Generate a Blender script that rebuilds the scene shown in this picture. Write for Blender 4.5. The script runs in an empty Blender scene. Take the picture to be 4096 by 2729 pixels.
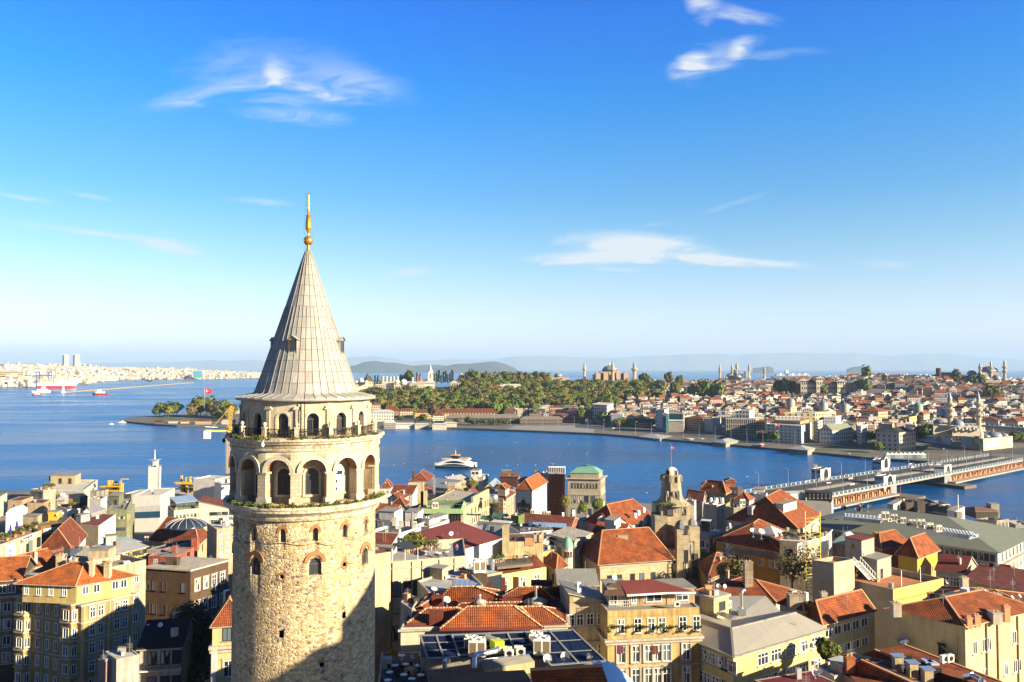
import bpy,bmesh,math,random
import numpy as np
from mathutils import Vector as V3,Matrix
S=bpy.context.scene
COL=S.collection
rad=math.radians
# ---------------------------------------------------------------- camera
F=3186.0;PITCH=1.968;EYE=85.0
cam=bpy.data.objects.new('camera',bpy.data.cameras.new('camera'));COL.objects.link(cam)
cam.data.lens=F/4096*36;cam.data.sensor_width=36;cam.data.clip_start=1;cam.data.clip_end=400000
cam.location=(0,0,EYE);cam.rotation_euler=(rad(90+PITCH),0,0);S.camera=cam
# ---------------------------------------------------------------- sun, sky, exposure
SUN_EL=19.0;SUN_AZ=118.0
sd=V3((math.sin(rad(SUN_AZ))*math.cos(rad(SUN_EL)),math.cos(rad(SUN_AZ))*math.cos(rad(SUN_EL)),math.sin(rad(SUN_EL))))
sun=bpy.data.objects.new('sun',bpy.data.lights.new('sun','SUN'));COL.objects.link(sun)
sun.data.energy=5.0;sun.data.angle=rad(0.5);sun.data.color=(1.0,0.84,0.57)
sun.rotation_euler=(-sd).to_track_quat('-Z','Y').to_euler()
S.view_settings.view_transform='Standard';S.view_settings.look='None';S.view_settings.exposure=1.75;S.view_settings.gamma=1
S.cycles.use_denoising=True
S.cycles.max_bounces=5;S.cycles.diffuse_bounces=2;S.cycles.glossy_bounces=2;S.cycles.transparent_max_bounces=6;S.cycles.volume_bounces=0
S.cycles.sample_clamp_indirect=4
S.render.use_persistent_data=False
W=bpy.data.worlds.new('World');S.world=W;W.use_nodes=True
class NT:
 """small node-tree writer"""
 def __init__(s,tree):s.t=tree;s.N=tree.nodes;s.L=tree.links
 def n(s,ty,ins=None,**kw):
  nd=s.N.new(ty)
  for k,v in kw.items():setattr(nd,k,v)
  for k,v in(ins or{}).items():s.put(nd.inputs[k],v)
  return nd
 def put(s,sock,v):
  if hasattr(v,'is_output')or isinstance(v,bpy.types.NodeSocket):s.L.new(v,sock)
  elif hasattr(v,'outputs'):s.L.new(v.outputs[0],sock)
  else:
   if isinstance(v,(tuple,list))and sock.type=='RGBA' and len(v)==3:v=(*v,1)
   sock.default_value=v
 def m(s,op,a,b=None,c=None,clamp=False):
  nd=s.N.new('ShaderNodeMath');nd.operation=op;nd.use_clamp=clamp
  for i,v in enumerate((a,b,c)):
   if v is not None:s.put(nd.inputs[i],v)
  return nd.outputs[0]
 def mix(s,f,a,b,mode='MIX'):
  nd=s.N.new('ShaderNodeMix');nd.data_type='RGBA';nd.blend_type=mode
  s.put(nd.inputs[0],f);s.put(nd.inputs[6],a);s.put(nd.inputs[7],b)
  return nd.outputs[2]
 def ramp(s,f,stops,interp='LINEAR'):
  nd=s.N.new('ShaderNodeValToRGB');nd.color_ramp.interpolation=interp
  e=nd.color_ramp.elements
  while len(e)<len(stops):e.new(0.5)
  for k,(p,c)in enumerate(stops):
   e[k].position=p;e[k].color=(*c,1)if isinstance(c,(tuple,list))else(c,c,c,1)
  s.put(nd.inputs[0],f);return nd.outputs[0]
 def noise(s,vec,scale,detail=3,rough=0.55,dist=0.0):
  nd=s.n('ShaderNodeTexNoise',{'Scale':scale,'Detail':detail,'Roughness':rough,'Distortion':dist})
  if vec is not None:s.put(nd.inputs['Vector'],vec)
  return nd.outputs[0]
 def vmul(s,vec,f):
  return s.n('ShaderNodeVectorMath',{0:vec,1:f},operation='MULTIPLY').outputs[0]
def world_sky():
 t=NT(W.node_tree);W.node_tree.nodes.clear()
 sky=t.n('ShaderNodeTexSky',sky_type='NISHITA',sun_disc=False,sun_elevation=rad(SUN_EL),sun_rotation=rad(SUN_AZ),altitude=90,air_density=1.0,dust_density=1.2,ozone_density=2.5)
 d=t.n('ShaderNodeTexCoord').outputs['Generated']
 xyz=t.n('ShaderNodeSeparateXYZ',{0:d})
 x,y,z=xyz.outputs[0],xyz.outputs[1],xyz.outputs[2]
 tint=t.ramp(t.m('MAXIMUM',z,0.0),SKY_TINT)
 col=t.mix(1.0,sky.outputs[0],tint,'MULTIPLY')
 col=t.mix(t.ramp(t.m('ADD',t.m('MULTIPLY',y,0.5),0.5),[(0.35,0),(0.58,1)]),t.mix(1.0,col,(0.5,0.5,0.58),'MULTIPLY'),col)  # dims the unseen sky behind the camera to lower the fill light
 # thin cirrus, placed by direction (azimuth tangent a, elevation tangent b)
 ys=t.m('MAXIMUM',y,0.05);a=t.m('DIVIDE',x,ys);b=t.m('DIVIDE',z,ys)
 total=None
 sv=t.n('ShaderNodeCombineXYZ',{0:t.m('ADD',t.m('MULTIPLY',a,14.0),t.m('MULTIPLY',b,-9.0)),1:t.m('MULTIPLY',b,52.0)})
 no=t.noise(sv,1.0,6,0.55,1.1);no2=t.noise(t.n('ShaderNodeCombineXYZ',{0:t.m('MULTIPLY',a,7.0),1:t.m('MULTIPLY',b,16.0),2:4.0}),1.0,3,0.5,0.5)
 wob=t.m('MULTIPLY',t.m('SUBTRACT',no,0.5),1.5);wob2=t.m('MULTIPLY',t.m('SUBTRACT',no2,0.5),1.6)
 tex=t.m('MULTIPLY',t.m('SUBTRACT',no,0.22),1.9,clamp=True)
 for(u,v,du,dv,tilt,strength)in CIRRUS:
  ca=(u-2048)/F;cb=math.tan(math.atan((1364.5-v)/F)+rad(PITCH));sa=du/F*1.25;sb=dv/F*1.4
  c,s_=math.cos(rad(tilt)),math.sin(rad(tilt))
  da=t.m('SUBTRACT',a,ca);db=t.m('SUBTRACT',b,cb)
  p=t.m('ADD',t.m('ADD',t.m('MULTIPLY',da,c/sa),t.m('MULTIPLY',db,s_/sa)),wob2)
  q=t.m('ADD',t.m('SUBTRACT',t.m('MULTIPLY',db,c/sb),t.m('MULTIPLY',da,s_/sb)),wob)
  mask=t.m('SUBTRACT',1.0,t.m('ADD',t.m('MULTIPLY',p,p),t.m('MULTIPLY',q,q)),clamp=True)
  dens=t.m('MULTIPLY',t.m('MULTIPLY',mask,mask),strength)
  total=dens if total is None else t.m('ADD',total,dens)
 total=t.m('MULTIPLY',t.m('MULTIPLY',total,tex,clamp=True),t.m('GREATER_THAN',y,0.1))
 total=t.m('MINIMUM',total,0.95)
 col=t.mix(total,col,CLOUD_COL)
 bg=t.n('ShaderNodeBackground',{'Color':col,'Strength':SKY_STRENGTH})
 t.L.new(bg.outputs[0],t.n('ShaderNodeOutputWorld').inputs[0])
SKY_STRENGTH=0.0465
CLOUD_COL=(5.3,5.7,6.0)
SKY_TINT=[(0.0,(1.95,1.9,2.55)),(0.023,(1.9,1.85,2.45)),(0.086,(1.42,1.42,1.6)),(0.145,(0.936,1.248,1.389)),(0.208,(0.503,1.1,1.428)),(0.322,(0.096,0.967,1.716)),(0.42,(0.023,0.757,1.95)),(0.55,(0.02,0.3,0.85)),(1.0,(0.03,0.14,0.42))]  # tint by height; the top stops, above the view, dimmed to cut fill
CIRRUS=[(1160,300,420,130,-8,0.4),(1090,275,65,45,-35,.8),(1075,310,30,40,70,.8),(1190,352,170,24,-14,1.2),(800,375,290,40,14,0.55),(1200,465,240,34,-4,0.6),(1390,320,230,70,-12,0.4),(2830,15,70,60,-50,1.2),(3000,60,160,32,-10,0.9),(2770,265,100,60,35,1.9),(2880,230,180,55,22,0.7),(2975,185,60,40,50,1.0),(3150,215,190,22,4,0.4),(2560,985,380,48,-3,2.2),(2420,1030,360,26,1,1.8),(2820,1040,470,20,-3,2.2),(2740,1000,280,30,-12,1.0),(2960,808,170,11,17,0.35),(2620,900,90,8,8,0.3),(680,990,200,26,-12,1.3),(400,935,480,14,-7,0.8),(80,790,140,12,-8,0.6),(350,785,110,12,-10,0.5),(1040,805,160,16,-5,0.5),(1610,1090,130,16,6,0.9),(1740,1258,200,14,0,0.8),(3560,1055,140,16,0,0.5),(2470,1078,130,9,-3,0.7)]
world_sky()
SHP=[(-16,74),(-9,78.5),(-5.2,81),(-2.6,81),(-2.59,82.8),(2,86),(6,88.5),(16,80)]
# ---------------------------------------------------------------- pixel of the 4096x2729 photograph -> a point of the place
_cp,_sp=math.cos(rad(PITCH)),math.sin(rad(PITCH))
def ray(u,v):
 xr=(u-2048)/F;yu=(1364.5-v)/F
 d=V3((xr,_cp-yu*_sp,_sp+yu*_cp));return d/d.y
def P(u,v,z=0.0):
 d=ray(u,v);t=(z-EYE)/d.z;return V3((d.x*t,t,z))
def PD(u,v,dist):
 d=ray(u,v);return V3((d.x*dist,dist,EYE+d.z*dist))
def pix(p):
 x,y,z=p[0],p[1],p[2]-EYE
 fy=y*_cp+z*_sp;uz=z*_cp-y*_sp
 return(2048+F*x/fy,1364.5-F*uz/fy)
CROP=dict(A=(1480,1780,2.354),B=(1480,2200,2.354),C=(2400,1780,2.6156),D=(2400,2200,2.6156),E=(3100,1780,2.3635),F=(3100,2200,2.3635),G=(0,1880,2.478),H=(0,2200,2.478),I=(0,1380,2.14),J=(1400,1400,2.354),K=(2300,1400,2.354),L=(3200,1400,2.627),V=(0,0,0.57446))
def px(c,x,y):
 a=CROP[c];return(a[0]+x/a[2],a[1]+y/a[2])
def PQ(c,x,y,d):return PD(*px(c,x,y),d)
def PZ(c,x,y,z):return P(*px(c,x,y),z)
def zv(z):return V3((0,0,z))
class Rec(dict):__getattr__=dict.get
# ---------------------------------------------------------------- objects
R=random.Random(11)
def T(o,label,cat,group=None,kind=None):
 o['label']=label;o['category']=cat
 if group:o['group']=group
 if kind:o['kind']=kind
 return o
def struct(o,kind='structure'):
 o['kind']=kind;return o
def root(name,loc,label=None,cat=None,group=None):
 o=bpy.data.objects.new(name,None);COL.objects.link(o);o.location=loc;o.empty_display_size=.5
 if label:T(o,label,cat,group)
 return o
def wl(o):
 v=zv(0)
 while o is not None:v+=V3(o.location);o=o.parent
 return v
def ob(name,me,parent=None,loc=None,rz=.0,sc=None):
 """link a mesh (shared or not); loc is in world space"""
 o=bpy.data.objects.new(name,me);COL.objects.link(o)
 if parent is not None:o.parent=parent
 if loc is not None:o.location=V3(loc)-(wl(parent)if parent is not None else zv(0))
 if rz:o.rotation_euler=(0,0,rz)
 if sc is not None:o.scale=sc if not isinstance(sc,(int,float))else(sc,sc,sc)
 return o
def copy_tree(o,loc=None,rz=None,sc=None,parent=None):
 c=o.copy();COL.objects.link(c)
 if parent is not None:c.parent=parent
 if loc is not None:c.location=loc
 if rz is not None:c.rotation_euler=(0,0,rz)
 if sc is not None:c.scale=sc if not isinstance(sc,(int,float))else(sc,sc,sc)
 for ch in o.children:copy_tree(ch,parent=c)
 return c
class MB:
 def __init__(s):s.v=[];s.f=[];s.fm=[];s.fu=[];s.sm=[];s.mats=[]
 def mi(s,m):
  if m not in s.mats:s.mats.append(m)
  return s.mats.index(m)
 def face(s,pts,m,uv=None,smooth=False):
  i=len(s.v);s.v.extend([tuple(p)for p in pts]);s.f.append(tuple(range(i,i+len(pts))));s.fm.append(s.mi(m));s.fu.append(uv);s.sm.append(smooth)
 def grid(s,rows,m,closed=False,us=None,smooth=True,flip=False):
  """rows: list of equal-length point lists; shares vertices"""
  n=len(rows[0]);i0=len(s.v)
  for r in rows:s.v.extend([tuple(p)for p in r])
  k=s.mi(m)
  for j in range(len(rows)-1):
   for i in range(n if closed else n-1):
    a,b=i0+j*n+i,i0+j*n+(i+1)%n;c,d=b+n,a+n
    q=(a,b,c,d)
    uv=None
    if us:
     i2=i+1
     uv=[us(j,i),us(j,i2),us(j+1,i2),us(j+1,i)]
    if flip:q=q[::-1];uv=uv[::-1]if uv else None
    s.f.append(q);s.fm.append(k);s.fu.append(uv);s.sm.append(smooth)
 def lth(s,c,prof,n,m,a0=.0,smooth=True,caps=True,uvr=None):
  rows=[[(c[0]+r*math.cos(a0+2*math.pi*i/n),c[1]+r*math.sin(a0+2*math.pi*i/n),c[2]+z)for i in range(n)]for r,z in prof]
  L=[.0]
  for(r0,z0),(r1,z1)in zip(prof,prof[1:]):L.append(L[-1]+math.hypot(r1-r0,z1-z0))
  rm=uvr or max(r for r,z in prof)
  s.grid(rows,m,True,(lambda j,i:(i/n*2*math.pi*rm,L[j])),smooth)
  if caps:
   if prof[-1][0]>1e-3:s.face(rows[-1],m)
   if prof[0][0]>1e-3:s.face(rows[0][::-1],m)
 def box(s,c,sz,m,rz=.0,top=None):
  """centre of the base, size"""
  x,y,z=sz[0]/2,sz[1]/2,sz[2];cs,sn=math.cos(rz),math.sin(rz)
  b=[(c[0]+i*cs-j*sn,c[1]+i*sn+j*cs)for i,j in((-x,-y),(x,-y),(x,y),(-x,y))]
  s.prism(b,c[2],c[2]+z,m,top)
 def prism(s,poly,z0,z1,m,top=None,bottom=True):
  n=len(poly)
  if sum(poly[i][0]*poly[(i+1)%n][1]-poly[(i+1)%n][0]*poly[i][1]for i in range(n))<0:poly=poly[::-1]
  for i in range(n):
   a,b=poly[i],poly[(i+1)%n]
   s.face([(a[0],a[1],z0),(b[0],b[1],z0),(b[0],b[1],z1),(a[0],a[1],z1)],m)
  s.face([(p[0],p[1],z1)for p in poly],top or m)
  if bottom:s.face([(p[0],p[1],z0)for p in poly[::-1]],m)
 def tube(s,p,q,r,m,n=6,r2=None):
  p,q=V3(p),V3(q);d=(q-p)
  if d.length<1e-6:return
  d.normalize();a=d.orthogonal().normalized();b=d.cross(a);r2=r if r2 is None else r2
  rows=[[c+(a*math.cos(2*math.pi*i/n)+b*math.sin(2*math.pi*i/n))*rr for i in range(n)]for c,rr in((p,r),(q,r2))]
  s.grid(rows,m,True,None,True)
  s.face(rows[1],m);s.face(rows[0][::-1],m)
 def path(s,pts,r,m,n=5):
  for a,b in zip(pts,pts[1:]):s.tube(a,b,r,m,n)
 def bar(s,p,q,w,h,m):
  """rectangular bar along p-q, top at the line"""
  p,q=V3(p),V3(q);d=(q-p);t=V3((-d.y,d.x,0));t=t.normalized()*w/2 if t.length>1e-6 else V3((w/2,0,0));u=zv(-h)
  A=[p-t,p+t,p+t+u,p-t+u];B=[q-t,q+t,q+t+u,q-t+u]
  for i in range(4):
   j=(i+1)%4;s.face([A[i],B[i],B[j],A[j]],m)
  s.face(A,m);s.face(B[::-1],m)
 def build(s,name,parent=None,loc=None):
  """verts are in world space; loc (world) becomes the origin"""
  o=bpy.data.objects.new(name,None)if False else None
  base=wl(parent)if parent is not None else V3(loc or(0,0,0))
  if loc is not None:base=V3(loc)
  me=s.mesh(name,base)
  o=bpy.data.objects.new(name,me);COL.objects.link(o)
  if parent is not None:
   o.parent=parent;o.location=base-wl(parent)
  else:o.location=base
  return o
 def mesh(s,name,base=(0,0,0)):
  me=bpy.data.meshes.new(name)
  V=np.array(s.v,dtype=float)-np.array(base)[None,:]
  me.from_pydata(V.tolist(),[],s.f)
  for m in s.mats:me.materials.append(m)
  me.polygons.foreach_set('material_index',s.fm)
  me.polygons.foreach_set('use_smooth',s.sm)
  uvl=me.uv_layers.new(name='UVMap')
  out=np.zeros((len(me.loops),2));k=0
  for f,uv in zip(s.f,s.fu):
   n=len(f)
   if uv is not None:out[k:k+n]=uv
   else:
    p=V[list(f)];nn=np.zeros(3)
    for i in range(n):nn+=np.cross(p[i],p[(i+1)%n])
    ln=np.linalg.norm(nn);nn=nn/ln if ln>1e-12 else np.array([0,0,1.0])
    t=np.array([-nn[1],nn[0],.0]);tl=np.linalg.norm(t)
    t=t/tl if tl>1e-3 else np.array([1.0,0,0])
    b=np.cross(nn,t);out[k:k+n,0]=p@t;out[k:k+n,1]=p@b
   k+=n
  uvl.data.foreach_set('uv',out.ravel())
  me.update();return me
  # ---------------------------------------------------------------- materials
def newmat(name):
 m=bpy.data.materials.new(name);m.use_nodes=True;m.node_tree.nodes.clear()
 t=NT(m.node_tree);b=t.n('ShaderNodeBsdfPrincipled');o=t.n('ShaderNodeOutputMaterial');t.L.new(b.outputs[0],o.inputs[0])
 b.inputs['Roughness'].default_value=.85;b.inputs['Specular IOR Level'].default_value=.3
 return m,t,b
def uvof(t):return t.n('ShaderNodeTexCoord').outputs['UV']
def bump(t,b,h,strength=.5,dist=.1):
 nd=t.n('ShaderNodeBump',{'Height':h,'Strength':strength,'Distance':dist});t.L.new(nd.outputs[0],b.inputs['Normal'])
_cache={}
def memo(fn):
 def g(*a):
  k=(fn.__name__,a)
  if k not in _cache:_cache[k]=fn(*a)
  return _cache[k]
 return g
def dk(c,f):return tuple(x*f for x in c)
@memo
def plain(c,rough=.7,metal=.0):
 m,t,b=newmat('paint');b.inputs['Base Color'].default_value=(*c,1);b.inputs['Roughness'].default_value=rough;b.inputs['Metallic'].default_value=metal
 return m
@memo
def pla(c,dirt=.3):
 c=dk(c,.8)
 """painted render: mottled, with rain streaks and a few bare patches"""
 m,t,b=newmat('plaster');uv=uvof(t)
 rnd=t.n('ShaderNodeObjectInfo').outputs['Random']
 off=t.n('ShaderNodeVectorMath',{0:uv,1:t.n('ShaderNodeCombineXYZ',{0:t.m('MULTIPLY',rnd,71.0),1:t.m('MULTIPLY',rnd,37.0)})},operation='ADD').outputs[0]
 n1=t.noise(off,.35,5,.6);n2=t.noise(t.vmul(off,(1.6,.13,1)),1.0,4,.65);n3=t.noise(off,3.0,4,.7)
 lum=sum(c)/3;c=tuple(max(.01,lum+(x-lum)*1.06)for x in c)
 f=t.m('MULTIPLY',t.ramp(t.m('ADD',t.m('MULTIPLY',n2,.7),t.m('MULTIPLY',n1,.5)),[(.5,0),(.7,1)]),min(1,dirt*2.2))
 col=t.mix(f,c,tuple(x*y for x,y in zip(c,(.5,.45,.38))))
 col=t.mix(t.m('MULTIPLY',t.ramp(n3,[(.35,1),(.6,0)]),.25+dirt*.5),col,dk(c,.65))
 col=t.mix(t.m('MULTIPLY',t.ramp(t.noise(off,.9,4,.7),[(.6,0),(.66,1)]),dirt*1.1),col,(c[0]*.62,c[1]*.6,c[2]*.6))
 fl=t.m('LESS_THAN',t.m('FRACT',t.m('DIVIDE',t.n('ShaderNodeSeparateXYZ',{0:off}).outputs[1],3.35)),.035);col=t.mix(t.m('MULTIPLY',fl,min(.5,dirt)),col,dk(c,.45))
 t.put(b.inputs['Base Color'],col);bump(t,b,n3,.25,.02)
 return m
@memo
def tiles(c,course=.42,ridge=.3):
 """clay roof tiles: courses up the slope, rolls along it, each tile its own tone"""
 m,t,b=newmat('roof_tiles');uv=uvof(t);s=t.n('ShaderNodeSeparateXYZ',{0:uv})
 fv=t.m('FRACT',t.m('DIVIDE',s.outputs[1],course));fu=t.m('FRACT',t.m('DIVIDE',s.outputs[0],ridge))
 h=t.m('ADD',t.m('MULTIPLY',t.m('SUBTRACT',1.0,fv),.7),t.m('MULTIPLY',t.m('SINE',t.m('MULTIPLY',fu,math.pi)),.6))
 cell=t.n('ShaderNodeTexWhiteNoise',{'Vector':t.n('ShaderNodeVectorMath',{0:t.n('ShaderNodeVectorMath',{0:uv,1:(ridge,course,1)},operation='DIVIDE').outputs[0]},operation='FLOOR').outputs[0]},noise_dimensions='3D').outputs[0]
 n1=t.noise(uv,.45,4,.6)
 col=t.mix(t.m('MULTIPLY',cell,.55),c,(c[0]*.5,c[1]*.42,c[2]*.42))
 col=t.mix(t.m('MULTIPLY',t.ramp(n1,[(.4,0),(.62,1)]),.85),col,(c[0]*.36,c[1]*.42,c[2]*.7))
 col=t.mix(t.m('MULTIPLY',t.ramp(t.noise(uv,2.2,3),[(.58,0),(.72,1)]),.35),col,(c[0]*1.15,c[1]*1.7,c[2]*2.4))
 edge=t.m('LESS_THAN',fv,.2);gap=t.m('LESS_THAN',fu,.18)
 col=t.mix(t.m('MULTIPLY',t.m('MAXIMUM',edge,t.m('MULTIPLY',gap,.7)),.6),col,dk(c,.22))
 t.put(b.inputs['Base Color'],col);bump(t,b,h,.9,.09)
 return m
@memo
def met(c,seam=.5,rough=.45,stain=.4):
 m,t,b=newmat('sheet_roof');uv=uvof(t);s=t.n('ShaderNodeSeparateXYZ',{0:uv})
 fu=t.m('FRACT',t.m('DIVIDE',s.outputs[0],seam));seamf=t.m('LESS_THAN',fu,.16)
 n1=t.noise(uv,.3,5,.6);n2=t.noise(t.vmul(uv,(2.0,.15,1)),1.0,4,.6)
 col=t.mix(t.m('MULTIPLY',t.ramp(t.m('ADD',t.m('MULTIPLY',n1,.5),t.m('MULTIPLY',n2,.5)),[(.42,0),(.66,1)]),stain),c,dk(c,.5))
 col=t.mix(t.m('MULTIPLY',seamf,.45),col,dk(c,.35))
 t.put(b.inputs['Base Color'],col);b.inputs['Roughness'].default_value=rough;b.inputs['Metallic'].default_value=.15
 bump(t,b,seamf,.8,.06);return m
@memo
def felt(c,patch=.5):
 """flat roof covering: stained, patched sheets"""
 m,t,b=newmat('roof_felt');uv=uvof(t)
 n1=t.noise(uv,.22,5,.65,.6);n2=t.noise(uv,1.7,4,.7)
 vo=t.n('ShaderNodeTexVoronoi',{'Vector':t.vmul(uv,(.25,.4,1)),'Scale':1.0},distance='CHEBYCHEV').outputs['Color']
 col=t.mix(t.m('MULTIPLY',t.ramp(n1,[(.4,0),(.68,1)]),patch),c,dk(c,.45))
 col=t.mix(t.m('MULTIPLY',t.n('ShaderNodeSeparateXYZ',{0:vo}).outputs[0],.3*patch),col,tuple(min(1,x*1.5+.02)for x in c))
 col=t.mix(t.m('MULTIPLY',t.ramp(n2,[(.4,1),(.6,0)]),.4*patch),col,dk(c,.6))
 t.put(b.inputs['Base Color'],col);bump(t,b,n2,.3,.03);return m
@memo
def glass(c=(.015,.02,.028),rough=.06):
 m,t,b=newmat('window_glass');rnd=t.n('ShaderNodeObjectInfo').outputs['Random']
 col=t.mix(rnd,c,tuple(x*2.6 for x in c));t.put(b.inputs['Base Color'],col)
 b.inputs['Roughness'].default_value=rough;b.inputs['Specular IOR Level'].default_value=.6;return m
@memo
def curtain(c=(.42,.4,.36)):
 m,t,b=newmat('curtained_glass');uv=uvof(t);s=t.n('ShaderNodeSeparateXYZ',{0:uv})
 f=t.ramp(t.noise(t.vmul(uv,(9,.5,1)),1.0,2),[(.35,0),(.6,1)])
 g=t.ramp(t.noise(t.vmul(uv,(1.2,.3,1)),1.0,1),[(.44,0),(.5,1)])
 col=t.mix(f,c,dk(c,.55));col=t.mix(g,(.03,.035,.04),col)
 t.put(b.inputs['Base Color'],col);b.inputs['Roughness'].default_value=.15;return m
@memo
def sto(c,dirt=.4,bw=.9,bh=.42):
 c=dk(c,.86)
 """ashlar: coursed blocks with thin joints, stains"""
 m,t,b=newmat('ashlar');uv=uvof(t)
 br=t.n('ShaderNodeTexBrick',{'Vector':uv,'Color1':(*c,1),'Color2':(c[0]*.82,c[1]*.78,c[2]*.7,1),'Mortar':(c[0]*.5,c[1]*.46,c[2]*.4,1),'Scale':1.0,'Mortar Size':.018,'Brick Width':bw,'Row Height':bh,'Bias':-.1})
 n1=t.noise(uv,.5,5,.65);n2=t.noise(t.vmul(uv,(1.2,.2,1)),1.0,5,.65);n3=t.noise(uv,5.0,3,.7)
 col=t.mix(t.m('MULTIPLY',t.ramp(t.m('ADD',t.m('MULTIPLY',n1,.5),t.m('MULTIPLY',n2,.5)),[(.45,0),(.62,1)]),dirt),br.outputs[0],(c[0]*.42,c[1]*.36,c[2]*.27))
 col=t.mix(t.m('MULTIPLY',t.ramp(n3,[(.55,0),(.68,1)]),dirt*.6),col,(c[0]*.55,c[1]*.5,c[2]*.42))
 t.put(b.inputs['Base Color'],col);bump(t,b,t.m('ADD',br.outputs[1],t.m('MULTIPLY',n3,-.8)),-.35,.05);return m
@memo
def fac(c,wx=2.6,wz=3.1,glassf=.5,glassh=.5,gc=(.03,.035,.045)):
 """a distant house wall: rows of window openings as a pattern of the wall itself"""
 m,t,b=newmat('distant_facade');uv=uvof(t);s=t.n('ShaderNodeSeparateXYZ',{0:uv});rnd=t.n('ShaderNodeObjectInfo').outputs['Random']
 fu=t.m('FRACT',t.m('ADD',t.m('DIVIDE',s.outputs[0],wx),rnd));fv=t.m('FRACT',t.m('DIVIDE',s.outputs[1],wz))
 k=t.m('MULTIPLY',t.m('LESS_THAN',t.m('ABSOLUTE',t.m('SUBTRACT',fu,.5)),glassf/2),t.m('LESS_THAN',t.m('ABSOLUTE',t.m('SUBTRACT',fv,.55)),glassh/2))
 nrm=t.n('ShaderNodeSeparateXYZ',{0:t.n('ShaderNodeNewGeometry').outputs['True Normal']}).outputs[2]
 k=t.m('MULTIPLY',k,t.m('LESS_THAN',t.m('ABSOLUTE',nrm),.5))
 n1=t.noise(uv,.25,4,.6)
 hs=t.n('ShaderNodeHueSaturation',{'Hue':t.m('ADD',.485,t.m('MULTIPLY',rnd,.03)),'Value':t.m('ADD',.72,t.m('MULTIPLY',rnd,.5)),'Saturation':t.m('ADD',.75,t.m('MULTIPLY',t.m('FRACT',t.m('MULTIPLY',rnd,17.3)),.5)),'Color':(*c,1)}).outputs[0]
 col=t.mix(t.m('MULTIPLY',t.ramp(n1,[(.4,0),(.7,1)]),.5),hs,dk(c,.55))
 col=t.mix(k,col,gc);t.put(b.inputs['Base Color'],col)
 t.put(b.inputs['Roughness'],t.m('SUBTRACT',.85,t.m('MULTIPLY',k,.6)));return m
@memo
def leaves(c,var=.5):
 m,t,b=newmat('leaves');rnd=t.n('ShaderNodeObjectInfo').outputs['Random']
 tc=t.n('ShaderNodeTexCoord').outputs['Object']
 n1=t.noise(tc,.9,3,.6);n2=t.n('ShaderNodeTexWhiteNoise',{'Vector':t.n('ShaderNodeVectorMath',{0:t.vmul(tc,(1.3,1.3,1.3))},operation='FLOOR').outputs[0]}).outputs[0]
 f=t.m('ADD',t.m('MULTIPLY',n1,.6),t.m('MULTIPLY',n2,.4))
 col=t.mix(f,dk(c,1-var*.75),(min(1,c[0]*(1+var*1.1)),min(1,c[1]*(1+var*.8)),c[2]*(1+var*.2)))
 hs=t.n('ShaderNodeHueSaturation',{'Hue':t.m('ADD',.48,t.m('MULTIPLY',rnd,.04)),'Value':t.m('ADD',.75,t.m('MULTIPLY',rnd,.5)),'Color':col}).outputs[0]
 t.put(b.inputs['Base Color'],hs);b.inputs['Roughness'].default_value=.7
 b.inputs['Transmission Weight'].default_value=.0
 return m
@memo
def bark(c=(.12,.085,.055)):
 m,t,b=newmat('bark');tc=t.n('ShaderNodeTexCoord').outputs['Object']
 n=t.noise(t.vmul(tc,(4,4,.8)),1.0,4);t.put(b.inputs['Base Color'],t.mix(n,dk(c,.5),dk(c,1.4)));bump(t,b,n,.5,.05);return m
WHITE=plain((.78,.77,.74),.5);IRON=plain((.02,.02,.022),.5,.3);STEEL=plain((.45,.46,.47),.35,.6)
GALV=plain((.55,.57,.6),.3,.8);REDP=plain((.5,.03,.03),.6);DARK=plain((.012,.012,.013),.9)
TERRA=(.35,.092,.026);BRICKRED=(.24,.055,.03)
# ---------------------------------------------------------------- ground, water, far land
def ltb(tab,x):
 if x<=tab[0][0]:return tab[0][1:]
 for a,b in zip(tab,tab[1:]):
  if x<=b[0]:
   f=(x-a[0])/(b[0]-a[0]);return tuple(p+(q-p)*f for p,q in zip(a[1:],b[1:]))
 return tab[-1][1:]
def sstep(a,b,x):
 t=min(1,max(0,(x-a)/(b-a)));return t*t*(3-2*t)
NEAR_SHORE=[(-900,560),(-330,545),(-200,528),(-60,512),(60,500),(120,480),(175,472),(200,440),(250,418),(330,400),(900,380)]
def nz(x,y):
 """height of the near hillside"""
 z=ltb([(-200,42),(60,36),(100,30),(150,21),(200,16),(260,11),(340,6),(420,3),(470,2.2),(600,2.0)],y)[0]
 return z
FAR=[(-.487,1262,1290,1300,3,1325),(-.45,1192,1300,1380,3,1400),(-.42,1164,1300,1400,3,1450),(-.34,1160,1300,1450,5,1560),(-.22,1152,1330,1720,30,2000),(-.165,1157,1350,1740,40,2150),(-.05,1105,1330,1740,43,2300),(.03,1060,1240,1800,42,2400),(.11,1018,1170,1900,40,2500),(.2,930,1060,1950,40,2600),(.3,850,980,2000,41,2700),(.45,742,900,1850,58,2700),(.52,715,880,1800,55,2700),(.57,708,870,1780,45,2700),(.66,698,860,1750,50,2700),(.95,690,850,1700,60,2700)]
def fz(x,y):
 """height of the far peninsula"""
 s=x/y;sh,fl,rd,rz_,bk=ltb(FAR,s)
 if y<=fl:return 2.2
 if y<=rd:
  t=(y-fl)/(rd-fl);return 2.2+(rz_-2.2)*(.55*sstep(0,1,t)+.45*t)
 return max(2.0,rz_+(2-rz_)*sstep(rd+120,bk,y))
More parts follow.
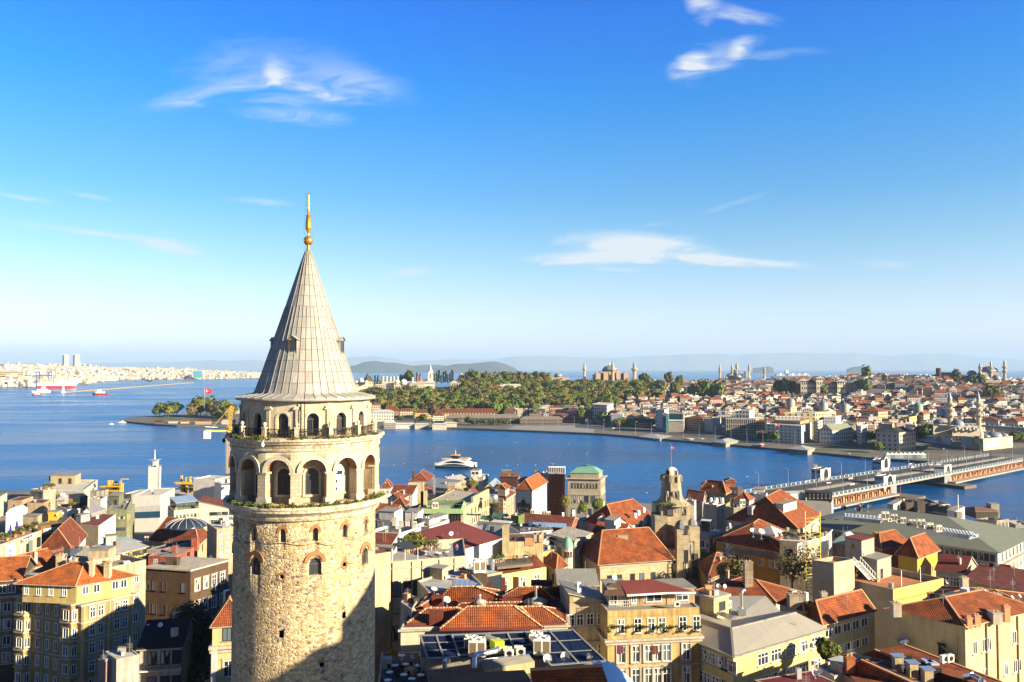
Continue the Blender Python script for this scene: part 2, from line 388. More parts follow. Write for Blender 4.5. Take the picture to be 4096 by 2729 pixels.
def gmt(name,c1,c2,sc=.02):
 m,t,b=newmat(name);tc=t.n('ShaderNodeTexCoord').outputs['Object']
 n=t.noise(tc,sc,6,.65);n2=t.noise(tc,sc*12,4,.6)
 t.put(b.inputs['Base Color'],t.mix(t.ramp(t.m('ADD',t.m('MULTIPLY',n,.6),t.m('MULTIPLY',n2,.4)),[(.4,0),(.6,1)]),c1,c2));return m
PAVE=gmt('paving',(.10,.095,.085),(.19,.175,.155),.03)
ASPH=gmt('asphalt',(.045,.045,.048),(.075,.073,.07),.05)
def build_ground():
 mb=MB();xs=[-900+i*25 for i in range(73)];rows=[]
 for j in range(29):
  row=[]
  for x in xs:
   ys=ltb(NEAR_SHORE,x)[0];y=-220+(ys+220)*j/28;row.append((x,y,nz(x,y)))
  rows.append(row)
 mb.grid(rows,PAVE,flip=False);mb.grid([[(p[0],p[1],-3)for p in rows[-1]],rows[-1]],STONEQ,smooth=False,flip=True)
 struct(mb.build('ground'))
 mb=MB();rows=[];ss=[-.487+i*.0075 for i in range(193)]
 for j in range(41):
  row=[]
  for s in ss:
   sh,fl,rd,rz_,bk=ltb(FAR,s);w=j/40
   y=sh+(bk-sh)*w;row.append((s*y,y,fz(s*y,y)if w<1 else 1.0))
  rows.append(row)
 mb.grid(rows,EARTH)
 e0=rows[0];mb.grid([[(p[0],p[1],-3)for p in e0],e0],STONEQ,smooth=False)
 e1=rows[-1];mb.grid([e1,[(p[0],p[1]+5,-3)for p in e1]],STONEQ,smooth=False)
 l=[r[0]for r in rows];mb.grid([l,[(p[0]-2,p[1],-3)for p in l]],STONEQ,smooth=False,flip=True)
 struct(mb.build('land'))
def water_mat():
 m,t,b=newmat('sea_water');tc=t.n('ShaderNodeTexCoord').outputs['Object']
 wind=t.noise(t.vmul(tc,(.0022,.007,1)),1.0,4,.6,.8)
 streak=t.ramp(wind,[(.4,0),(.62,1)])
 w1=t.noise(t.vmul(tc,(.22,.32,1)),1.0,4,.65);w2=t.noise(t.vmul(tc,(.03,.05,1)),1.0,3,.6);w3=t.noise(t.vmul(tc,(.9,1.2,1)),1.0,2,.6)
 h=t.m('ADD',t.m('ADD',t.m('MULTIPLY',w1,1.0),t.m('MULTIPLY',w2,2.4)),t.m('MULTIPLY',w3,.25))
 nd=t.n('ShaderNodeBump',{'Height':h,'Strength':1.0,'Distance':.5});t.L.new(nd.outputs[0],b.inputs['Normal'])
 t.put(b.inputs['Base Color'],t.mix(streak,WATER_A,WATER_B))
 t.put(b.inputs['Roughness'],t.m('ADD',.16,t.m('MULTIPLY',streak,.14)))
 b.inputs['Specular IOR Level'].default_value=.14;b.inputs['IOR'].default_value=1.33
 return m
WATER_A=(.0003,.048,.19);WATER_B=(.001,.1,.33)
STONEQ=sto((.17,.15,.12),.5,2.0,.8);EARTH=gmt('earth',(.09,.085,.07),(.16,.145,.12),.02)
build_ground()
def build_water():
 mb=MB();E=220000.0
 xs=[-E,-30000,-6000,-1500,-500,0,500,1500,6000,30000,E];ys=[-3000,300,700,1100,1600,2400,4000,8000,20000,60000,E]
 mb.grid([[(x,y,0)for x in xs]for y in ys],water_mat(),smooth=False)
 struct(mb.build('sea_water'))
build_water()
HILLG=gmt('hill_cover',(.035,.05,.03),(.07,.075,.05),.002)
def ridge(name,prof,dist,depth,m,kind='structure',seed=1,rough=.0):
 """a hill range: profile (u, v) crest pixels at one distance, real depth front and back"""
 u0,u1=prof[0][0],prof[-1][0];n=max(12,int((u1-u0)/14));mb=MB();rows=[[],[],[],[],[],[],[]]
 for i in range(n+1):
  u=u0+(u1-u0)*i/n;v=ltb(prof,u)[0]
  c=PD(u,v,dist);h=max(.5,c.z)
  for k,(dy,hf)in enumerate(((-1,0),(-.72,.22),(-.4,.6),(0,1.0),(.4,.55),(.8,.2),(1,0))):
   w_=math.sin(u*.021+k*1.3+seed)+math.sin(u*.047+k*2.1);yy=dist+dy*depth;zz=h*hf*(1+.1*w_ if 0<hf<1 else 1)
   rows[k].append((c.x*yy/dist,yy,zz if hf else-8))
 mb.grid(rows,m);o=mb.build(name,loc=PD((u0+u1)/2,1474,dist)*1.0);struct(o,kind);return o
MOUNT=gmt('mountain_cover',(.16,.18,.18),(.22,.22,.2),.0004)
ridge('mountains',[(1150,1478),(1400,1430),(1500,1424),(1640,1446),(1820,1437),(1960,1440),(2050,1427),(2160,1423),(2330,1430),(2450,1432),(2600,1424),(2820,1415),(2950,1419),(3060,1414),(3230,1411),(3330,1415),(3420,1411),(3560,1424),(3700,1414),(3800,1414),(3930,1430),(4100,1440),(4400,1452),(4800,1476)],45000,5000,MOUNT,seed=4)
ridge('mountains',[(-200,1462),(100,1452),(300,1455),(560,1449),(700,1450),(840,1441),(900,1444),(1010,1440),(1120,1448),(1240,1478)],42000,4000,MOUNT,seed=5)
ridge('island',[(1380,1473),(1405,1464),(1425,1461),(1450,1450),(1475,1446),(1505,1444),(1540,1450),(1580,1451),(1620,1458),(1655,1464),(1700,1459),(1750,1459),(1795,1465),(1815,1471)],17000,900,HILLG,seed=6)
ridge('island',[(1730,1474),(1790,1464),(1810,1458),(1850,1455),(1880,1455),(1930,1450),(1965,1447),(1985,1447),(2010,1453),(2040,1463),(2066,1475)],15500,900,HILLG,seed=7)
ridge('island',[(3010,1474),(3030,1471),(3055,1469),(3070,1466),(3085,1468),(3095,1475)],15000,350,HILLG,seed=8)
ridge('island',[(3385,1477),(3400,1472),(3412,1468),(3430,1467),(3447,1463),(3455,1467),(3462,1476)],15000,260,HILLG,seed=9)
# ---------------------------------------------------------------- the stone tower
TX,TY=-23.65,92.0;TPHI=math.atan2(-TX,TY)
TC=V3((TX,TY,0))
def rubble_mat():
 m,t,b=newmat('rubble_masonry');uv=uvof(t);s=t.n('ShaderNodeSeparateXYZ',{0:uv})
 wob=t.noise(uv,1.2,2);v2=t.n('ShaderNodeVectorMath',{0:uv,1:t.n('ShaderNodeCombineXYZ',{0:t.m('MULTIPLY',wob,.3),1:t.m('MULTIPLY',wob,.25)})},operation='ADD').outputs[0]
 sc=t.vmul(v2,(2.1,3.9,1))
 vo=t.n('ShaderNodeTexVoronoi',{'Vector':sc,'Scale':1.0,'Randomness':.85},distance='MINKOWSKI');vo.inputs['Exponent'].default_value=3.5
 ve=t.n('ShaderNodeTexVoronoi',{'Vector':sc,'Scale':1.0,'Randomness':.85},feature='DISTANCE_TO_EDGE')
 cs=t.n('ShaderNodeSeparateXYZ',{0:vo.outputs['Color']})
 big=t.noise(uv,.16,4,.6)
 stone=t.ramp(t.m('ADD',t.m('MULTIPLY',cs.outputs[0],.85),t.m('MULTIPLY',t.m('SUBTRACT',big,.5),.5)),[(.0,(.16,.125,.09)),(.14,(.3,.23,.16)),(.26,(.42,.29,.14)),(.4,(.4,.28,.14)),(.58,(.5,.39,.22)),(.78,(.56,.46,.3)),(1.0,(.6,.53,.4))])
 n3=t.noise(uv,6.0,4,.7)
 edge=t.ramp(ve.outputs[0],[(.02,1),(.11,0)])
 col=t.mix(t.m('MULTIPLY',edge,.7),stone,(.46,.38,.26))
 col=t.mix(t.m('MULTIPLY',t.ramp(n3,[(.54,0),(.72,1)]),.3),col,(.2,.15,.1))
 sk=t.ramp(t.noise(t.vmul(uv,(.55,.05,1)),1.0,5,.6),[(.5,0),(.66,1)]);col=t.mix(t.m('MULTIPLY',sk,.45),col,(.2,.16,.11))
 # bands of thin red brick
 z=s.outputs[1];band=None
 for z0,w in((68.1,.28),(55.1,.25)):
  k=t.m('LESS_THAN',t.m('ABSOLUTE',t.m('SUBTRACT',z,z0)),w);band=k if band is None else t.m('MAXIMUM',band,k)
 br=t.n('ShaderNodeTexBrick',{'Vector':uv,'Color1':(.36,.15,.075,1),'Color2':(.46,.25,.13,1),'Mortar':(.5,.42,.3,1),'Scale':1.0,'Mortar Size':.022,'Brick Width':.5,'Row Height':.15})
 col=t.mix(t.m('MULTIPLY',band,t.ramp(t.noise(uv,.8,3),[(.3,1),(.6,.35)])),col,br.outputs[0])
 t.put(b.inputs['Base Color'],col);b.inputs['Roughness'].default_value=.95;b.inputs['Specular IOR Level'].default_value=.1
 bump(t,b,t.m('ADD',t.m('MULTIPLY',t.ramp(ve.outputs[0],[(.0,0),(.22,1)]),t.m('ADD',.5,cs.outputs[1])),t.m('MULTIPLY',n3,.4)),.7,.09)
 return m
def lead_mat():
 """lead sheets: u counts panels round the cone, v is metres up the slope"""
 m,t,b=newmat('lead_sheet');uv=uvof(t);s=t.n('ShaderNodeSeparateXYZ',{0:uv})
 wv=t.m('ADD',s.outputs[1],t.m('MULTIPLY',t.noise(t.vmul(uv,(.5,.2,1)),1.0,3),.35))
 fu=t.m('FRACT',s.outputs[0]);fv=t.m('FRACT',t.m('DIVIDE',wv,1.3))
 cell=t.n('ShaderNodeTexWhiteNoise',{'Vector':t.n('ShaderNodeCombineXYZ',{0:t.m('FLOOR',s.outputs[0]),1:t.m('FLOOR',t.m('DIVIDE',wv,1.3))})}).outputs[0]
 n1=t.noise(t.vmul(uv,(1.5,.5,1)),1.0,5,.65);n2=t.noise(t.vmul(uv,(7,4,1)),1.0,4,.7)
 col=t.mix(cell,(.25,.245,.235),(.37,.36,.335))
 col=t.mix(t.m('MULTIPLY',t.ramp(n1,[(.42,0),(.68,1)]),.6),col,(.23,.19,.145))
 col=t.mix(t.m('MULTIPLY',t.ramp(n2,[(.5,0),(.7,1)]),.4),col,(.12,.11,.1))
 lap=t.m('LESS_THAN',fv,.05)
 col=t.mix(t.m('MULTIPLY',lap,.75),col,(.11,.095,.08))
 t.put(b.inputs['Base Color'],col);b.inputs['Roughness'].default_value=.6
 bump(t,b,t.m('ADD',t.m('MULTIPLY',fv,-.5),t.m('ADD',t.m('MULTIPLY',n1,.9),t.m('MULTIPLY',n2,.3))),.7,.08);return m
def mmat():
 m,t,b=newmat('weathered_stone');uv=uvof(t);tc=t.n('ShaderNodeTexCoord').outputs['Object']
 n1=t.noise(tc,.7,5,.65);n2=t.noise(tc,3.2,4,.7)
 col=t.mix(t.ramp(n1,[(.4,0),(.62,1)]),(.6,.54,.42),(.42,.35,.24))
 col=t.mix(t.m('MULTIPLY',t.ramp(n2,[(.48,0),(.62,1)]),.7),col,(.15,.13,.07))
 col=t.mix(t.m('MULTIPLY',t.ramp(t.noise(tc,1.1,3),[(.58,0),(.68,1)]),.7),col,(.4,.16,.05))
 t.put(b.inputs['Base Color'],col);bump(t,b,n2,.7,.08);return m
def apply_cut(mb_solid,mb_cut,name,parent,loc):
 a=mb_solid.build(name,None,loc);c=mb_cut.build('cutter',None,loc)
 for o in(a,c):
  bm=bmesh.new();bm.from_mesh(o.data);bmesh.ops.remove_doubles(bm,verts=bm.verts,dist=1e-4);bmesh.ops.recalc_face_normals(bm,faces=bm.faces);bm.to_mesh(o.data);bm.free()
 md=a.modifiers.new('cut','BOOLEAN');md.operation='DIFFERENCE';md.object=c;md.solver='EXACT';md.material_mode='TRANSFER'
 dg=bpy.context.evaluated_depsgraph_get();me=bpy.data.meshes.new_from_object(a.evaluated_get(dg));me.name=name
 bpy.data.objects.remove(a);bpy.data.objects.remove(c)
 o=bpy.data.objects.new(name,me);COL.objects.link(o)
 if parent is not None:o.parent=parent;o.location=V3(loc)-wl(parent)
 else:o.location=loc
 return o
def arch2(w,z0,zs,n=10,point=.0):
 """outline of an arched opening: (x, z) from lower left, over the arch, to lower right"""
 r=w/2;pts=[(-r,z0),(-r,zs)]
 for i in range(1,n):
  a=math.pi-math.pi*i/n;pts.append((r*math.cos(a),zs+r*math.sin(a)*(1+point)))
 return pts+[(r,zs),(r,z0)]
def rot2(x,y,th):return(x*math.cos(th)-y*math.sin(th),x*math.sin(th)+y*math.cos(th))
def aprs(mb,w,z0,zs,r0,r1,th,m_side,m_arch,m_back,n=10,c=(0,0),point=.0):
 """arched solid from radius r0 to r1 in direction th (0 faces -Y)"""
 o=arch2(w,z0,zs,n,point);A=[];B=[]
 for x,z in o:
  p=rot2(x,-r0,th);q=rot2(x,-r1,th);A.append((c[0]+p[0],c[1]+p[1],z));B.append((c[0]+q[0],c[1]+q[1],z))
 k=len(o)
 for i in range(k):
  j=(i+1)%k;mm=m_arch if 1<=i<k-2 else m_side
  mb.face([A[i],A[j],B[j],B[i]],mm,[(0,o[i][1]),(.4,o[j][1]+.1),(r1-r0,o[j][1]),(r1-r0,o[i][1])]if mm is m_side else None)
 mb.face(A[::-1],m_back);mb.face(B,m_back)
def arng(mb,w,zs,t,r,proud,m,z_leg=None,n=12,x0=.0,c=(0,0),point=.0):
 """moulded ring round an arch; faces -Y at distance r from the axis"""
 ri,ro=w/2,w/2+t;prev=None;seq=[]
 if z_leg is not None:seq.append(((-ri,z_leg),(-ro,z_leg)))
 for i in range(n+1):
  a=math.pi-math.pi*i/n;seq.append(((ri*math.cos(a),zs+ri*math.sin(a)*(1+point)),(ro*math.cos(a),zs+ro*math.sin(a)*(1+point*.8))))
 if z_leg is not None:seq.append(((ri,z_leg),(ro,z_leg)))
 yb,yf=c[1]-r,c[1]-r-proud;X=c[0]+x0
 for(a,b),(a2,b2)in zip(seq,seq[1:]):
  mb.face([(X+a[0],yf,a[1]),(X+a2[0],yf,a2[1]),(X+b2[0],yf,b2[1]),(X+b[0],yf,b[1])],m)
  mb.face([(X+b[0],yf,b[1]),(X+b2[0],yf,b2[1]),(X+b2[0],yb,b2[1]),(X+b[0],yb,b[1])],m)
  mb.face([(X+a[0],yb,a[1]),(X+a2[0],yb,a2[1]),(X+a2[0],yf,a2[1]),(X+a[0],yf,a[1])],m)
 for a,b in(seq[0],seq[-1]):mb.face([(X+a[0],yb,a[1]),(X+a[0],yf,a[1]),(X+b[0],yf,b[1]),(X+b[0],yb,b[1])],m)
def awin(w,z0,zs,r,fm,gm,bars=True,point=.0):
 """frame mesh and pane mesh of an arched window, facing -Y at radius r, origin at the axis"""
 f=MB();arng(f,w-.16,zs,.08,r,.1,fm,z0,10,point=point)
 f.box((0,-r-.05,z0),(w-.16,.08,.09),fm)
 if bars:
  f.box((0,-r-.05,zs-.05),(w-.16,.07,.09),fm);f.box((0,-r-.05,z0+.09),(.06,.06,zs-z0-.14),fm)
 g=MB();g.face([(x,-r-.02,z)for x,z in arch2(w-.02,z0,zs,10,point)],gm)
 return f.mesh('window'),g.mesh('pane')
def ltf(mb,c,rad_,n,m,rr,flat=.8,size=.16):
 for _ in range(n):
  d=V3((rr.gauss(0,1),rr.gauss(0,1),abs(rr.gauss(0,1))*flat));d=d.normalized()*rad_*rr.random()**.5;p=V3(c)+d
  a=V3((rr.uniform(-1,1),rr.uniform(-1,1),rr.uniform(-1,1))).normalized()*size*rr.uniform(.6,1.3);b=a.orthogonal().normalized()*size*rr.uniform(.4,.8)
  mb.face([p-a,p+b,p+a,p-b],m)
RUB=rubble_mat();MOULD=mmat();ASH=sto((.56,.49,.36),.42,.75,.36);ASHW=sto((.60,.54,.42),.3,.8,.42)
LEAD=lead_mat();VAULT=sto((.40,.20,.09),.3,.5,.13);PLA=pla((.60,.50,.35),.4);GOLD=None
def gold():
 m,t,b=newmat('gilded_copper');tc=t.n('ShaderNodeTexCoord').outputs['Object'];n=t.noise(tc,3.0,4)
 t.put(b.inputs['Base Color'],t.mix(n,(.75,.36,.05),(.9,.48,.09)));b.inputs['Metallic'].default_value=.85;b.inputs['Roughness'].default_value=.32;return m
GOLD=gold();BROWNF=plain((.10,.055,.03),.6);GL=glass()
LEAFD=leaves((.05,.075,.014),.7);LEAFY=leaves((.11,.10,.018),.7)
def tower():
 rt=root('stone_tower',(TX,TY,30),'round medieval stone tower with pointed grey lead roof and gilded spire','tower')
 loc0=(TX,TY,0);A14=2*math.pi/14
 th=lambda deg:rad(deg)+TPHI
 def at(o,deg):o.rotation_euler=(0,0,th(deg))
 # shaft with window openings
 sh=MB();c0=(TX,TY,0);zs=[28+i*3.0 for i in range(14)]+[69.2]
 sh.lth(c0,[(8.3-.0035*(z-28),z)for z in zs],120,RUB,a0=-math.pi/2,smooth=True,uvr=8.5)
 # uv v must be the true height
 k=0
 cut=MB()
 small=[-93,-68,-43,-17.5,7.3,31.5,56,81];large=[-88,-40.5,7.3,55,103]
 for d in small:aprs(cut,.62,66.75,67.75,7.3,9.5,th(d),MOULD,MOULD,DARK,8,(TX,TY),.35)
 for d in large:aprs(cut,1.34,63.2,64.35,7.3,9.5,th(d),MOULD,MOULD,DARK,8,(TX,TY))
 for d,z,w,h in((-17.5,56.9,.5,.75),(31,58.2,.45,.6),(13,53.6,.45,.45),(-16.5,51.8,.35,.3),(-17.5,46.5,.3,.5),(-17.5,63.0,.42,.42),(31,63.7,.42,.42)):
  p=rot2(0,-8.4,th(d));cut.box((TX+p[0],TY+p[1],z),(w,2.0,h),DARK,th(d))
 o=apply_cut(sh,cut,'shaft',rt,loc0)
 for d in small:
  f=MB();arng(f,.66,67.75,.3,8.06,.14,VAULT,None,9,point=.35);at(ob('window_arch',f.mesh('window_arch'),rt,loc0),d)
 fm,gm=awin(.6,66.75,67.75,7.7,BROWNF,GL,False,.35)
 fm2,gm2=awin(1.3,63.2,64.35,7.75,BROWNF,GL)
 ar=MB();arng(ar,1.5,64.6,.42,8.06,.18,VAULT,None,12);arm=ar.mesh('window_arch')
 for d in small:w_=ob('window',fm,rt,loc0);at(w_,d);ob('pane',gm,w_)
 for d in large:w_=ob('window',fm2,rt,loc0);at(w_,d);ob('pane',gm2,w_);at(ob('window_arch',arm,rt,loc0),d)
 rg=MB()
 for i in range(16):
  a,b=2*math.pi*i/16,2*math.pi*(i+.8)/16
  rg.face([(.26*math.cos(a),-8.27,.26*math.sin(a)),(.26*math.cos(b),-8.27,.26*math.sin(b)),(.48*math.cos(b),-8.26,.48*math.sin(b)),(.48*math.cos(a),-8.26,.48*math.sin(a))],VAULT)
 rgm=rg.mesh('round_port')
 for d,z in((-17.5,63.2),(31,63.9)):at(ob('round_port',rgm,rt,(TX,TY,z)),d)
 # lower cornice
 mb=MB();mb.lth(c0,[(8.1,68.85),(8.5,69.0),(8.66,69.3),(8.5,69.35),(8.6,69.5),(8.95,69.75),(9.2,69.9),(9.24,70.2),(9.34,70.24),(9.34,70.45),(9.2,70.5),(8.3,70.62),(6.5,70.62)],120,MOULD,smooth=False,caps=False);mb.build('lower_cornice',rt)
 # arcade gallery
 sh=MB();sh.lth(c0,[(8.55,70.5),(8.52,76.6)],112,ASH,a0=-math.pi/2,smooth=True,uvr=8.5);cut=MB()
 adeg=[5.3+25.714*i for i in range(14)]
 for i,d in enumerate(adeg):aprs(cut,2.7,70.72,74.05,6.75,9.5,th(d),PLA,VAULT,PLA,12,(TX,TY))
 apply_cut(sh,cut,'arcade',rt,loc0)
 f=MB();arng(f,2.72,74.05,.42,8.42,.16,ASHW,None,16);ringm=f.mesh('archivolt')
 f=MB()
 r_p=8.5;xo=3.81
 for(zz,hh,ww,pr)in((73.85,.22,1.34,.14),(70.62,.75,1.3,.16)):f.box((0,-r_p+.3,zz),(ww,.75+pr,hh),ASHW)
 f.box((0,-r_p+.1,71.37),(1.02,.4,2.48),ASH)
 pm=f.mesh('pier')
 fmA,gmA=awin(1.42,71.55,73.6,6.8,BROWNF,GL)
 f=MB();arng(f,1.45,73.6,.25,6.75,.12,ASHW,71.5,12);f.box((0,-6.85,71.3),(2.0,.3,.22),ASHW);arm=f.mesh('window_surround')
 f=MB();f.face([(x,-6.86,z)for x,z in arch2(1.4,71.55,73.6,10)],WHITE);f.box((0,-6.9,71.55),(1.4,.06,.1),WHITE)
 f.box((-.36,-6.9,71.75),(.42,.05,.34),DARK);f.box((-.36,-6.9,72.55),(.42,.05,.34),DARK);f.box((.0,-6.9,73.45),(1.05,.05,.4),GL);dm=f.mesh('door')
 for i,d in enumerate(adeg):
  at(ob('archivolt',ringm,rt,loc0),d);at(ob('pier',pm,rt,loc0),d+12.857)
  if i==2:continue
  s_=ob('window_surround',arm,rt,loc0);at(s_,d)
  if i==1:dd=ob('door',dm,rt,loc0);at(dd,d)
  else:w_=ob('window',fmA,rt,loc0);at(w_,d);ob('pane',gmA,w_)
  # balcony cornice and floor
 mb=MB();mb.lth(c0,[(8.5,76.25),(8.68,76.3),(8.7,76.5),(8.56,76.55),(8.62,76.62),(8.75,76.9),(8.98,77.05),(9.0,77.2),(9.2,77.32),(9.22,77.55),(9.1,77.62),(7.0,77.66)],120,MOULD,smooth=False,caps=False);mb.build('balcony',rt)
 # iron outrigger rail
 mb=MB()
 for i in range(28):
  a,b=2*math.pi*i/28,2*math.pi*(i+1)/28
  for rr_,zz in((9.16,78.05),(9.12,77.85)):mb.tube((TX+rr_*math.cos(a),TY+rr_*math.sin(a),zz),(TX+rr_*math.cos(b),TY+rr_*math.sin(b),zz),.022,IRON,4)
  mb.tube((TX+8.9*math.cos(a),TY+8.9*math.sin(a),77.6),(TX+9.17*math.cos(a),TY+9.17*math.sin(a),78.08),.025,IRON,4)
 mb.build('outer_rail',rt)
 # balustrade: posts with balls, iron panels
 pdeg=[-7.4+25.714*i for i in range(14)]
 f=MB();f.box((0,-8.2,77.64),(.52,.52,.16),ASHW);f.box((0,-8.2,77.8),(.42,.42,.85),ASHW);f.box((0,-8.2,78.65),(.54,.54,.14),ASHW);pm=f.mesh('post')
 f=MB();f.lth((0,-8.2,78.79),[(.1,0),(.12,.08)]+[(.22*math.sin(a),.3-.22*math.cos(a))for a in[.6+i*.28 for i in range(9)]]+[(.02,.52)],14,ASHW);bm_=f.mesh('ball')
 f=MB();ch=8.2*math.sin(math.pi/14)-.26;yb=-8.2*math.cos(math.pi/14)
 for z in(78.62,78.54,77.86):f.bar((-ch,yb,z),(ch,yb,z),.07,.05,IRON)
 nn=10;cw=2*ch/nn
 for i in range(nn):
  x=-ch+cw*(i+.5)
  for sgn in(-1,1):f.path([(x+sgn*cw*.5*math.sin(math.pi*j/6),yb,77.84+.7*j/6)for j in range(7)],.02,IRON,4)
  f.path([(x+.1*math.cos(j*math.pi/4),yb,78.2+.1*math.sin(j*math.pi/4))for j in range(9)],.018,IRON,4)
 panm=f.mesh('railing_panel')
 for i,d in enumerate(pdeg):
  p_=ob('post',pm,rt,loc0);at(p_,d);ob('ball',bm_,p_);at(ob('railing_panel',panm,rt,loc0),d+12.857)
  # upper drum
 sh=MB();sh.lth(c0,[(7.5,77.6),(7.5,81.5)],14,PLA2,a0=th(5.3)-math.pi/2+math.pi/14,smooth=False,uvr=7.4);cut=MB()
 for d in adeg:aprs(cut,1.3,77.75,79.55,6.6,9.0,th(d),PLA,PLA,DARK,10,(TX,TY))
 apply_cut(sh,cut,'drum',rt,loc0)
 ap=7.5*math.cos(math.pi/14)
 f=MB();arng(f,1.32,79.55,.22,ap-.02,.09,ASHW,77.7,12);arm=f.mesh('window_surround')
 f=MB();f.box((0,-7.46,77.65),(.42,.3,3.3),PLA2);f.box((0,-7.48,80.6),(.95,.4,.14),ASHW);f.box((0,-7.48,80.74),(.7,.4,.2),ASHW);pil=f.mesh('pilaster')
 fmB,gmB=awin(1.3,77.75,79.55,6.75,BROWNF,GL)
 for d in adeg:
  at(ob('window_surround',arm,rt,loc0),d);at(ob('pilaster',pil,rt,loc0),d+12.857);w_=ob('window',fmB,rt,loc0);at(w_,d);ob('pane',gmB,w_)
  # roof: lead cone, skirt and eave
 prof=[(8.0,81.48),(8.12,81.55),(8.1,81.78),(6.6,82.1),(6.02,82.25),(5.82,82.7),(5.5,83.6),(5.1,84.7),(4.28,87.1),(3.45,89.5),(2.6,92.0),(1.75,94.5),(.9,97.0),(.34,98.55)]
 mb=MB();n=84;rows=[[(TX+r*math.cos(2*math.pi*i/n),TY+r*math.sin(2*math.pi*i/n),z)for i in range(n)]for r,z in prof]
 L=[0]
 for(r0,z0),(r1,z1)in zip(prof,prof[1:]):L.append(L[-1]+math.hypot(r1-r0,z1-z0))
 mb.grid(rows,LEAD,True,lambda j,i:(i/n*42,L[j]),True);mb.face(rows[-1],LEAD);mb.lth((TX,TY,0),[(7.2,81.45),(8.0,81.48)],n,LEAD,caps=False);mb.build('roof',rt)
 sm=MB();rr=random.Random(3)
 for i in range(42):
  a=2*math.pi*(i+.0)/42;pts=[(TX+(r+.03)*math.cos(a+rr.uniform(-.006,.006)),TY+(r+.03)*math.sin(a+rr.uniform(-.006,.006)),z+.02)for r,z in prof[2:(14 if i%2==0 else 11)]]
  sm.path(pts,.035,LEADR,4)
 sm.build('roof_seams',rt)['kind']='stuff'
 for d in(-22,68,158,248):
  f=MB();y0=-4.35
  f.box((0,y0+.75,86.45),(1.0,1.5,1.75),LEADR);f.box((0,y0+.0,86.35),(1.2,.35,.16),LEADR)
  f.face([(-.72,y0-.2,88.15),(0,y0-.2,88.62),(0,y0+1.8,88.62),(-.72,y0+1.8,88.15)],LEADR);f.face([(0,y0-.2,88.62),(.72,y0-.2,88.15),(.72,y0+1.8,88.15),(0,y0+1.8,88.62)],LEADR)
  f.face([(-.6,y0,88.15),(.6,y0,88.15),(0,y0,88.6)],LEADR)
  dm_=ob('dormer',f.mesh('dormer'),rt,loc0);at(dm_,d)
  f=MB();f.box((-.45,y0-.03,86.55),(.08,.08,1.6),BROWNF);f.box((.45,y0-.03,86.55),(.08,.08,1.6),BROWNF);f.box((0,y0-.03,88.07),(.74,.08,.08),BROWNF);f.box((0,y0-.03,86.5),(.74,.08,.08),BROWNF)
  w_=ob('window',f.mesh('window'),dm_);f=MB();f.face([(-.42,y0-.02,86.5),(.42,y0-.02,86.5),(.42,y0-.02,88.1),(-.42,y0-.02,88.1)],GL);ob('pane',f.mesh('pane'),w_)
  # finial
 mb=MB();pr=[(.34,98.5),(.2,98.8),(.17,99.2)]+[(max(.1,.57*math.sin(math.pi*i/12)),99.8-.56*math.cos(math.pi*i/12))for i in range(1,12)]+[(.1,100.45),(.1,100.75),(.37,101.2),(.38,101.35),(.25,102.8),(.1,102.9),(.1,102.95),(.17,103.1),(.2,103.2),(.16,103.32),(.09,103.38),(.14,103.55),(.09,103.7),(.1,103.8),(.09,105.2)]
 mb.lth(c0,pr,20,GOLD);mb.lth(c0,[(.11,105.2),(.11,105.3)],12,IRON);fin=mb.build('finial',rt)
 mb=MB()
 for sx in(-.2,.2):
  mb.tube((TX+sx,TY-.25,103.8),(TX+sx,TY-.25,105.2),.015,IRON,4)
  for z in(103.85,104.3,104.75,105.15):mb.tube((TX,TY,z),(TX+sx*1.4,TY-.3,z),.014,IRON,4)
 mb.path([(TX-.2,TY-.25,104.3),(TX-.35,TY-.4,102.3),(TX-.42,TY-.5,101),(TX-.25,TY-.4,99.2),(TX-.3,TY-.45,98.4)],.012,IRON,4);mb.build('lightning_rod',fin)
 # service ladder, cable, cameras
 mb=MB()
 for d in(-4.6,-1.6):
  p=rot2(0,-7.78,th(d));mb.tube((TX+p[0],TY+p[1],77.6),(TX+p[0],TY+p[1],81.9),.06,IRON,5)
 for i in range(9):
  p,q=rot2(0,-7.7,th(-4.6)),rot2(0,-7.7,th(-1.6));z=78+i*.42;mb.tube((TX+p[0],TY+p[1],z),(TX+q[0],TY+q[1],z),.02,IRON,4)
 mb.build('ladder',rt)
 mb=MB();pts=[]
 for i in range(61):
  d=-95+190*i/60;k=((d-7.3)/24.6)%1.0;p=rot2(0,-8.24,th(d));pts.append((TX+p[0],TY+p[1],66.7-.55*math.sin(math.pi*k)*(.6+.4*math.sin(d*.07))))
 mb.path(pts,.025,IRON,4);mb.build('cable',rt)
 for d,m_,nm in((-29.5,WHITE,'white'),(-79,IRON,'black')):
  mb=MB();p=rot2(0,-9.35,th(d));c=(TX+p[0],TY+p[1],77.0);mb.lth(c,[(.05,-.2),(.17,-.1),(.19,.1),(.12,.25),(.1,.3)],10,m_);mb.tube((c[0],c[1],77.25),(c[0]*.97+TX*.03,c[1]*.97+TY*.03,77.55),.05,m_,6)
  T(mb.build('security_camera',None,c),f'{nm} dome security camera hanging below the tower balcony','camera')
  # weeds rooted in the cornices
 rr=random.Random(5)
 spots=[(d,77.62,8.95+rr.uniform(-.1,.2),'the balcony ledge')for d in(-62,-57,-50,-38,-31,-8,-2,9,17,26,34,46,58)]+[(d,70.6,9.05+rr.uniform(-.15,.15),'the ledge under the arcade')for d in(-66,-58,-50,-44,-36,-28,-24,-16,-9,-3,4,10,16,23,30,38,48,55,60,65,70)]
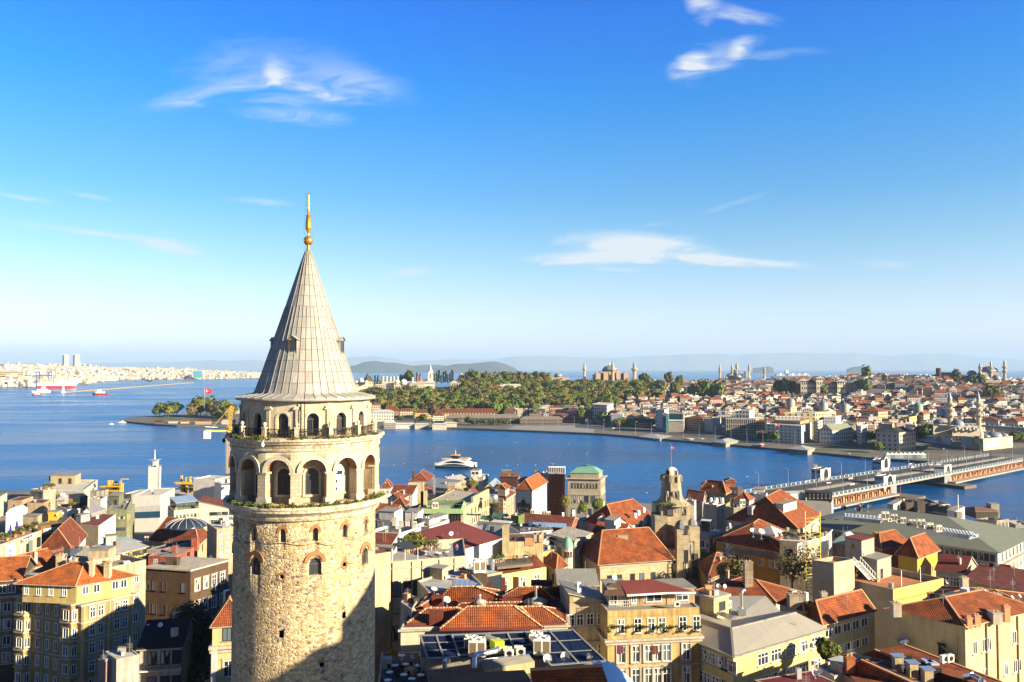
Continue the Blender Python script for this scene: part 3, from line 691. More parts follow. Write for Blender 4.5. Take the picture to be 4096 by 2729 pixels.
 for d,z,r_,where in spots:
  mb=MB();p=rot2(0,-r_,th(d));s_=rr.uniform(.25,.5)*(1.5 if d>46 and z<75 else 1)
  ltf(mb,(0,0,0),s_,70,LEAFY if rr.random()<.45 else LEAFD,rr,.7,.11)
  for j in range(3):
   q=rot2(rr.uniform(-.9,.9),0,th(d));ltf(mb,(q[0],q[1],-.02),s_*.5,24,LEAFD,rr,.4,.09)
  mb.tube((0,0,-.1),(.05,0,s_*.6),.02,bark(),4)
  o=ob('weed_tuft',mb.mesh('weed_tuft'),None,(TX+p[0],TY+p[1],z));T(o,f'green weed tuft growing from {where} of the stone tower','plant',f'weeds on {where}')
PLA2=pla((.63,.55,.41),.35);LEADR=plain((.3,.29,.27),.6)
_n0=set(COL.objects)
tower()
TS=.962
for _o in[o for o in COL.objects if o not in _n0 and o.parent is None]:
 _o.location=(TX+(_o.location.x-TX)*TS,TY+(_o.location.y-TY)*TS,_o.location.z);_o.scale=(TS,TS,1)
 # ---------------------------------------------------------------- builder of houses
_win={}
def win_mesh(w,h,st,pane):
 """frame and pane meshes of a rectangular window, origin at the sill centre, facing -Y.  st: w white casement, k white cross bars, b brown, n bare opening, t stone surround, g steel grid"""
 key=(round(w,2),round(h,2),st,pane)
 if key in _win:return _win[key]
 f=MB();fm={'w':WHITE,'k':WHITE,'b':BROWNF,'n':BROWNF,'t':WHITE,'g':WHITE,'d':IRON}[st];t=.09
 f.box((-w/2+t/2,-.03,0),(t,.08,h),fm);f.box((w/2-t/2,-.03,0),(t,.08,h),fm);f.box((0,-.03,h-t),(w-2*t,.08,t),fm);f.box((0,-.03,0),(w-2*t,.08,t),fm)
 if st in 'wktg':
  n=max(1,round(w/.75))if st=='g' else 2
  for i in range(1,n):f.box((-w/2+w*i/n,-.025,t),(.08,.06,h-2*t),fm)
  if st in 'ktg':f.box((0,-.024,h*.62),(w-2*t,.05,.07),fm)
 if st in 'bd':f.box((0,-.025,t),(.06,.06,h-2*t),fm)
 if st=='t':
  f.box((-w/2-.1,-.06,-.1),(.18,.16,h+.3),SURR);f.box((w/2+.1,-.06,-.1),(.18,.16,h+.3),SURR);f.box((0,-.08,h+.2),(w+.6,.28,.16),SURR)
 f.box((0,-.1,-.12),(w+.24,.26,.1),SURR if st!='n' else IRON)
 g=MB();y=-.008
 g.face([(-w/2+.02,y,.02),(w/2-.02,y,.02),(w/2-.02,y,h-.02),(-w/2+.02,y,h-.02)],pane)
 _win[key]=(f.mesh('window'),g.mesh('pane'));return _win[key]
SURR=pla((.55,.5,.42),.3)
PANES=[GL,GL,GL,glass((.05,.065,.08)),curtain(),curtain((.3,.28,.24)),curtain((.6,.58,.52))]
def pwin(par,p,n,w,h,st,rr,sub=True,pane=None):
 f,g=win_mesh(w,h,st,pane or rr.choice(PANES));phi=math.atan2(n[0],-n[1])
 o=ob('window',f,par,p,phi)
 ob('pane',g,o);return o
def fwin(par,a,b,z,spec,rr):
 """a, b: eave corners (xy) left to right as seen from outside; spec: dict(c, r, w, h, top, fs, m, st, skip)"""
 a,b=V3(a[:2]),V3(b[:2]);d=b-a;L=d.length;d.normalize();n=V3((d.y,-d.x))
 c,r=spec.get('c',3),spec.get('r',3);w,h=spec.get('w',1.1),spec.get('h',1.7);top,fs=spec.get('top',.9),spec.get('fs',3.3)
 m0,m1=spec.get('m',(.08,.08));st=spec.get('st','w');skip=spec.get('skip',())
 pos=spec.get('pos')or[m0+(1-m0-m1)*((i+.5)/c)for i in range(c)]
 for j in range(r):
  for i,f in enumerate(pos):
   if(j,i)in skip or rr.random()<spec.get('miss',0):continue
   q=a+d*L*f+n*spec.get('out',.0);pwin(par,(q.x,q.y,z-top-h-j*fs),n,w,h,st,rr,pane=spec.get('pane'))
def ots(q,o):
 """push a quad (L,N,R,B) outwards by o"""
 c=sum((V3(p[:2])for p in q),V3((0,0)))/len(q);out=[]
 n=len(q);ar=sum(q[i][0]*q[(i+1)%n][1]-q[(i+1)%n][0]*q[i][1]for i in range(n));sg=1 if ar>0 else-1
 for i in range(n):
  p,a,b=V3(q[i][:2]),V3(q[i-1][:2]),V3(q[(i+1)%n][:2])
  e1,e2=(p-a).normalized(),(b-p).normalized();n1,n2=V3((e1.y,-e1.x))*sg,V3((e2.y,-e2.x))*sg
  bis=(n1+n2);k=o/max(.35,(bis.length_squared/2))if bis.length>1e-6 else o
  out.append(p+bis*k)
 return out
def rfm(mb,q,z,kind,rise,m,over,wallm,trim,axis=None,hip=.5):
 """q: four corners; kind hip / gable / shed / pyr"""
 e=ots(q,over);E=[V3((p.x,p.y,z))for p in e];l01=(E[1]-E[0]).length+(E[2]-E[3]).length;l12=(E[2]-E[1]).length+(E[3]-E[0]).length
 if axis is None:axis=0 if l01>=l12 else 1
 if axis==1:E=E[1:]+E[:1];q=q[1:]+q[:1]
 # ridge runs along edge 0-1
 m03,m12=(E[0]+E[3])/2,(E[1]+E[2])/2;up=zv(rise)
 if kind=='gable':r0,r1=m03+up,m12+up
 elif kind=='shed':
  A,B_,C_,D=E[0],E[1],E[2]+up,E[3]+up
 else:
  half=(E[3]-E[0]).length/2;L=(m12-m03).length;k=min(.5,hip*2*half/max(L,1e-3)*.5)if kind=='hip' else .5
  r0,r1=m03.lerp(m12,k)+up,m12.lerp(m03,k)+up
 dz=zv(-.14)
 if kind=='shed':
  mb.face([A,B_,C_,D],m)
  for a,b in((A,B_),(B_,C_),(C_,D),(D,A)):mb.face([a+dz,b+dz,b,a],trim)
  mb.face([D+dz,C_+dz,B_+dz,A+dz],trim)
  mb.face([(q[1][0],q[1][1],z),(q[2][0],q[2][1],z),(q[2][0],q[2][1],z+rise*.93)],wallm);mb.face([(q[0][0],q[0][1],z),(q[3][0],q[3][1],z),(q[3][0],q[3][1],z+rise*.93)],wallm)
  mb.face([(q[2][0],q[2][1],z),(q[3][0],q[3][1],z),(q[3][0],q[3][1],z+rise*.93),(q[2][0],q[2][1],z+rise*.93)],wallm)
  return
 mb.face([E[0],E[1],r1,r0],m);mb.face([E[2],E[3],r0,r1],m)
 if kind=='gable':
  for(a,b,r_)in((0,3,r0),(1,2,r1)):
   ri=V3((r_.x,r_.y,r_.z-.25));c=(V3((q[a][0],q[a][1],0))+V3((q[b][0],q[b][1],0)))/2
   mb.face([(q[a][0],q[a][1],z-.02),(q[b][0],q[b][1],z-.02),(c.x,c.y,z+rise*(1-over*.1)-.1)],wallm)
   mb.face([E[a],r_,r_+dz*2,E[a]+dz*2],trim);mb.face([r_,E[b],E[b]+dz*2,r_+dz*2],trim)
 else:
  mb.face([E[1],E[2],r1],m);mb.face([E[3],E[0],r0],m)
 for i in range(4):mb.face([E[i]+dz,E[(i+1)%4]+dz,E[(i+1)%4],E[i]],trim)
 mb.face([E[3]+dz,E[2]+dz,E[1]+dz,E[0]+dz],trim)
 # ridge and hip caps
 if m.name.startswith('roof_tiles'):
  segs=[(r0,r1)]+([(E[0],r0),(E[3],r0),(E[1],r1),(E[2],r1)]if kind!='gable' else[])
  for a,b in segs:mb.bar(a+zv(.1),b+zv(.1),.28,.12,CAPT)
CAPT=plain((.46,.24,.12),.85)
def inset(q,o):return ots(q,-o)
BLD=[]
def bld(label,c,L,N,Rr,d,wall=None,h=None,base=None,dep=12.0,roof='flat',rm=None,rise=2.5,over=.5,axis=None,hip=1.0,wl_=None,wr=None,ppt=.6,bds=(),bandm=None,cat='house',name='house',into=None,corn=.0,trim=None,group=None,z=None,quad=None):
 """eave corners as pixels of a crop: left, near, right (two may be None-free); d: distance of the near corner along the view"""
 rr=random.Random(hash(label)%1000 if False else sum(map(ord,label)))
 g=lambda p:px(c,*p)
 n0=g(N)
 if z is None:z=PD(n0[0],n0[1],d).z
 pn=P(n0[0],n0[1],z)
 pl=P(*g(L),z)if L is not None else None;pr=P(*g(Rr),z)if Rr is not None else None
 if quad:Q=[P(*g(p),z)for p in quad]
 else:
  if pl is None:
   e=(pr-pn).normalized();pl=pn+V3((-e.y,e.x,0))*dep if True else None
  if pr is None:
   e=(pn-pl).normalized();pr=pn+V3((-e.y,e.x,0))*dep
  Q=[pl,pn,pr,pl+pr-pn]
 if into is None:
  b0=min(nz(p.x,p.y)for p in Q)if Q[0].y<620 else min(fz(p.x,p.y)for p in Q)
  bz=base if base is not None else b0-1.0
  rt=root(name,(sum(p.x for p in Q)/4,sum(p.y for p in Q)/4,bz),label,cat,group)
 else:rt=into;bz=base if base is not None else z-3.0
 if h is not None:bz=z-h
 wall=wall or pla((.5,.42,.3));trim=trim or SURR
 mb=MB();poly=[(p.x,p.y)for p in Q];ztop=z-ppt if roof=='flat' else z
 mb.prism(poly,bz,ztop,wall,rm if roof=='flat' and rm else(FELTG if roof=='flat' else wall))
 if roof=='flat' and ppt>0:
  i_=inset(Q,.25)
  for k in range(4):
   a,b,a2,b2=Q[k],Q[(k+1)%4],i_[k],i_[(k+1)%4]
   mb.face([(a.x,a.y,ztop),(b.x,b.y,ztop),(b.x,b.y,z),(a.x,a.y,z)],wall);mb.face([(b2.x,b2.y,ztop),(a2.x,a2.y,ztop),(a2.x,a2.y,z),(b2.x,b2.y,z)],wall)
   mb.face([(a.x,a.y,z),(b.x,b.y,z),(b2.x,b2.y,z),(a2.x,a2.y,z)],trim)
 w_=mb.build('wall',rt)
 for off,pr_,hh in[(o if isinstance(o,tuple)else(o,.22,.3))for o in bds]:
  e=ots(Q,pr_);cb=MB();cb.prism([(p.x,p.y)for p in e],z-off-hh,z-off,bandm or trim);cb.build('cornice',rt)
 if corn:
  e=ots(Q,corn);cb=MB();cb.prism([(p.x,p.y)for p in e],z-.35,z-.02 if roof!='flat' else z+.02,bandm or trim);cb.build('cornice',rt)
 if roof!='flat':
  mb=MB();rfm(mb,Q,z+.03,roof,rise,rm or tiles(TERRA),over,wall,trim,axis,hip);mb.build('roof',rt)
 for spec,a,b in((wl_,Q[0],Q[1]),(wr,Q[1],Q[2])):
  if spec:
   for s in(spec if isinstance(spec,list)else[spec]):fwin(rt,a,b,z,s,rr)
 r=Rec(rt=rt,roof=roof,near=Q[0].y<620 and into is None,z=z,Q=Q,deck=ztop,rr=rr,c=c,bz=bz);BLD.append(r);return r
def rf(b,x,y,dz=.0,c=None):return PZ(c or b.c,x,y,b.deck+dz)
def chy(b,x,y,w=.8,h=2.0,m=None,dz=.0,c=None,d2=None,cap=True,bandc=None):
 """x, y: the foot of its near face"""
 p=rf(b,x,y,dz,c);mb=MB();m=m or SURR;d2=d2 or w
 mb.box((p.x,p.y+d2/2,p.z-.8),(w,d2,h+.8),m)
 if cap:mb.box((p.x,p.y+d2/2,p.z+h),(w+.2,d2+.2,.14),m);mb.box((p.x-w*.2,p.y+d2/2,p.z+h+.14),(.22,.22,.3),CAPT);mb.box((p.x+w*.22,p.y+d2/2,p.z+h+.14),(.22,.22,.26),CAPT)
 for k in(bandc or()):mb.box((p.x,p.y+d2/2,p.z+h*k),(w+.04,d2+.04,.12),CAPT)
 return mb.build('chimney',b.rt)
def hut(b,c,L,N,Rr,hh,wall=None,roof='flat',rm=None,rise=.6,over=.2,wl_=None,wr=None,dz=.0,dep=3.0,ppt=.0,name='roof_room',axis=None):
 """a room standing on the roof: pixels are of its FOOT corners"""
 z0=b.deck+dz;g=lambda p:PZ(c,*p,z0)
 pn=g(N);pl=g(L)if L else None;pr=g(Rr)if Rr else None
 if pl is None:e=(pr-pn).normalized();pl=pn+V3((-e.y,e.x,0))*dep
 if pr is None:e=(pn-pl).normalized();pr=pn+V3((-e.y,e.x,0))*dep
 Q=[pl,pn,pr,pl+pr-pn];wall=wall or SURR;mb=MB();mb.prism([(p.x,p.y)for p in Q],z0-.3,z0+hh,wall,rm or FELTG);o=mb.build(name,b.rt)
 mb=MB()
 if roof=='flat':
  e=ots(Q,over);mb.prism([(p.x,p.y)for p in e],z0+hh+.01,z0+hh+.16,rm or FELTG)
 else:rfm(mb,Q,z0+hh+.02,roof,rise,rm or tiles(TERRA),over,wall,SURR,axis)
 mb.build('roof',o)
 for spec,a,q2 in((wl_,Q[0],Q[1]),(wr,Q[1],Q[2])):
  if spec:
   for s_ in(spec if isinstance(spec,list)else[spec]):fwin(o,a,q2,z0+hh,s_,b.rr)
 return Rec(rt=b.rt,z=z0+hh,deck=z0+hh+.16,Q=Q,rr=b.rr,c=c,bz=z0)
FELTG=felt((.24,.225,.2));FELTW=felt((.5,.47,.42));FELTD=felt((.022,.022,.024));FELTM=felt((.15,.035,.03),.4);FELTB=felt((.16,.085,.055),.5)
TILE=tiles(TERRA);TILED=tiles((.25,.065,.025));TILEB=tiles((.22,.07,.035));TILEO=tiles((.46,.13,.03))
ZINC=met((.42,.41,.39),.45);ZINCB=met((.24,.29,.34),.6);GREENR=met((.2,.215,.16),.6,.6)
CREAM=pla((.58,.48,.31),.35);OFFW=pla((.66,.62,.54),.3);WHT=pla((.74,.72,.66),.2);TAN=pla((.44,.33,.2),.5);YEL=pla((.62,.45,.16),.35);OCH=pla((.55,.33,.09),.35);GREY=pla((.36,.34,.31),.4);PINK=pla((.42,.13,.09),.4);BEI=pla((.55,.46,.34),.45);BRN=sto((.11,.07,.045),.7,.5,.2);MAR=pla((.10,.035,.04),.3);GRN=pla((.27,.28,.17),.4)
# ---------------------------------------------------------------- small things that stand on roofs
def dish_mesh():
 mb=MB();n=14;rows=[]
 for j in range(5):r=.6*j/4;rows.append([(r*math.cos(2*math.pi*i/n),-.28*(r/.6)**2+.02,r*math.sin(2*math.pi*i/n))for i in range(n)])
 mb.grid(rows,DISHM,True,None,True,flip=True);mb.tube((0,-.25,-.6),(0,-.72,.0),.02,STEEL,4);mb.tube((0,-.25,.55),(0,-.72,.0),.02,STEEL,4);mb.box((0,-.74,-.06),(.1,.12,.12),STEEL);return mb.mesh('reflector')
DISHM=plain((.72,.72,.7),.45);DISHK=plain((.03,.03,.032),.5)
_dm=dish_mesh();_pm=MB();_pm.tube((0,.08,-1.0),(0,.08,.05),.035,STEEL,6);_pm.box((0,.05,-.1),(.12,.16,.2),STEEL);_pm.box((0,.08,-1.02),(.4,.4,.05),STEEL);_pmm=_pm.mesh('mast')
_dk=_dm.copy();_dk.materials[0]=DISHK
def dish(p,label,s=1.0,rz=.35,dark=False,tilt=.6):
 s*=.6
 o=root('satellite_dish',(p.x,p.y,p.z),label,'satellite dish');m=ob('mast',_pmm,o,None,0,s);m.location=(0,0,1.02*s)
 r=ob('reflector',_dk if dark else _dm,o,None,0,s);r.location=(0,0,1.1*s);r.rotation_euler=(-tilt,0,rz);return o
def ac_meshes(w,d,h,fans):
 mb=MB();mb.box((0,0,.1),(w,d,h),ACM)
 for k in(-1,1):mb.box((k*w*.35,0,0),(.1,d,.1),STEEL)
 g=MB()
 if fans=='front':
  for k in range(5):g.face([(.05*w+.32*w*math.cos(a),-d/2-.012,.1+h*.5+.36*h*math.sin(a))for a in[2*math.pi*i/14 for i in range(14)]],DARK);break
 else:
  for sx in(-1,1):
   x0=sx*w*.25;g.face([(x0-w*.2,-d/2-.012,.25*h),(x0+w*.2,-d/2-.012,.25*h),(x0+w*.2,-d/2-.012,.92*h),(x0-w*.2,-d/2-.012,.92*h)],COILM)
 t=MB()
 if fans=='top':
  for sx in(-1,1):t.lth((sx*w*.25,0,.1+h),[(w*.22,0),(w*.2,.12),(w*.22,.24),(w*.17,.24),(w*.16,.06)],16,ACM,caps=False);t.lth((sx*w*.25,0,.1+h),[(w*.16,.06),(.01,.08)],16,DARK,caps=False)
 return mb.mesh('case'),g.mesh('fan_grille' if fans=='front' else 'coil'),(t.mesh('fan_cowl')if fans=='top' else None)
ACM=plain((.66,.64,.58),.5);COILM=plain((.16,.12,.08),.6)
_AC={'big':ac_meshes(1.9,.8,1.8,'top'),'split':ac_meshes(.95,.4,.75,'front')}
def ac(p,label,kind='split',rz=.0,s=1.0):
 s*=.64 if kind=='big' else .75
 o=root('air_conditioner',(p.x,p.y,p.z),label,'air conditioner');o.rotation_euler=(0,0,rz);o.scale=(s,s,s);a,b,t=_AC[kind]
 ob('case',a,o);ob('coil' if kind=='big' else 'fan_grille',b,o)
 if t:ob('fan_cowl',t,o)
 return o
def wall_ac(b,c,x,y,side,label,s=1.0):
 """a split unit hung on the left or right face at a pixel"""
 Q=b.Q;a,e=(Q[0],Q[1])if side=='L' else(Q[1],Q[2]);d=(e-a);d.z=0;d.normalize();n=V3((d.y,-d.x,0));r_=ray(*px(c,x,y));eye=zv(EYE)
 t=(a-eye).dot(n)/r_.dot(n);p=eye+r_*t+n*.26;return ac(p,label,'split',math.atan2(n.x,-n.y),s)
def onf(b,c,x,y,side,out=.0):
 Q=b.Q;a,e=(Q[0],Q[1])if side=='L' else(Q[1],Q[2]);d=(e-a);d.z=0;d.normalize();n=V3((d.y,-d.x,0));r_=ray(*px(c,x,y));eye=zv(EYE)
 t=(a-eye).dot(n)/r_.dot(n);return eye+r_*t+n*out,n
def tank(p,label,r=.6,h=1.5,m=None,group=None):
 mb=MB();mb.lth((p.x,p.y,p.z),[(r*.9,0),(r,.1),(r,h*.85),(r*.8,h),(.12,h+.08),(.12,h+.16)],16,m or WHITE);T(mb.build('water_tank',None,p),label,'water tank',group)
def pot(p,label,s=1.0,m=None,seed=0):
 o=root('potted_plant',p,label,'plant');rr=random.Random(seed);mb=MB();mb.lth((0,0,0),[(.2*s,0),(.28*s,.4*s),(.3*s,.42*s)],10,CAPT);ob('pot',mb.mesh('pot'),o)
 mb=MB();ltf(mb,(0,0,.6*s),.55*s,90,m or LEAFD,rr,1.4,.14*s);ob('foliage',mb.mesh('foliage'),o);return o
def table_meshes():
 a=MB();a.lth((0,0,.72),[(.02,0),(.46,.0),(.47,.02),(.46,.035),(.02,.036)],18,WHITE,caps=False);b=MB();b.tube((0,0,.03),(0,0,.72),.035,IRON,6);b.lth((0,0,0),[(.26,0),(.22,.04),(.03,.06)],12,IRON);return a.mesh('table_top'),b.mesh('pedestal')
_TB=table_meshes()
def cft(p,label,s=1.0):
 o=root('cafe_table',p,label,'table');ob('table_top',_TB[0],o,None,0,s);ob('pedestal',_TB[1],o,None,0,s);return o
def chair_meshes(m):
 se=MB();se.box((0,0,.42),(.44,.44,.05),m);bk=MB();bk.box((0,.2,.47),(.44,.05,.42),m);lg=MB();lg.tube((0,0,0),(0,0,.42),.02,m,5);return se.mesh('seat'),bk.mesh('backrest'),lg.mesh('leg')
_CH={'k':chair_meshes(IRON),'w':chair_meshes(WHITE),'o':chair_meshes(plain((.4,.2,.05),.6))}
def chair(p,label,rz=.0,k='k',group=None):
 o=root('chair',p,label,'chair',group);o.rotation_euler=(0,0,rz);s,b,l=_CH[k];ob('seat',s,o);ob('backrest',b,o)
 for sx,sy in((-1,-1),(1,-1),(1,1),(-1,1)):q=ob('leg',l,o);q.location=(sx*.19,sy*.19,0)
 return o
def psn(p,label,top,legs,rz=.0,pose='stand',hair=(.02,.015,.01)):
 """one skinned body; clothing as its children"""
 o=root('person',p,label,'person');o.rotation_euler=(0,0,rz)
 sit=pose=='sit';hz=.5 if sit else .92
 ks=(lambda s:((s*.1,-.42,.5),(s*.1,-.44,.05),(s*.1,-.58,.03)))if sit else(lambda s:((s*.11,-.02,.5),(s*.12,.02,.06),(s*.13,-.14,.03)))
 V=[(0,0,hz),(0,0,hz+.25),(0,0,hz+.5),(0,0,hz+.6),(0,-.02,hz+.72),(0,-.01,hz+.82)];E=[(i,i+1)for i in range(5)];rd=[.15,.13,.16,.055,.095,.07]
 for s in(-1,1):
  i=len(V);V+=[(s*.2,0,hz+.48),(s*.26,-.05,hz+.2),(s*.2,-.25,hz+.08),(s*.18,-.33,hz+.06)];rd+=[.06,.045,.036,.03];E+=[(2,i),(i,i+1),(i+1,i+2),(i+2,i+3)]
  i=len(V);V+=[(s*.1,0,hz-.06)]+list(ks(s));rd+=[.095,.07,.045,.04];E+=[(0,i),(i,i+1),(i+1,i+2),(i+2,i+3)]
 def skin(name,V,E,rd,m):
  bm=bmesh.new();ly=bm.verts.layers.skin.verify();vs=[bm.verts.new(v)for v in V]
  for a,b in E:bm.edges.new((vs[a],vs[b]))
  for k,(v,r_)in enumerate(zip(vs,rd)):v[ly].radius=(r_,r_);v[ly].use_root=k==0
  me=bpy.data.meshes.new(name);bm.to_mesh(me);bm.free()
  q=bpy.data.objects.new(name,me);COL.objects.link(q);q.modifiers.new('skin','SKIN')
  q.modifiers.new('sub','SUBSURF').render_levels=1;me.materials.append(m);q.parent=o;return q
 skin('body',V,E,rd,SKINM)
 sv=[V[0],V[1],V[2]];se=[(0,1),(1,2)];sr=[.165,.15,.18]
 for s,i in((-1,6),(1,14)):k=len(sv);sv+=[V[i],V[i+1]];se+=[(2,k),(k,k+1)];sr+=[.075,.06]
 skin('shirt',sv,se,sr,plain(top,.8))
 pv=[V[0]];pe=[];pr=[.165]
 for i in(10,18):k=len(pv);pv+=[V[i],V[i+1],V[i+2]];pe+=[(0,k),(k,k+1),(k+1,k+2)];pr+=[.11,.085,.06]
 skin('trousers',pv,pe,pr,plain(legs,.8))
 mb=MB();mb.lth((0,.015,hz+.7),[(.09,0),(.112,.07),(.09,.16),(.02,.2)],10,plain(hair,.7));ob('hair',mb.mesh('hair'),o);return o
SKINM=plain((.5,.3,.2),.6)
def text(par,s,p,n,size,m,name='lettering',align='CENTER',ext=.01,sx=1.0):
 cu=bpy.data.curves.new(name,'FONT');cu.body=s;cu.size=size;cu.align_x=align;cu.align_y='CENTER';cu.extrude=ext;t_=bpy.data.objects.new(name,cu);COL.objects.link(t_)
 me=bpy.data.meshes.new_from_object(t_.evaluated_get(bpy.context.evaluated_depsgraph_get()));bpy.data.objects.remove(t_);me.materials.clear();me.materials.append(m);me.name=name
 o=bpy.data.objects.new(name,me);COL.objects.link(o)
 o.parent=par;o.location=V3(p)-wl(par);o.rotation_euler=(math.pi/2,0,math.atan2(n.x,-n.y));o.scale=(sx,1,1);return o
def panel(b,c,quad,side,m,out=.05,name='sign_panel',th=.06):
 """a flat board on a face, corners as pixels"""
 pts=[onf(b,c,x,y,side,out)for x,y in quad];n=pts[0][1];mb=MB();A=[p for p,_ in pts];B_=[p-n*th for p in A]
 mb.face(A,m);k=len(A)
 for i in range(k):mb.face([A[i],A[(i+1)%k],B_[(i+1)%k],B_[i]],m)
 return mb.build(name,b.rt),n,A
def rail(par,pts,h=1.0,m=None,name='railing',n_mid=2,step=1.2):
 mb=MB();m=m or IRON
 for a,b in zip(pts,pts[1:]):
  a,b=V3(a),V3(b);L=(b-a).length;k=max(1,int(L/step));up=zv(h)
  for j in range(n_mid+1):mb.tube(a+up*(1-j/(n_mid+1)),b+up*(1-j/(n_mid+1)),.03,m,4)
  for i in range(k+1):q=a.lerp(b,i/k);mb.tube(q,q+up,.03,m,4)
 return mb.build(name,par)
 # ================================================================ houses left of the tower
W_=lambda c,r,w=1.1,h=1.7,top=.9,fs=3.3,st='w',m=(.06,.06),**k:dict(c=c,r=r,w=w,h=h,top=top,fs=fs,st=st,m=m,**k)
def box_bay(b,a,e,f,w,out,z1,z0,m,rr,rows,fs,top,cap=True,ww=1.0,hh=1.9,st='t'):
 """a projecting window bay on the face a-e at fraction f"""
 a,e=V3(a),V3(e);d=(e-a);d.z=0;L=d.length;d.normalize();n=V3((d.y,-d.x,0));c=a+d*L*f
 A,B_=c-d*w/2+n*.0,c+d*w/2;C_,D=B_-d*.35+n*out,A+d*.35+n*out;mb=MB();mb.prism([(p.x,p.y)for p in(A,D,C_,B_)],z0,z1,m,FELTG)
 if cap:
  q=ots([A,D,C_,B_],.22)
  for j in range(rows+1):
   zz=z1-.05-j*fs;mb.prism([(p.x,p.y)for p in q],zz,zz+.28,SURR)
 o=mb.build('bay',b.rt)
 for j in range(rows):
  for(p,q)in((D,C_),(C_,B_),(A,D)):
   dd=(q-p);dd.z=0;l=dd.length;dd.normalize();nn=V3((dd.y,-dd.x,0));mid=(p+q)/2
   if l>.9:pwin(o,(mid.x,mid.y,z1-top-hh-j*fs),nn,min(ww,l-.3)if p is not D else min(w-1.0,1.5),hh,'w',rr)
YB=pla((.50,.34,.13),.4);YP=pla((.60,.47,.21),.3)
b=bld('tall ochre corner apartment block with ornate bays and red tiled attic','H',(195,445),(815,540),(1320,432),155,YB,ppt=.3,bds=[(.0,.55,.35),(3.45,.2,.3),(6.9,.25,.3),(10.3,.2,.3)],wl_=W_(5,5,1.05,2.0,.95,3.43,'w',pos=[.31,.46,.60,.245,.53],skip=[(j,k)for j in range(5)for k in(3,4)]),wr=W_(4,5,1.05,2.0,.95,3.43,'t',pos=[.2,.36,.68,.84]))
Q=b.Q;box_bay(b,Q[0],Q[1],.1,3.2,1.2,b.z-.1,b.z-17,YB,b.rr,5,3.43,.95);box_bay(b,Q[0],Q[1],.84,3.4,1.2,b.z-.1,b.z-17,YB,b.rr,5,3.43,.95)
mb=MB()
for k in range(26):
 p=Q[1].lerp(Q[2],(k+.5)/26);mb.box((p.x-.1,p.y-.25,b.z-.5),(.22,.5,.35),SURR)
for f in(.02,.28,.52,.6,.98):
 p=Q[1].lerp(Q[2],f);mb.box((p.x,p.y,b.z-17),(.5,.4,16.6),pla((.56,.45,.27),.3))
for f in(.39,.2,.68):
 p=Q[0].lerp(Q[1],f);mb.box((p.x,p.y,b.z-17),(.4,.4,16.6),pla((.56,.45,.27),.3))
mb.build('pilaster',b.rt)
at_=bld('','H',(225,330),(760,352),(1300,262),155,YP,into=b.rt,base=b.z,roof='hip',rise=3.4,over=.7,rm=TILEO,hip=.9,wl_=W_(4,1,.95,1.8,.35,3,'k',pos=[.07,.3,.53,.78]),wr=W_(4,1,1.2,1.6,.4,3,'w',pos=[.16,.36,.7,.86]))
for x,y,w,h in((585,185,1.4,2.6),(900,260,.8,3.2),(1055,245,1.1,2.2),(710,205,1.2,2.2)):chy(at_,x,y,w,h,CREAM,1.2)
mb=MB();p=rf(at_,330,250,.9);mb.box((p.x,p.y,p.z),(2.2,1.6,.25),FELTM);mb.box((p.x,p.y-.05,p.z+.252),(1.6,1.1,.04),glass((.12,.16,.14)));mb.build('skylight',b.rt)
dish(rf(at_,655,110,3.6),'white satellite dish on a chimney of the ochre corner apartment block, left of a pair',1.3,-.6);dish(rf(at_,718,130,3.4),'white satellite dish on a chimney of the ochre corner apartment block, right of a pair',1.3,-.4)
for i,(x,y)in enumerate(((215,400),(250,410),(300,415),(620,470),(660,480),(710,488))):pot(PZ('H',x,y,b.z+.02),'flowering pot plant on the corner terrace ledge of the ochre apartment block' if i>2 else 'pot plant on the left roof terrace ledge of the ochre apartment block',1.0,LEAFD,i)['group']='terrace pot plants of the ochre block'
b=bld('beige rendered house with rooftop terrace behind the ochre apartment block','H',(1085,175),(1447,95),None,172,BEI,dep=9,ppt=1.0,wl_=[W_(1,4,1.0,1.9,2.5,4.1,'w',pos=[.73])])
hut(b,'H',(1075,110),(1150,70),None,2.4,BEI,dep=4)
psn(rf(b,1225,95),'person in a white shirt standing on the beige roof terrace',(.7,.7,.68),(.05,.06,.1),.5);psn(rf(b,1297,92),'person in a bright green top standing on the beige roof terrace',(.02,.4,.08),(.06,.06,.06),.2)
for i in range(6):pot(rf(b,1285+i*26,62,.3),'small clay pot on the wall of the beige roof terrace',.6,LEAFD,i+20)['group']='clay pots along the beige terrace wall'
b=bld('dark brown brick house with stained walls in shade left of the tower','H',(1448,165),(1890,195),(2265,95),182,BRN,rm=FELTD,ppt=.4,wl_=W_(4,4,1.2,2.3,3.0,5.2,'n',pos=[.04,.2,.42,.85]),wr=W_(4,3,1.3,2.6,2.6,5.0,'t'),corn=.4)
mb=MB();p=rf(b,1715,165);mb.box((p.x,p.y,p.z-.5),(3.2,1.0,2.6),BRN);mb.build('chimney',b.rt)
b=bld('pink rendered rooftop house with a blue sheet canopy','G',(1470,850),(1730,860),(1925,770),212,PINK,h=12,ppt=.3,wl_=W_(2,1,1.0,1.4,.8),wr=W_(1,1,1.6,2.4,.5,st='d',pos=[.7]))
p0=[PZ('G',x,y,b.z+.7)for x,y in((1500,860),(1640,815),(1760,795),(1600,832))];mb=MB();mb.face(p0,ZINCB);mb.face([(q.x,q.y,q.z-.06)for q in p0[::-1]],ZINCB);mb.build('canopy',b.rt)
chy(b,1925,775,1.6,2.5,PINK,cap=False);chy(b,1720,830,1.2,2.0,PINK,cap=False)
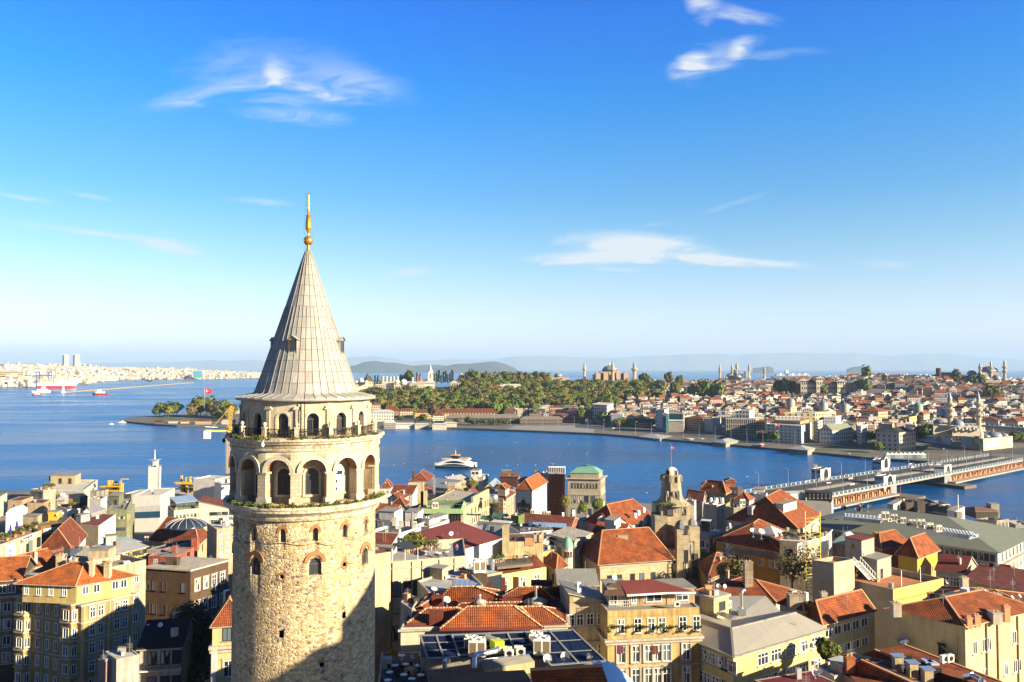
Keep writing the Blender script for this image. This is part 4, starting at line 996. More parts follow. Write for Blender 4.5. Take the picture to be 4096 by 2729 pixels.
b=bld('tile roofed cream house with white stone trim close behind the tower','H',(2106,762),(2420,742),None,132,pla((.6,.5,.27),.2),dep=26,roof='hip',axis=1,rm=TILED,rise=4.2,over=.4,hip=.55,wl_=[W_(2,1,1.5,2.1,.35,3,'d',pos=[.47,.75]),W_(2,2,1.5,2.6,5.6,4.6,'t',pos=[.52,.85])],bds=[(3.1,.5,.5),(3.8,.35,.4),(9.2,.2,.3)])
mb=MB();p=b.Q[0];mb.box((p.x+.35,p.y+.2,b.z-14),(.8,.9,10.8),WHT);mb.build('pilaster',b.rt)
dish(rf(b,2135,400,4.0),'white satellite dish at the edge of the long red tiled roof beside the tower',1.2,-.9)
b=bld('low white rendered house with flat roof in the shaded courtyard','H',(1040,1005),(1155,1085),(1382,1035),132,pla((.5,.46,.43),.4),rm=felt((.4,.4,.42)),ppt=.15,wr=W_(1,1,.6,.8,5.5,st='n',pos=[.55]))
bld('small pink annex of the shaded courtyard house','H',(970,1085),(1050,1110),(1150,1090),133,pla((.42,.27,.24),.4),ppt=.8)
b=bld('white courtyard house with black pitched roof and balconies','H',(1385,985),(1795,960),None,140,pla((.55,.51,.48),.35),dep=13,roof='gable',axis=0,rm=felt((.015,.015,.017),.3),rise=3.0,over=.5,wl_=[W_(3,1,1.6,2.3,.5,3.3,'d',pos=[.3,.62,.9]),W_(3,1,1.6,2.5,4.8,3.3,'d',pos=[.3,.62,.9])])
Qb=b.Q;mb=MB();e=(Qb[1]-Qb[0]).normalized();n=V3((e.y,-e.x,0));z_=b.z-3.6
mb.prism([(q.x,q.y)for q in(Qb[0]+e*.2,Qb[0]+e*.2+n*1.2,Qb[0]+e*7+n*1.2,Qb[0]+e*7)],z_,z_+.18,WHT);bo=mb.build('balcony',b.rt);rail(bo,[(q.x,q.y,z_+.18)for q in(Qb[0]+e*.2+n*1.15,Qb[0]+e*7+n*1.15)],.95,IRON,n_mid=1,step=.5)
dish(rf(b,1590,790,1.8),'pale satellite dish on the black roof in the shaded courtyard',1.2,.2);mb=MB();p=rf(b,1470,815,1.2);mb.tube(p,p+zv(1.4),.28,STEEL,8);mb.build('vent_pipe',b.rt)
b=bld('dark ornate apartment block in shade at the left edge with an orange tiled roof','H',(-330,330),(195,292),None,168,pla((.13,.09,.06),.5),dep=12,roof='gable',axis=0,rm=TILEO,rise=3.6,over=.6,bds=[(3.3,.5,.4),(7.0,.2,.3),(10.5,.2,.3)],wl_=[W_(5,1,1.4,1.7,.9,3.4,'w'),W_(7,4,1.1,2.0,4.4,3.4,'t')])
box_bay(b,b.Q[0],b.Q[1],.8,3.0,1.0,b.z-3.3,b.z-17,pla((.3,.22,.13),.4),b.rr,4,3.4,1.0)
bld('long low house with bright orange tiled roof behind the left edge block','G',(60,1040),(590,905),None,190,CREAM,dep=9,roof='gable',axis=0,rm=TILEO,rise=2.6,over=.4)
b=bld('cream house with ribbed grey metal roof behind the ochre apartment block','G',(585,950),(1075,895),None,184,CREAM,dep=13,roof='hip',rm=met((.30,.28,.22),.7),rise=2.0,over=.3,hip=1.0)
chy(b,600,980,1.3,2.6,CREAM)
dish(rf(b,770,900,1.6),'small black satellite dish on the ribbed grey roof',.9,.4,True)
# --- building with the long banner
b=bld('beige stone-clad hotel with hanging banners and planted roof terrace','G',(-140,690),(-10,745),(412,596),196,sto((.56,.46,.31),.25,2.4,5.0),rm=felt((.3,.22,.16)),ppt=1.0,wr=[W_(1,5,1.8,2.6,1.6,3.1,'d',pos=[.93],pane=GL),W_(1,5,1.4,2.6,2.2,3.1,'d',pos=[.66],pane=GL)])
bp,n,A=panel(b,'G',[(42,745),(145,712),(145,945),(42,965)],'R',plain((.74,.76,.78),.6),.25,'banner')
cx,nx=onf(b,'G',92,790,'R',.33);dx=V3((-nx.y,nx.x,0));mb=MB();DB=plain((.02,.07,.25),.6)
for k in range(9):
 a=rad(20+k*17.5);w_=.13
 def q_(a,r):return cx+dx*(math.cos(a)*r)+V3((0,0,math.sin(a)*r+.1))
 mb.face([q_(a,.5),q_(a-.07,1.3),q_(a,1.95+.35*math.sin(a)),q_(a+.07,1.3)],DB)
mb.face([cx+dx*-.85+zv(.05),cx+dx*.85+zv(.05),cx+dx*.35+zv(-.55),cx+zv(-.75),cx+dx*-.35+zv(-.55)],plain((.04,.25,.6),.6));mb.build('emblem',bp)
for ch,y in(('B',873),('A',935)):p,_=onf(b,'G',92,y,'R',.33);text(bp,ch,p,nx,2.6,DARK,sx=1.1)
p2,n2,A2=panel(b,'G',[(200,690),(305,642),(305,672),(200,720)],'R',plain((.02,.05,.2),.5),.5,'sign_panel');p,_=onf(b,'G',252,681,'R',.62);text(p2,'Anemon Galata',p,n2,.85,WHITE,sx=1.0)
p3,n3,A3=panel(b,'G',[(306,640),(335,626),(335,655),(306,668)],'R',WHITE,.5,'sign_panel')
for qd,col in(([(180,745),(215,735),(215,905),(180,918)],(.5,.44,.32)),([(280,700),(318,690),(318,870),(280,885)],(.12,.16,.15))):panel(b,'G',qd,'R',plain(col,.7),.2,'banner')
for i in range(14):
 x=20+i*26;pot(rf(b,x,690-i*10+(i%3)*14),'green shrub in a planter on the hotel roof terrace',1.5,LEAFY if i%3==0 else LEAFD,50+i)['group']='planters on the hotel terrace'
for x,y,s_ in((102,672,'left'),(165,630,'right')):
 p=rf(b,x,y);o=root('parasol',p,f'closed dark blue parasol on the hotel roof terrace, {s_} of two','parasol');mb=MB();mb.tube((0,0,0),(0,0,3.4),.04,STEEL,6);ob('pole',mb.mesh('pole'),o);mb=MB();mb.lth((0,0,1.0),[(.06,2.5),(.2,2.0),(.3,1.2),(.34,.4),(.22,.0)],10,plain((.02,.03,.2),.8));ob('canopy',mb.mesh('canopy'),o)
 # --- second line towards the quay
b=bld('house under a broad brown orange tiled roof beside the banner hotel','G',(400,790),(720,800),(850,650),255,WHT,roof='hip',rm=TILED,rise=6.5,over=.6,hip=.35,wr=W_(6,1,.7,1.2,1.5,st='n'))
b=bld('house with blank beige side wall and tall white front of many windows','G',(658,532),(972,556),(1142,440),288,pla((.5,.42,.28),.3),rm=FELTM,ppt=.3,wr=W_(3,6,1.0,1.7,1.0,3.6,'n'))
hut(b,'G',(840,455),(905,470),(1060,425),1.4,GREY,'shed',ZINC);hut(b,'G',(830,475),(885,470),None,2.4,WHT,'gable',FELTM,1.0,dep=6);hut(b,'G',(750,520),(800,525),None,2.7,pla((.3,.34,.36),.2),dep=4)
mb=MB();Qb=b.Q;mb.prism([(q.x,q.y)for q in(Qb[1]+(Qb[1]-Qb[0]).normalized()*.02,Qb[2]+(Qb[1]-Qb[0]).normalized()*.02,Qb[2]+(Qb[1]-Qb[0]).normalized()*.3,Qb[1]+(Qb[1]-Qb[0]).normalized()*.3)],b.bz,b.z,WHT);mb.build('front',b.rt)
b=bld('olive green apartment block with stepped bays','G',(1072,398),(1255,395),(1310,285),330,GRN,ppt=.5,wl_=W_(2,6,3.6,1.4,2.6,4.6,'d',m=(.1,.1)),wr=W_(4,6,1.5,1.4,2.6,4.6,'d'))
for j in range(5):box_bay(b,b.Q[1],b.Q[2],.14+j*.18,3.2,1.3,b.z-2,b.z-27,GRN,b.rr,0,4.6,1,False)
hut(b,'G',(1075,345),(1180,350),(1225,310),3.8,GRN,wl_=W_(1,1,1.2,2.5,1.5,st='n',pos=[.7]))
b=bld('white building of two plain upright slabs with rooftop plant','G',(888,285),(1000,290),(1062,258),365,WHT,rm=FELTD,ppt=.5)
for x,y,w in((925,270,3),(965,262,4),(1010,255,3)):chy(b,x,y,w,2.6,GREY,cap=False)
b=bld('hotel with a blank pale grey top wall above a dark glass front','G',(1315,255),(1585,250),None,400,pla((.52,.5,.48),.1),dep=25,rm=FELTW,ppt=.6)
panel(b,'G',[(1312,370),(1588,345),(1588,405),(1312,415)],'L',pla((.42,.43,.45),.2),.15,'frieze');panel(b,'G',[(1312,420),(1588,408),(1588,470),(1312,480)],'L',glass((.01,.03,.06)),.3,'glazing',.3)
b=bld('restaurant house with a glass roof pavilion above a cream upper floor','G',(1725,402),(1965,380),None,340,pla((.62,.57,.42),.2),dep=14,ppt=.9,wl_=W_(6,1,.9,1.9,2.0,st='d',m=(.04,.04)))
h_=hut(b,'G',(1745,385),(1960,362),None,2.4,glass((.02,.035,.04)),'shed',met((.3,.4,.5),1.5,.2),1.5,dep=9,name='pavilion')
for i in range(9):pot(rf(b,1760+i*24,383-i*1.5),'small shrub on the balcony of the glass roofed restaurant',1.1,LEAFD,i)['group']='shrubs on the restaurant balcony'
bld('white house with long brown tiled roof right of the glass roofed restaurant','G',(1968,405),(2330,392),None,352,OFFW,dep=16,roof='shed',rm=TILEB,rise=4.2,over=.4,wl_=W_(7,2,1.6,1.4,.8,3.4,'d',m=(.3,.0)))
b=bld('cream house under a large hipped red brown roof with a glass dome','G',(1500,700),(1958,735),(2055,648),258,CREAM,roof='hip',rm=TILED,rise=6.5,over=.9,hip=.6,wr=W_(1,1,1.4,2.4,1.4,st='b'))
p=rf(b,1845,560,6.4);o=root('glass_dome',p,'low ribbed glass dome on the large red brown hipped roof','dome');mb=MB();mb.lth((0,0,0),[(6.4,0),(6.4,.4),(5.9,1.0),(4.4,1.9),(2.2,2.5),(.7,2.65)],24,plain((.02,.035,.06),.2));ob('glazing',mb.mesh('glazing'),o)
mb=MB()
for i in range(16):a=2*math.pi*i/16;mb.path([(r*math.cos(a),r*math.sin(a),z+.08)for r,z in((6.4,.4),(5.9,1.0),(4.4,1.9),(2.2,2.5),(.7,2.65))],.08,plain((.45,.42,.36),.5),4)
mb.lth((0,0,2.6),[(.8,0),(.8,.5),(.1,.8)],10,STEEL);ob('rib_frame',mb.mesh('rib_frame'),o)
b=bld('bare grey and beige concrete block close left of the tower','G',(2053,527),(2150,592),(2345,556),228,pla((.45,.37,.26),.35),rm=FELTW,ppt=.3,wr=W_(3,3,.95,1.35,1.5,2.5,'k',m=(.05,.0)))
chy(b,2230,545,1.3,2.4,WHT,cap=False);hut(b,'G',(2190,545),(2310,535),None,1.2,OFFW,dep=4)
bld('shed under pale blue corrugated roofing below the beige blank wall','G',(1150,750),(1385,712),None,240,YEL,h=6,dep=9,roof='shed',rm=met((.36,.42,.5),.5),rise=1.3,over=.5)
bld('yellow walled rooftop shed under grey corrugated roofing','G',(1130,835),(1450,760),None,226,YEL,h=8,dep=8,roof='shed',rm=ZINC,rise=1.4,over=.6,wl_=W_(6,1,1.5,1.3,.5,st='b',m=(.35,.0)))
bld('low house with a dirty white parapet and ochre back wall','G',(440,815),(665,835),(960,770),215,pla((.26,.1,.06),.5),rm=FELTB,ppt=.6,wr=W_(3,1,.9,1.2,.9,st='n'))
b=bld('grey rooftop terrace house in the dip between the sheds and the dark brick house','G',(960,905),(1140,900),(1270,830),205,GREY,ppt=.8)
hut(b,'G',(1050,790),(1150,780),None,3.5,OFFW,dep=3)
b=bld('low flat roof of tar sheets behind the pink house','G',(1450,790),(1640,780),(1960,690),235,pla((.24,.22,.22),.4),rm=FELTD,ppt=.3)
for i,(x,y)in enumerate(((1440,690),(1465,690))):psn(rf(b,x,y+15),'person in a pale top among the terrace tables behind the blue roof sheets' if i==0 else 'person in a pinkish top among the terrace tables behind the blue roof sheets',(.7,.66,.62)if i==0 else(.5,.3,.3),(.05,.05,.07),.3*i)
# --- far line along the quay
b=bld('twin block house with maroon flat roofs near the left edge','G',(268,328),(432,328),(500,292),395,pla((.5,.38,.24),.35),rm=FELTM,ppt=.15,wr=W_(2,4,.9,1.3,1.6,3.3,'n'))
bld('','G',(78,302),(215,302),(330,262),398,pla((.48,.36,.22),.35),into=b.rt,h=18,rm=FELTM,ppt=.15,wl_=W_(1,1,1.6,1.4,2,st='n',pos=[.4]))
bld('plain white gabled block in front of the maroon roofed house','G',(60,432),(180,395),(272,382),372,WHT,roof='gable',rm=FELTW,rise=2,over=.2,h=16)
b=bld('white office block at the left edge beside the quay','G',(-120,330),(0,262),(72,225),445,OFFW,rm=FELTW,wr=W_(4,3,1.8,1.6,4.5,4.6,'d'))
b=bld('long brick house with a green roof and a row of small windows','G',(145,560),(405,562),(662,520),300,pla((.28,.11,.05),.4),rm=felt((.13,.17,.05),.3),ppt=.2,wr=W_(6,1,1.2,1.7,1.1,st='k',m=(.1,.1)))
hut(b,'G',(225,540),(370,545),(415,520),3.2,pla((.5,.42,.28),.3));hut(b,'G',(478,495),(570,493),None,3,plain((.6,.33,.03),.7),dep=4)
dish(rf(b,575,470,1),'small dish among the roofs above the green roof, left one',1.6,0);dish(rf(b,625,460,1),'small dish among the roofs above the green roof, right one',1.6,0)
bld('narrow cream house with a hipped grey roof below the white quay building','G',(562,300),(640,300),(692,270),402,CREAM,roof='hip',rm=ZINC,rise=2,over=.6,wl_=W_(4,3,1.4,2.2,5.2,6.2,'d'))
b=bld('white hotel with a dark glass rooftop restaurant','G',(668,395),(880,372),None,372,OFFW,dep=18,ppt=.6,wl_=W_(3,2,2.0,1.6,2.2,4,'d'))
hut(b,'G',(720,372),(868,358),None,4.4,glass((.008,.012,.014)),dep=12,name='pavilion',rm=FELTD)
for i in range(4):pot(rf(b,700+i*14,372),'yellow green shrub at the corner of the dark glass rooftop restaurant',2.2,LEAFY,i)['group']='shrubs at the rooftop restaurant corner'
b=bld('house with a planted roof terrace and pale annex left of the white quay building','G',(298,190),(425,190),(552,190),440,pla((.45,.4,.32),.3),quad=[(298,190),(430,200),(552,190),(440,172)],rm=FELTW,ppt=.4,wl_=W_(3,2,2.2,3.2,1.2,6,'d'))
for i in range(7):pot(rf(b,450+i*12,190),'shrub on the planted roof terrace below the white quay building',2.8,LEAFY if i%2 else LEAFD,i)['group']='shrubs on the planted terrace'
b=bld('large white quay building with a long glazed scaffolded side','G',(400,185),(838,192),(968,95),455,OFFW,rm=FELTW,ppt=1.0,wl_=W_(14,3,1.8,2.6,3.2,3.6,'d',m=(.28,.02)))
hut(b,'G',(500,150),(740,150),(800,120),5.5,pla((.5,.42,.28),.3),wl_=W_(2,1,2.0,3,1.6,st='n',pos=[.4,.8]));hut(b,'G',(485,105),(620,105),None,2.9,DARK,dep=8)
mb=MB()
for k in range(15):
 f=.28+.72*k/14;p=b.Q[0].lerp(b.Q[1],f)
 mb.tube((p.x,p.y-1.6,b.z-16),(p.x,p.y-1.6,b.z),.12,STEEL,4)
for zz in(2,6,10,14):a,e=b.Q[0].lerp(b.Q[1],.28),b.Q[1];mb.tube((a.x,a.y-1.6,b.z-zz),(e.x,e.y-1.6,b.z-zz),.12,STEEL,4)
T(mb.build('scaffold',None,b.Q[0]),'steel scaffold along the side of the large white quay building','scaffold')
def formwork(label,c,x0,x1,y0,d,n,seed):
 rr=random.Random(seed);o=root('formwork_stack',PQ(c,(x0+x1)/2,y0,d),label,'formwork');mb=MB();ym=plain((.55,.33,.02),.6)
 for i in range(n):
  p=PQ(c,x0+(x1-x0)*(i+.5)/n,y0,d);h=rr.uniform(4,10);mb.box((p.x,p.y+rr.uniform(0,6),p.z-1),(1.0,1.0,h),rr.choice([ym,ym,CAPT,DARK]));mb.box((p.x,p.y+rr.uniform(0,6),p.z+h*rr.uniform(.3,.9)),(4.5,.6,.5),ym)
 ob('column',mb.mesh('column',o.location),o)
 mb=MB()
 for zz in(2.5,5.0):a,e=PQ(c,x0,y0,d),PQ(c,x1,y0,d);mb.bar((a.x,a.y,a.z+zz),(e.x,e.y,e.z+zz),3.5,.4,ym)
 ob('beam',mb.mesh('beam',o.location),o)
formwork('yellow construction formwork on the quay right of the white building','G',1000,1200,245,470,9,1);formwork('long yellow construction formwork on the quay right of the wrapped tower','G',1750,2050,215,476,14,2)
bld('long flat terminal building along the quay behind the wrapped tower','G',(1220,238),(2240,262),None,482,OFFW,dep=18,rm=felt((.42,.36,.28)),ppt=.5)
b=bld('slender square tower wrapped in white sheeting with a tall mast','I',(1270,1045),(1365,1045),(1378,1040),475,pla((.72,.7,.68),.1),base=3,rm=FELTD,ppt=.2)
hut(b,'I',(1305,1040),(1340,1040),None,3.5,OFFW,dep=3);mb=MB();p=rf(b,1325,1030,3);mb.tube(p,p+zv(9),.3,WHITE,6,.12);mb.box(p+zv(3),(5,5,.4),STEEL);mb.build('mast',b.rt)
mb=MB()
for q in b.Q:mb.tube((q.x,q.y,3),(q.x,q.y,b.z+1),.18,STEEL,4)
for k in range(16):
 zz=4+k*1.7
 for i in range(2):a,e=b.Q[i],b.Q[i+1];s_=1.1 if True else 0;mb.tube((a.x,a.y-.2,zz),(a.x+1.2,a.y-.2,zz),.1,STEEL,4);mb.tube((e.x-1.0,e.y-.2,zz),(e.x,e.y-.2,zz),.1,STEEL,4)
mb.build('scaffold',b.rt)
b=bld('white quay block with a rounded end below the yellow crane','G',(2135,95),(2290,60),None,462,WHT,dep=14,rm=FELTW,ppt=.6);hut(b,'G',(2195,165),(2330,155),None,.5,WHT,dep=5)
mb=MB();q=b.Q[0];mb.lth((q.x+3,q.y+7,2),[(7,0),(7,b.z-4),(6.2,b.z-2.2)],18,WHT);mb.build('rounded_end',b.rt);rail(b.rt,[b.Q[0],b.Q[1]],1.6)
bld('white annex with sheet roof below the round ended quay block','G',(2195,155),(2330,140),None,440,WHT,dep=8,roof='shed',rm=FELTW,rise=1.2,wl_=W_(1,1,1.6,2.2,5,st='n',pos=[.35]))
# yellow tower crane
cr=root('tower_crane',PQ('I',1955,1100,470),'yellow lattice tower crane on the quay partly hidden by the stone tower','crane');YC=plain((.6,.36,.02),.5)
def lattice(mb,p,q,w,n,m,r=.12):
 p,q=V3(p),V3(q);d=(q-p).normalized();s1=d.orthogonal().normalized();s2=d.cross(s1);C4=[(s1+s2)*w/2,(s1-s2)*w/2,(-s1-s2)*w/2,(-s1+s2)*w/2]
 for k in range(4):
  mb.tube(p+C4[k],q+C4[k],r,m,4)
  for i in range(n):a,b_=p.lerp(q,i/n),p.lerp(q,(i+1)/n);mb.tube(a+C4[k],b_+C4[(k+1)%4],r*.6,m,4)
ct=PQ('I',1955,745,470);cb_=PQ('I',1955,1100,470);mb=MB();lattice(mb,cb_,ct,2.0,26,YC);mb.build('mast',cr)
mb=MB();j1=PQ('I',1752,735,455);mb.bar(ct+V3((1,0,1)),j1+zv(.5),1.6,1.0,YC);mb.bar(ct.lerp(j1,.5)+zv(2.4),j1+zv(2.4),1.2,.2,WHITE);mb.build('counter_jib',cr)
mb=MB();mb.box((j1.x+1.5,j1.y,j1.z-4.5),(3.4,2,4.5),WHITE);mb.build('counterweight',cr)
mb=MB();lattice(mb,ct,ct+V3((1.0,2,15)),1.6,8,YC);mb.tube(ct+V3((1,2,15)),j1+V3((4,0,1.5)),.1,YC,4);mb.build('tower_head',cr)
mb=MB();mb.box((ct.x+1.8,ct.y-1.5,ct.z+1),(1.6,1.6,2.2),YC);mb.build('cab',cr)
# ================================================================ houses right of the tower: quay line first, then towards the camera
# ---- along the water (crop A)
b=bld('white house with brown tiled roof on the quay below the white ferry','A',(362,345),(552,345),(602,292),500,OFFW,roof='hip',rm=TILED,rise=5,over=.5,wl_=W_(6,2,1.4,2.6,2.0,4.0,'d'),wr=W_(2,2,1.4,2.4,2.0,4.0,'n'));chy(b,407,330,1.4,5.5,BRN,1.5)
b=bld('warehouse with a shallow grey sheet roof dotted with gulls beside the quay','A',(620,345),(800,362),(960,330),486,GREY,roof='gable',rm=met((.4,.39,.37),.9),rise=3.2,over=.4,axis=1)
GULLW=plain((.75,.75,.74),.6)
def gull(p,label,s=1.0,fly=False,rz=.0,group=None):
 o=root('seagull',p,label,'bird',group);o.rotation_euler=(0,0,rz);o.scale=(s,s,s);mb=MB()
 mb.grid([[(.001*math.cos(a),y,.2+.001*math.sin(a))if r==0 else(r*math.cos(a),y,.2+h+r*math.sin(a))for a in[2*math.pi*i/8 for i in range(8)]]for y,r,h in((-.36,.01,.1),(-.3,.04,.1),(-.24,.065,.1),(-.15,.06,.05),(.0,.1,.0),(.15,.09,.0),(.32,.03,.02),(.42,.01,.02))],GULLW,True)
 if fly:
  for sx in(-1,1):mb.grid([[(sx*.05,-.08,.24),(sx*.05,.12,.24)],[(sx*.4,-.12,.42),(sx*.4,.06,.42)],[(sx*.8,.05,.36),(sx*.8,.09,.36)]],GULLW)
 else:
  for sx in(-1,1):mb.tube((sx*.04,.02,0),(sx*.04,.02,.14),.012,plain((.5,.3,.05),.6),4)
 ob('body',mb.mesh('body'),o);return o
rr=random.Random(9)
for i in range(16):
 f,g=rr.random(),rr.random();Q=b.Q;p=Q[0].lerp(Q[1],f).lerp(Q[3].lerp(Q[2],f),g);k=1-abs(2*f-1);gull(V3((p.x,p.y,b.z+3.2*k+.05)),'white seagull resting on the grey warehouse roof by the water',1.3,False,rr.uniform(0,6),'gulls on the warehouse roof')
b=bld('white flat roofed block with stair house behind the gull covered warehouse','A',(948,298),(1068,302),(1116,274),492,OFFW,rm=FELTW,ppt=.8,wr=W_(2,2,1.6,1.6,2,4,'d'));hut(b,'A',(950,298),(1030,298),(1050,285),3.7,WHT,wl_=W_(2,1,1.8,1.5,.8,st='d'))
b=bld('dark maroon timber cube house at the water edge','A',(1222,294),(1388,296),(1412,256),480,MAR,rm=FELTB,ppt=.2,corn=.7,trim=FELTB,wl_=W_(4,1,1.7,2.2,6.5,st='w',pos=[.16,.36,.56,.8]),wr=W_(3,2,1.2,1.8,2.2,4.2,'w'));hut(b,'A',(1240,275),(1330,275),None,2.0,FELTB,dep=6)
b=bld('small stone house with a gabled front in front of the warehouse','A',(930,345),(985,345),(1015,325),455,TAN,roof='gable',axis=1,rm=FELTG,rise=2.8,over=.3,wl_=W_(2,2,1.0,1.6,1.6,4.5,'n'))
bld('low house with two glazed grey roof slopes near the water','A',(1060,425),(1190,425),(1245,372),440,YEL,roof='gable',axis=1,rm=met((.3,.33,.36),1.2,.25),rise=3.8,over=.3,h=8)
bld('long low yellow brown shed behind the glazed roofs','A',(790,385),(925,380),None,470,YEL,dep=10,roof='shed',rm=ZINC,rise=2,h=8)
b=bld('house with a brown tile roof and blue grey end wall left of the poster building','A',(1180,420),(1370,412),None,430,pla((.3,.28,.28),.4),dep=22,rm=FELTD,ppt=.5,wl_=W_(7,2,1.2,1.6,1.4,3.4,'d'));hut(b,'A',(1440,380),(1560,375),None,1.5,PINK,'hip',TILE,2.2,.4,dep=10)
bld('grey water-side block with a satellite dish left of the scaffolded front','A',(1608,265),(1660,268),(1712,240),452,pla((.5,.46,.42),.4),ppt=.5);dish(PQ('A',1562,312,445),'large black and gold dish standing left of the grey water-side block',5.0,.5,True)
bld('house with a dark stepped roof and lilac awning behind the glazed roofs','A',(480,385),(740,412),None,440,GREY,dep=12,roof='shed',rm=met((.26,.28,.3),.8),rise=3.2,over=.3,wl_=W_(6,1,1.6,1.8,2.5,st='d'))
b=bld('grey terrace house with a maroon attic and radio mast near the water','A',(450,452),(620,462),(730,440),405,GREY,ppt=.5,wl_=W_(4,1,1.3,2.2,1.6,st='k'),wr=W_(4,1,2.4,2.2,1.6,st='d'));hut(b,'A',(470,448),(590,448),None,1.0,PINK,'gable',FELTM,2.2,.3,dep=8)
mb=MB();p=rf(b,605,470);lattice(mb,p,p+zv(8),.8,10,STEEL,.07);T(mb.build('radio_mast',None,p),'thin grey lattice radio mast beside the maroon attic','mast')
b=bld('rough stone gabled house between the grey terrace house and the beige parapet front','A',(720,430),(845,432),(880,415),400,TAN,wl_=W_(2,2,1.2,1.7,2.6,3.8,'k',miss=.2));hut(b,'A',(730,430),(800,430),(820,420),2.5,TAN,'gable',FELTG,1.6,.2)
bld('pink brown house with red roofed attic beside the beige parapet front','A',(890,480),(985,470),(1012,440),392,PINK,roof='gable',rm=FELTM,rise=3.0,over=.3,h=9,wl_=W_(1,1,1.2,1.4,.6,st='k'))
# ---- poster building
b=bld('white office block with orange tiled roof and a tall dark poster on its side','A',(1380,418),(1526,430),(1664,350),372,WHT,roof='hip',rm=TILEO,rise=4.6,over=.7,hip=.6,wr=[W_(6,5,1.25,1.9,1.0,3.35,'w',m=(.04,.04))])
pp,n,A=panel(b,'A',[(1384,430),(1516,436),(1516,648),(1384,640)],'L',plain((.10,.085,.07),.6),.3,'poster')
def on(x,y,o=.4):return onf(b,'A',x,y,'L',o)[0]
mb=MB();mb.face([on(1386,545,.36),on(1514,545,.36),on(1514,438,.36),on(1386,432,.36)],plain((.42,.46,.46),.6));mb.face([on(1386,545,.37),on(1514,545,.37),on(1514,560,.37),on(1430,540,.37)],plain((.3,.27,.22),.6));mb.build('sky_print',pp)
mb=MB();GN=plain((.02,.02,.022),.7);SK=plain((.34,.22,.15),.6)
mb.face([on(1432,618),on(1440,545),on(1436,515),on(1459,515),on(1455,545),on(1470,618)],GN);mb.face([on(1436,515),on(1420,545),on(1408,575),on(1414,577),on(1440,535)],GN);mb.face([on(1459,515),on(1472,545),on(1490,575),on(1484,578),on(1456,535)],GN)
mb.face([on(1447+9*math.cos(t_),500+15*math.sin(t_),.42)for t_ in[2*math.pi*i/12 for i in range(12)]],SK);mb.build('figure_print',pp)
text(pp,'A T İ Y E',on(1450,600,.45),n,1.5,plain((.85,.78,.6),.5),sx=.85)
text(pp,'17 MART',on(1432,628,.45),n,.4,WHITE)
# ---- bank with green roof
b=bld('grey stone bank with green copper roof and arched windows on the quay','A',(1862,312),(2172,318),(2214,288),425,sto((.40,.36,.28),.45,1.6,.6),ppt=.8,corn=1.2,bds=[(8.3,.3,.4),(22.5,.6,.6),(24.5,.3,.5)],wl_=[W_(9,1,1.0,2.6,2.6,st='n',m=(.08,.08)),W_(4,1,2.4,4.0,9.2,st='d',m=(.08,.14)),W_(5,1,1.9,4.4,16.0,st='d',m=(.08,.08))],wr=[W_(3,1,1.0,2.6,2.6,st='n'),W_(3,1,1.5,4.0,9.2,st='d'),W_(3,1,1.5,4.4,16.0,st='d')])
q=inset(b.Q,1.2);COPPER=met((.16,.33,.25),1.1,.6,.5);z0=b.z
mb=MB();mb.prism([(p.x,p.y)for p in q],z0,z0+2.6,sto((.34,.31,.25),.5,1.0,3.0));mb.build('attic',b.rt)
mb=MB();q1=ots(q,.5);q2=inset(b.Q,4.0);q3=inset(b.Q,8.0)
for(A_,za),(B_,zb)in((([*q1],z0+2.6),([*q2],z0+5.2)),(([*q2],z0+5.2),([*q3],z0+6.4))):
 for i in range(4):j=(i+1)%4;mb.face([(A_[i].x,A_[i].y,za),(A_[j].x,A_[j].y,za),(B_[j].x,B_[j].y,zb),(B_[i].x,B_[i].y,zb)],COPPER)
mb.face([(p.x,p.y,z0+6.4)for p in q3],COPPER);mb.build('roof',b.rt)
o=root('scaffolded_front',PQ('A',1760,600,430),'rust orange steel frame standing against the bank side wall','steel frame');mb=MB();RU=plain((.28,.08,.025),.8);Pa,Pb=PQ('A',1688,430,432),PQ('A',1838,430,428);zt=PQ('A',1760,275,430).z
for k in range(7):
 p=Pa.lerp(Pb,k/6)
 for dy in(0,4):mb.tube((p.x,p.y+dy,2),(p.x,p.y+dy,zt),.22,RU,4)
for k in range(13):
 z=4+(zt-4)*k/12
 for dy in(0,4):mb.tube((Pa.x,Pa.y+dy,z),(Pb.x,Pb.y+dy,z),.2,RU,4)
 if k<12:
  for j in range(0,6,2):a_,e_=Pa.lerp(Pb,(j+k%2)/6),Pa.lerp(Pb,(j+1+k%2)/6 if j+1+k%2<=6 else 1);mb.tube((a_.x,a_.y,z),(e_.x,e_.y,z+(zt-4)/12),.14,RU,4)
ob('frame',mb.mesh('frame',o.location),o);mb=MB();mb.box(((Pa.x+Pb.x)/2,Pa.y+12,2),(abs(Pb.x-Pa.x),14,zt-1),pla((.2,.14,.1),.5));mb.box(((Pa.x+Pb.x)/2,Pa.y+1.5,zt),(abs(Pb.x-Pa.x)+1,6,.3),STEEL)
for k in range(8):p=Pa.lerp(Pb,k/7);mb.box((p.x,p.y,zt+.3),(.3,.3,3.4),WHITE)
mb.box(((Pa.x+Pb.x)/2,Pa.y,zt+3.4),(abs(Pb.x-Pa.x)+1,.4,.4),WHITE);ob('wall',mb.mesh('wall',o.location),o)
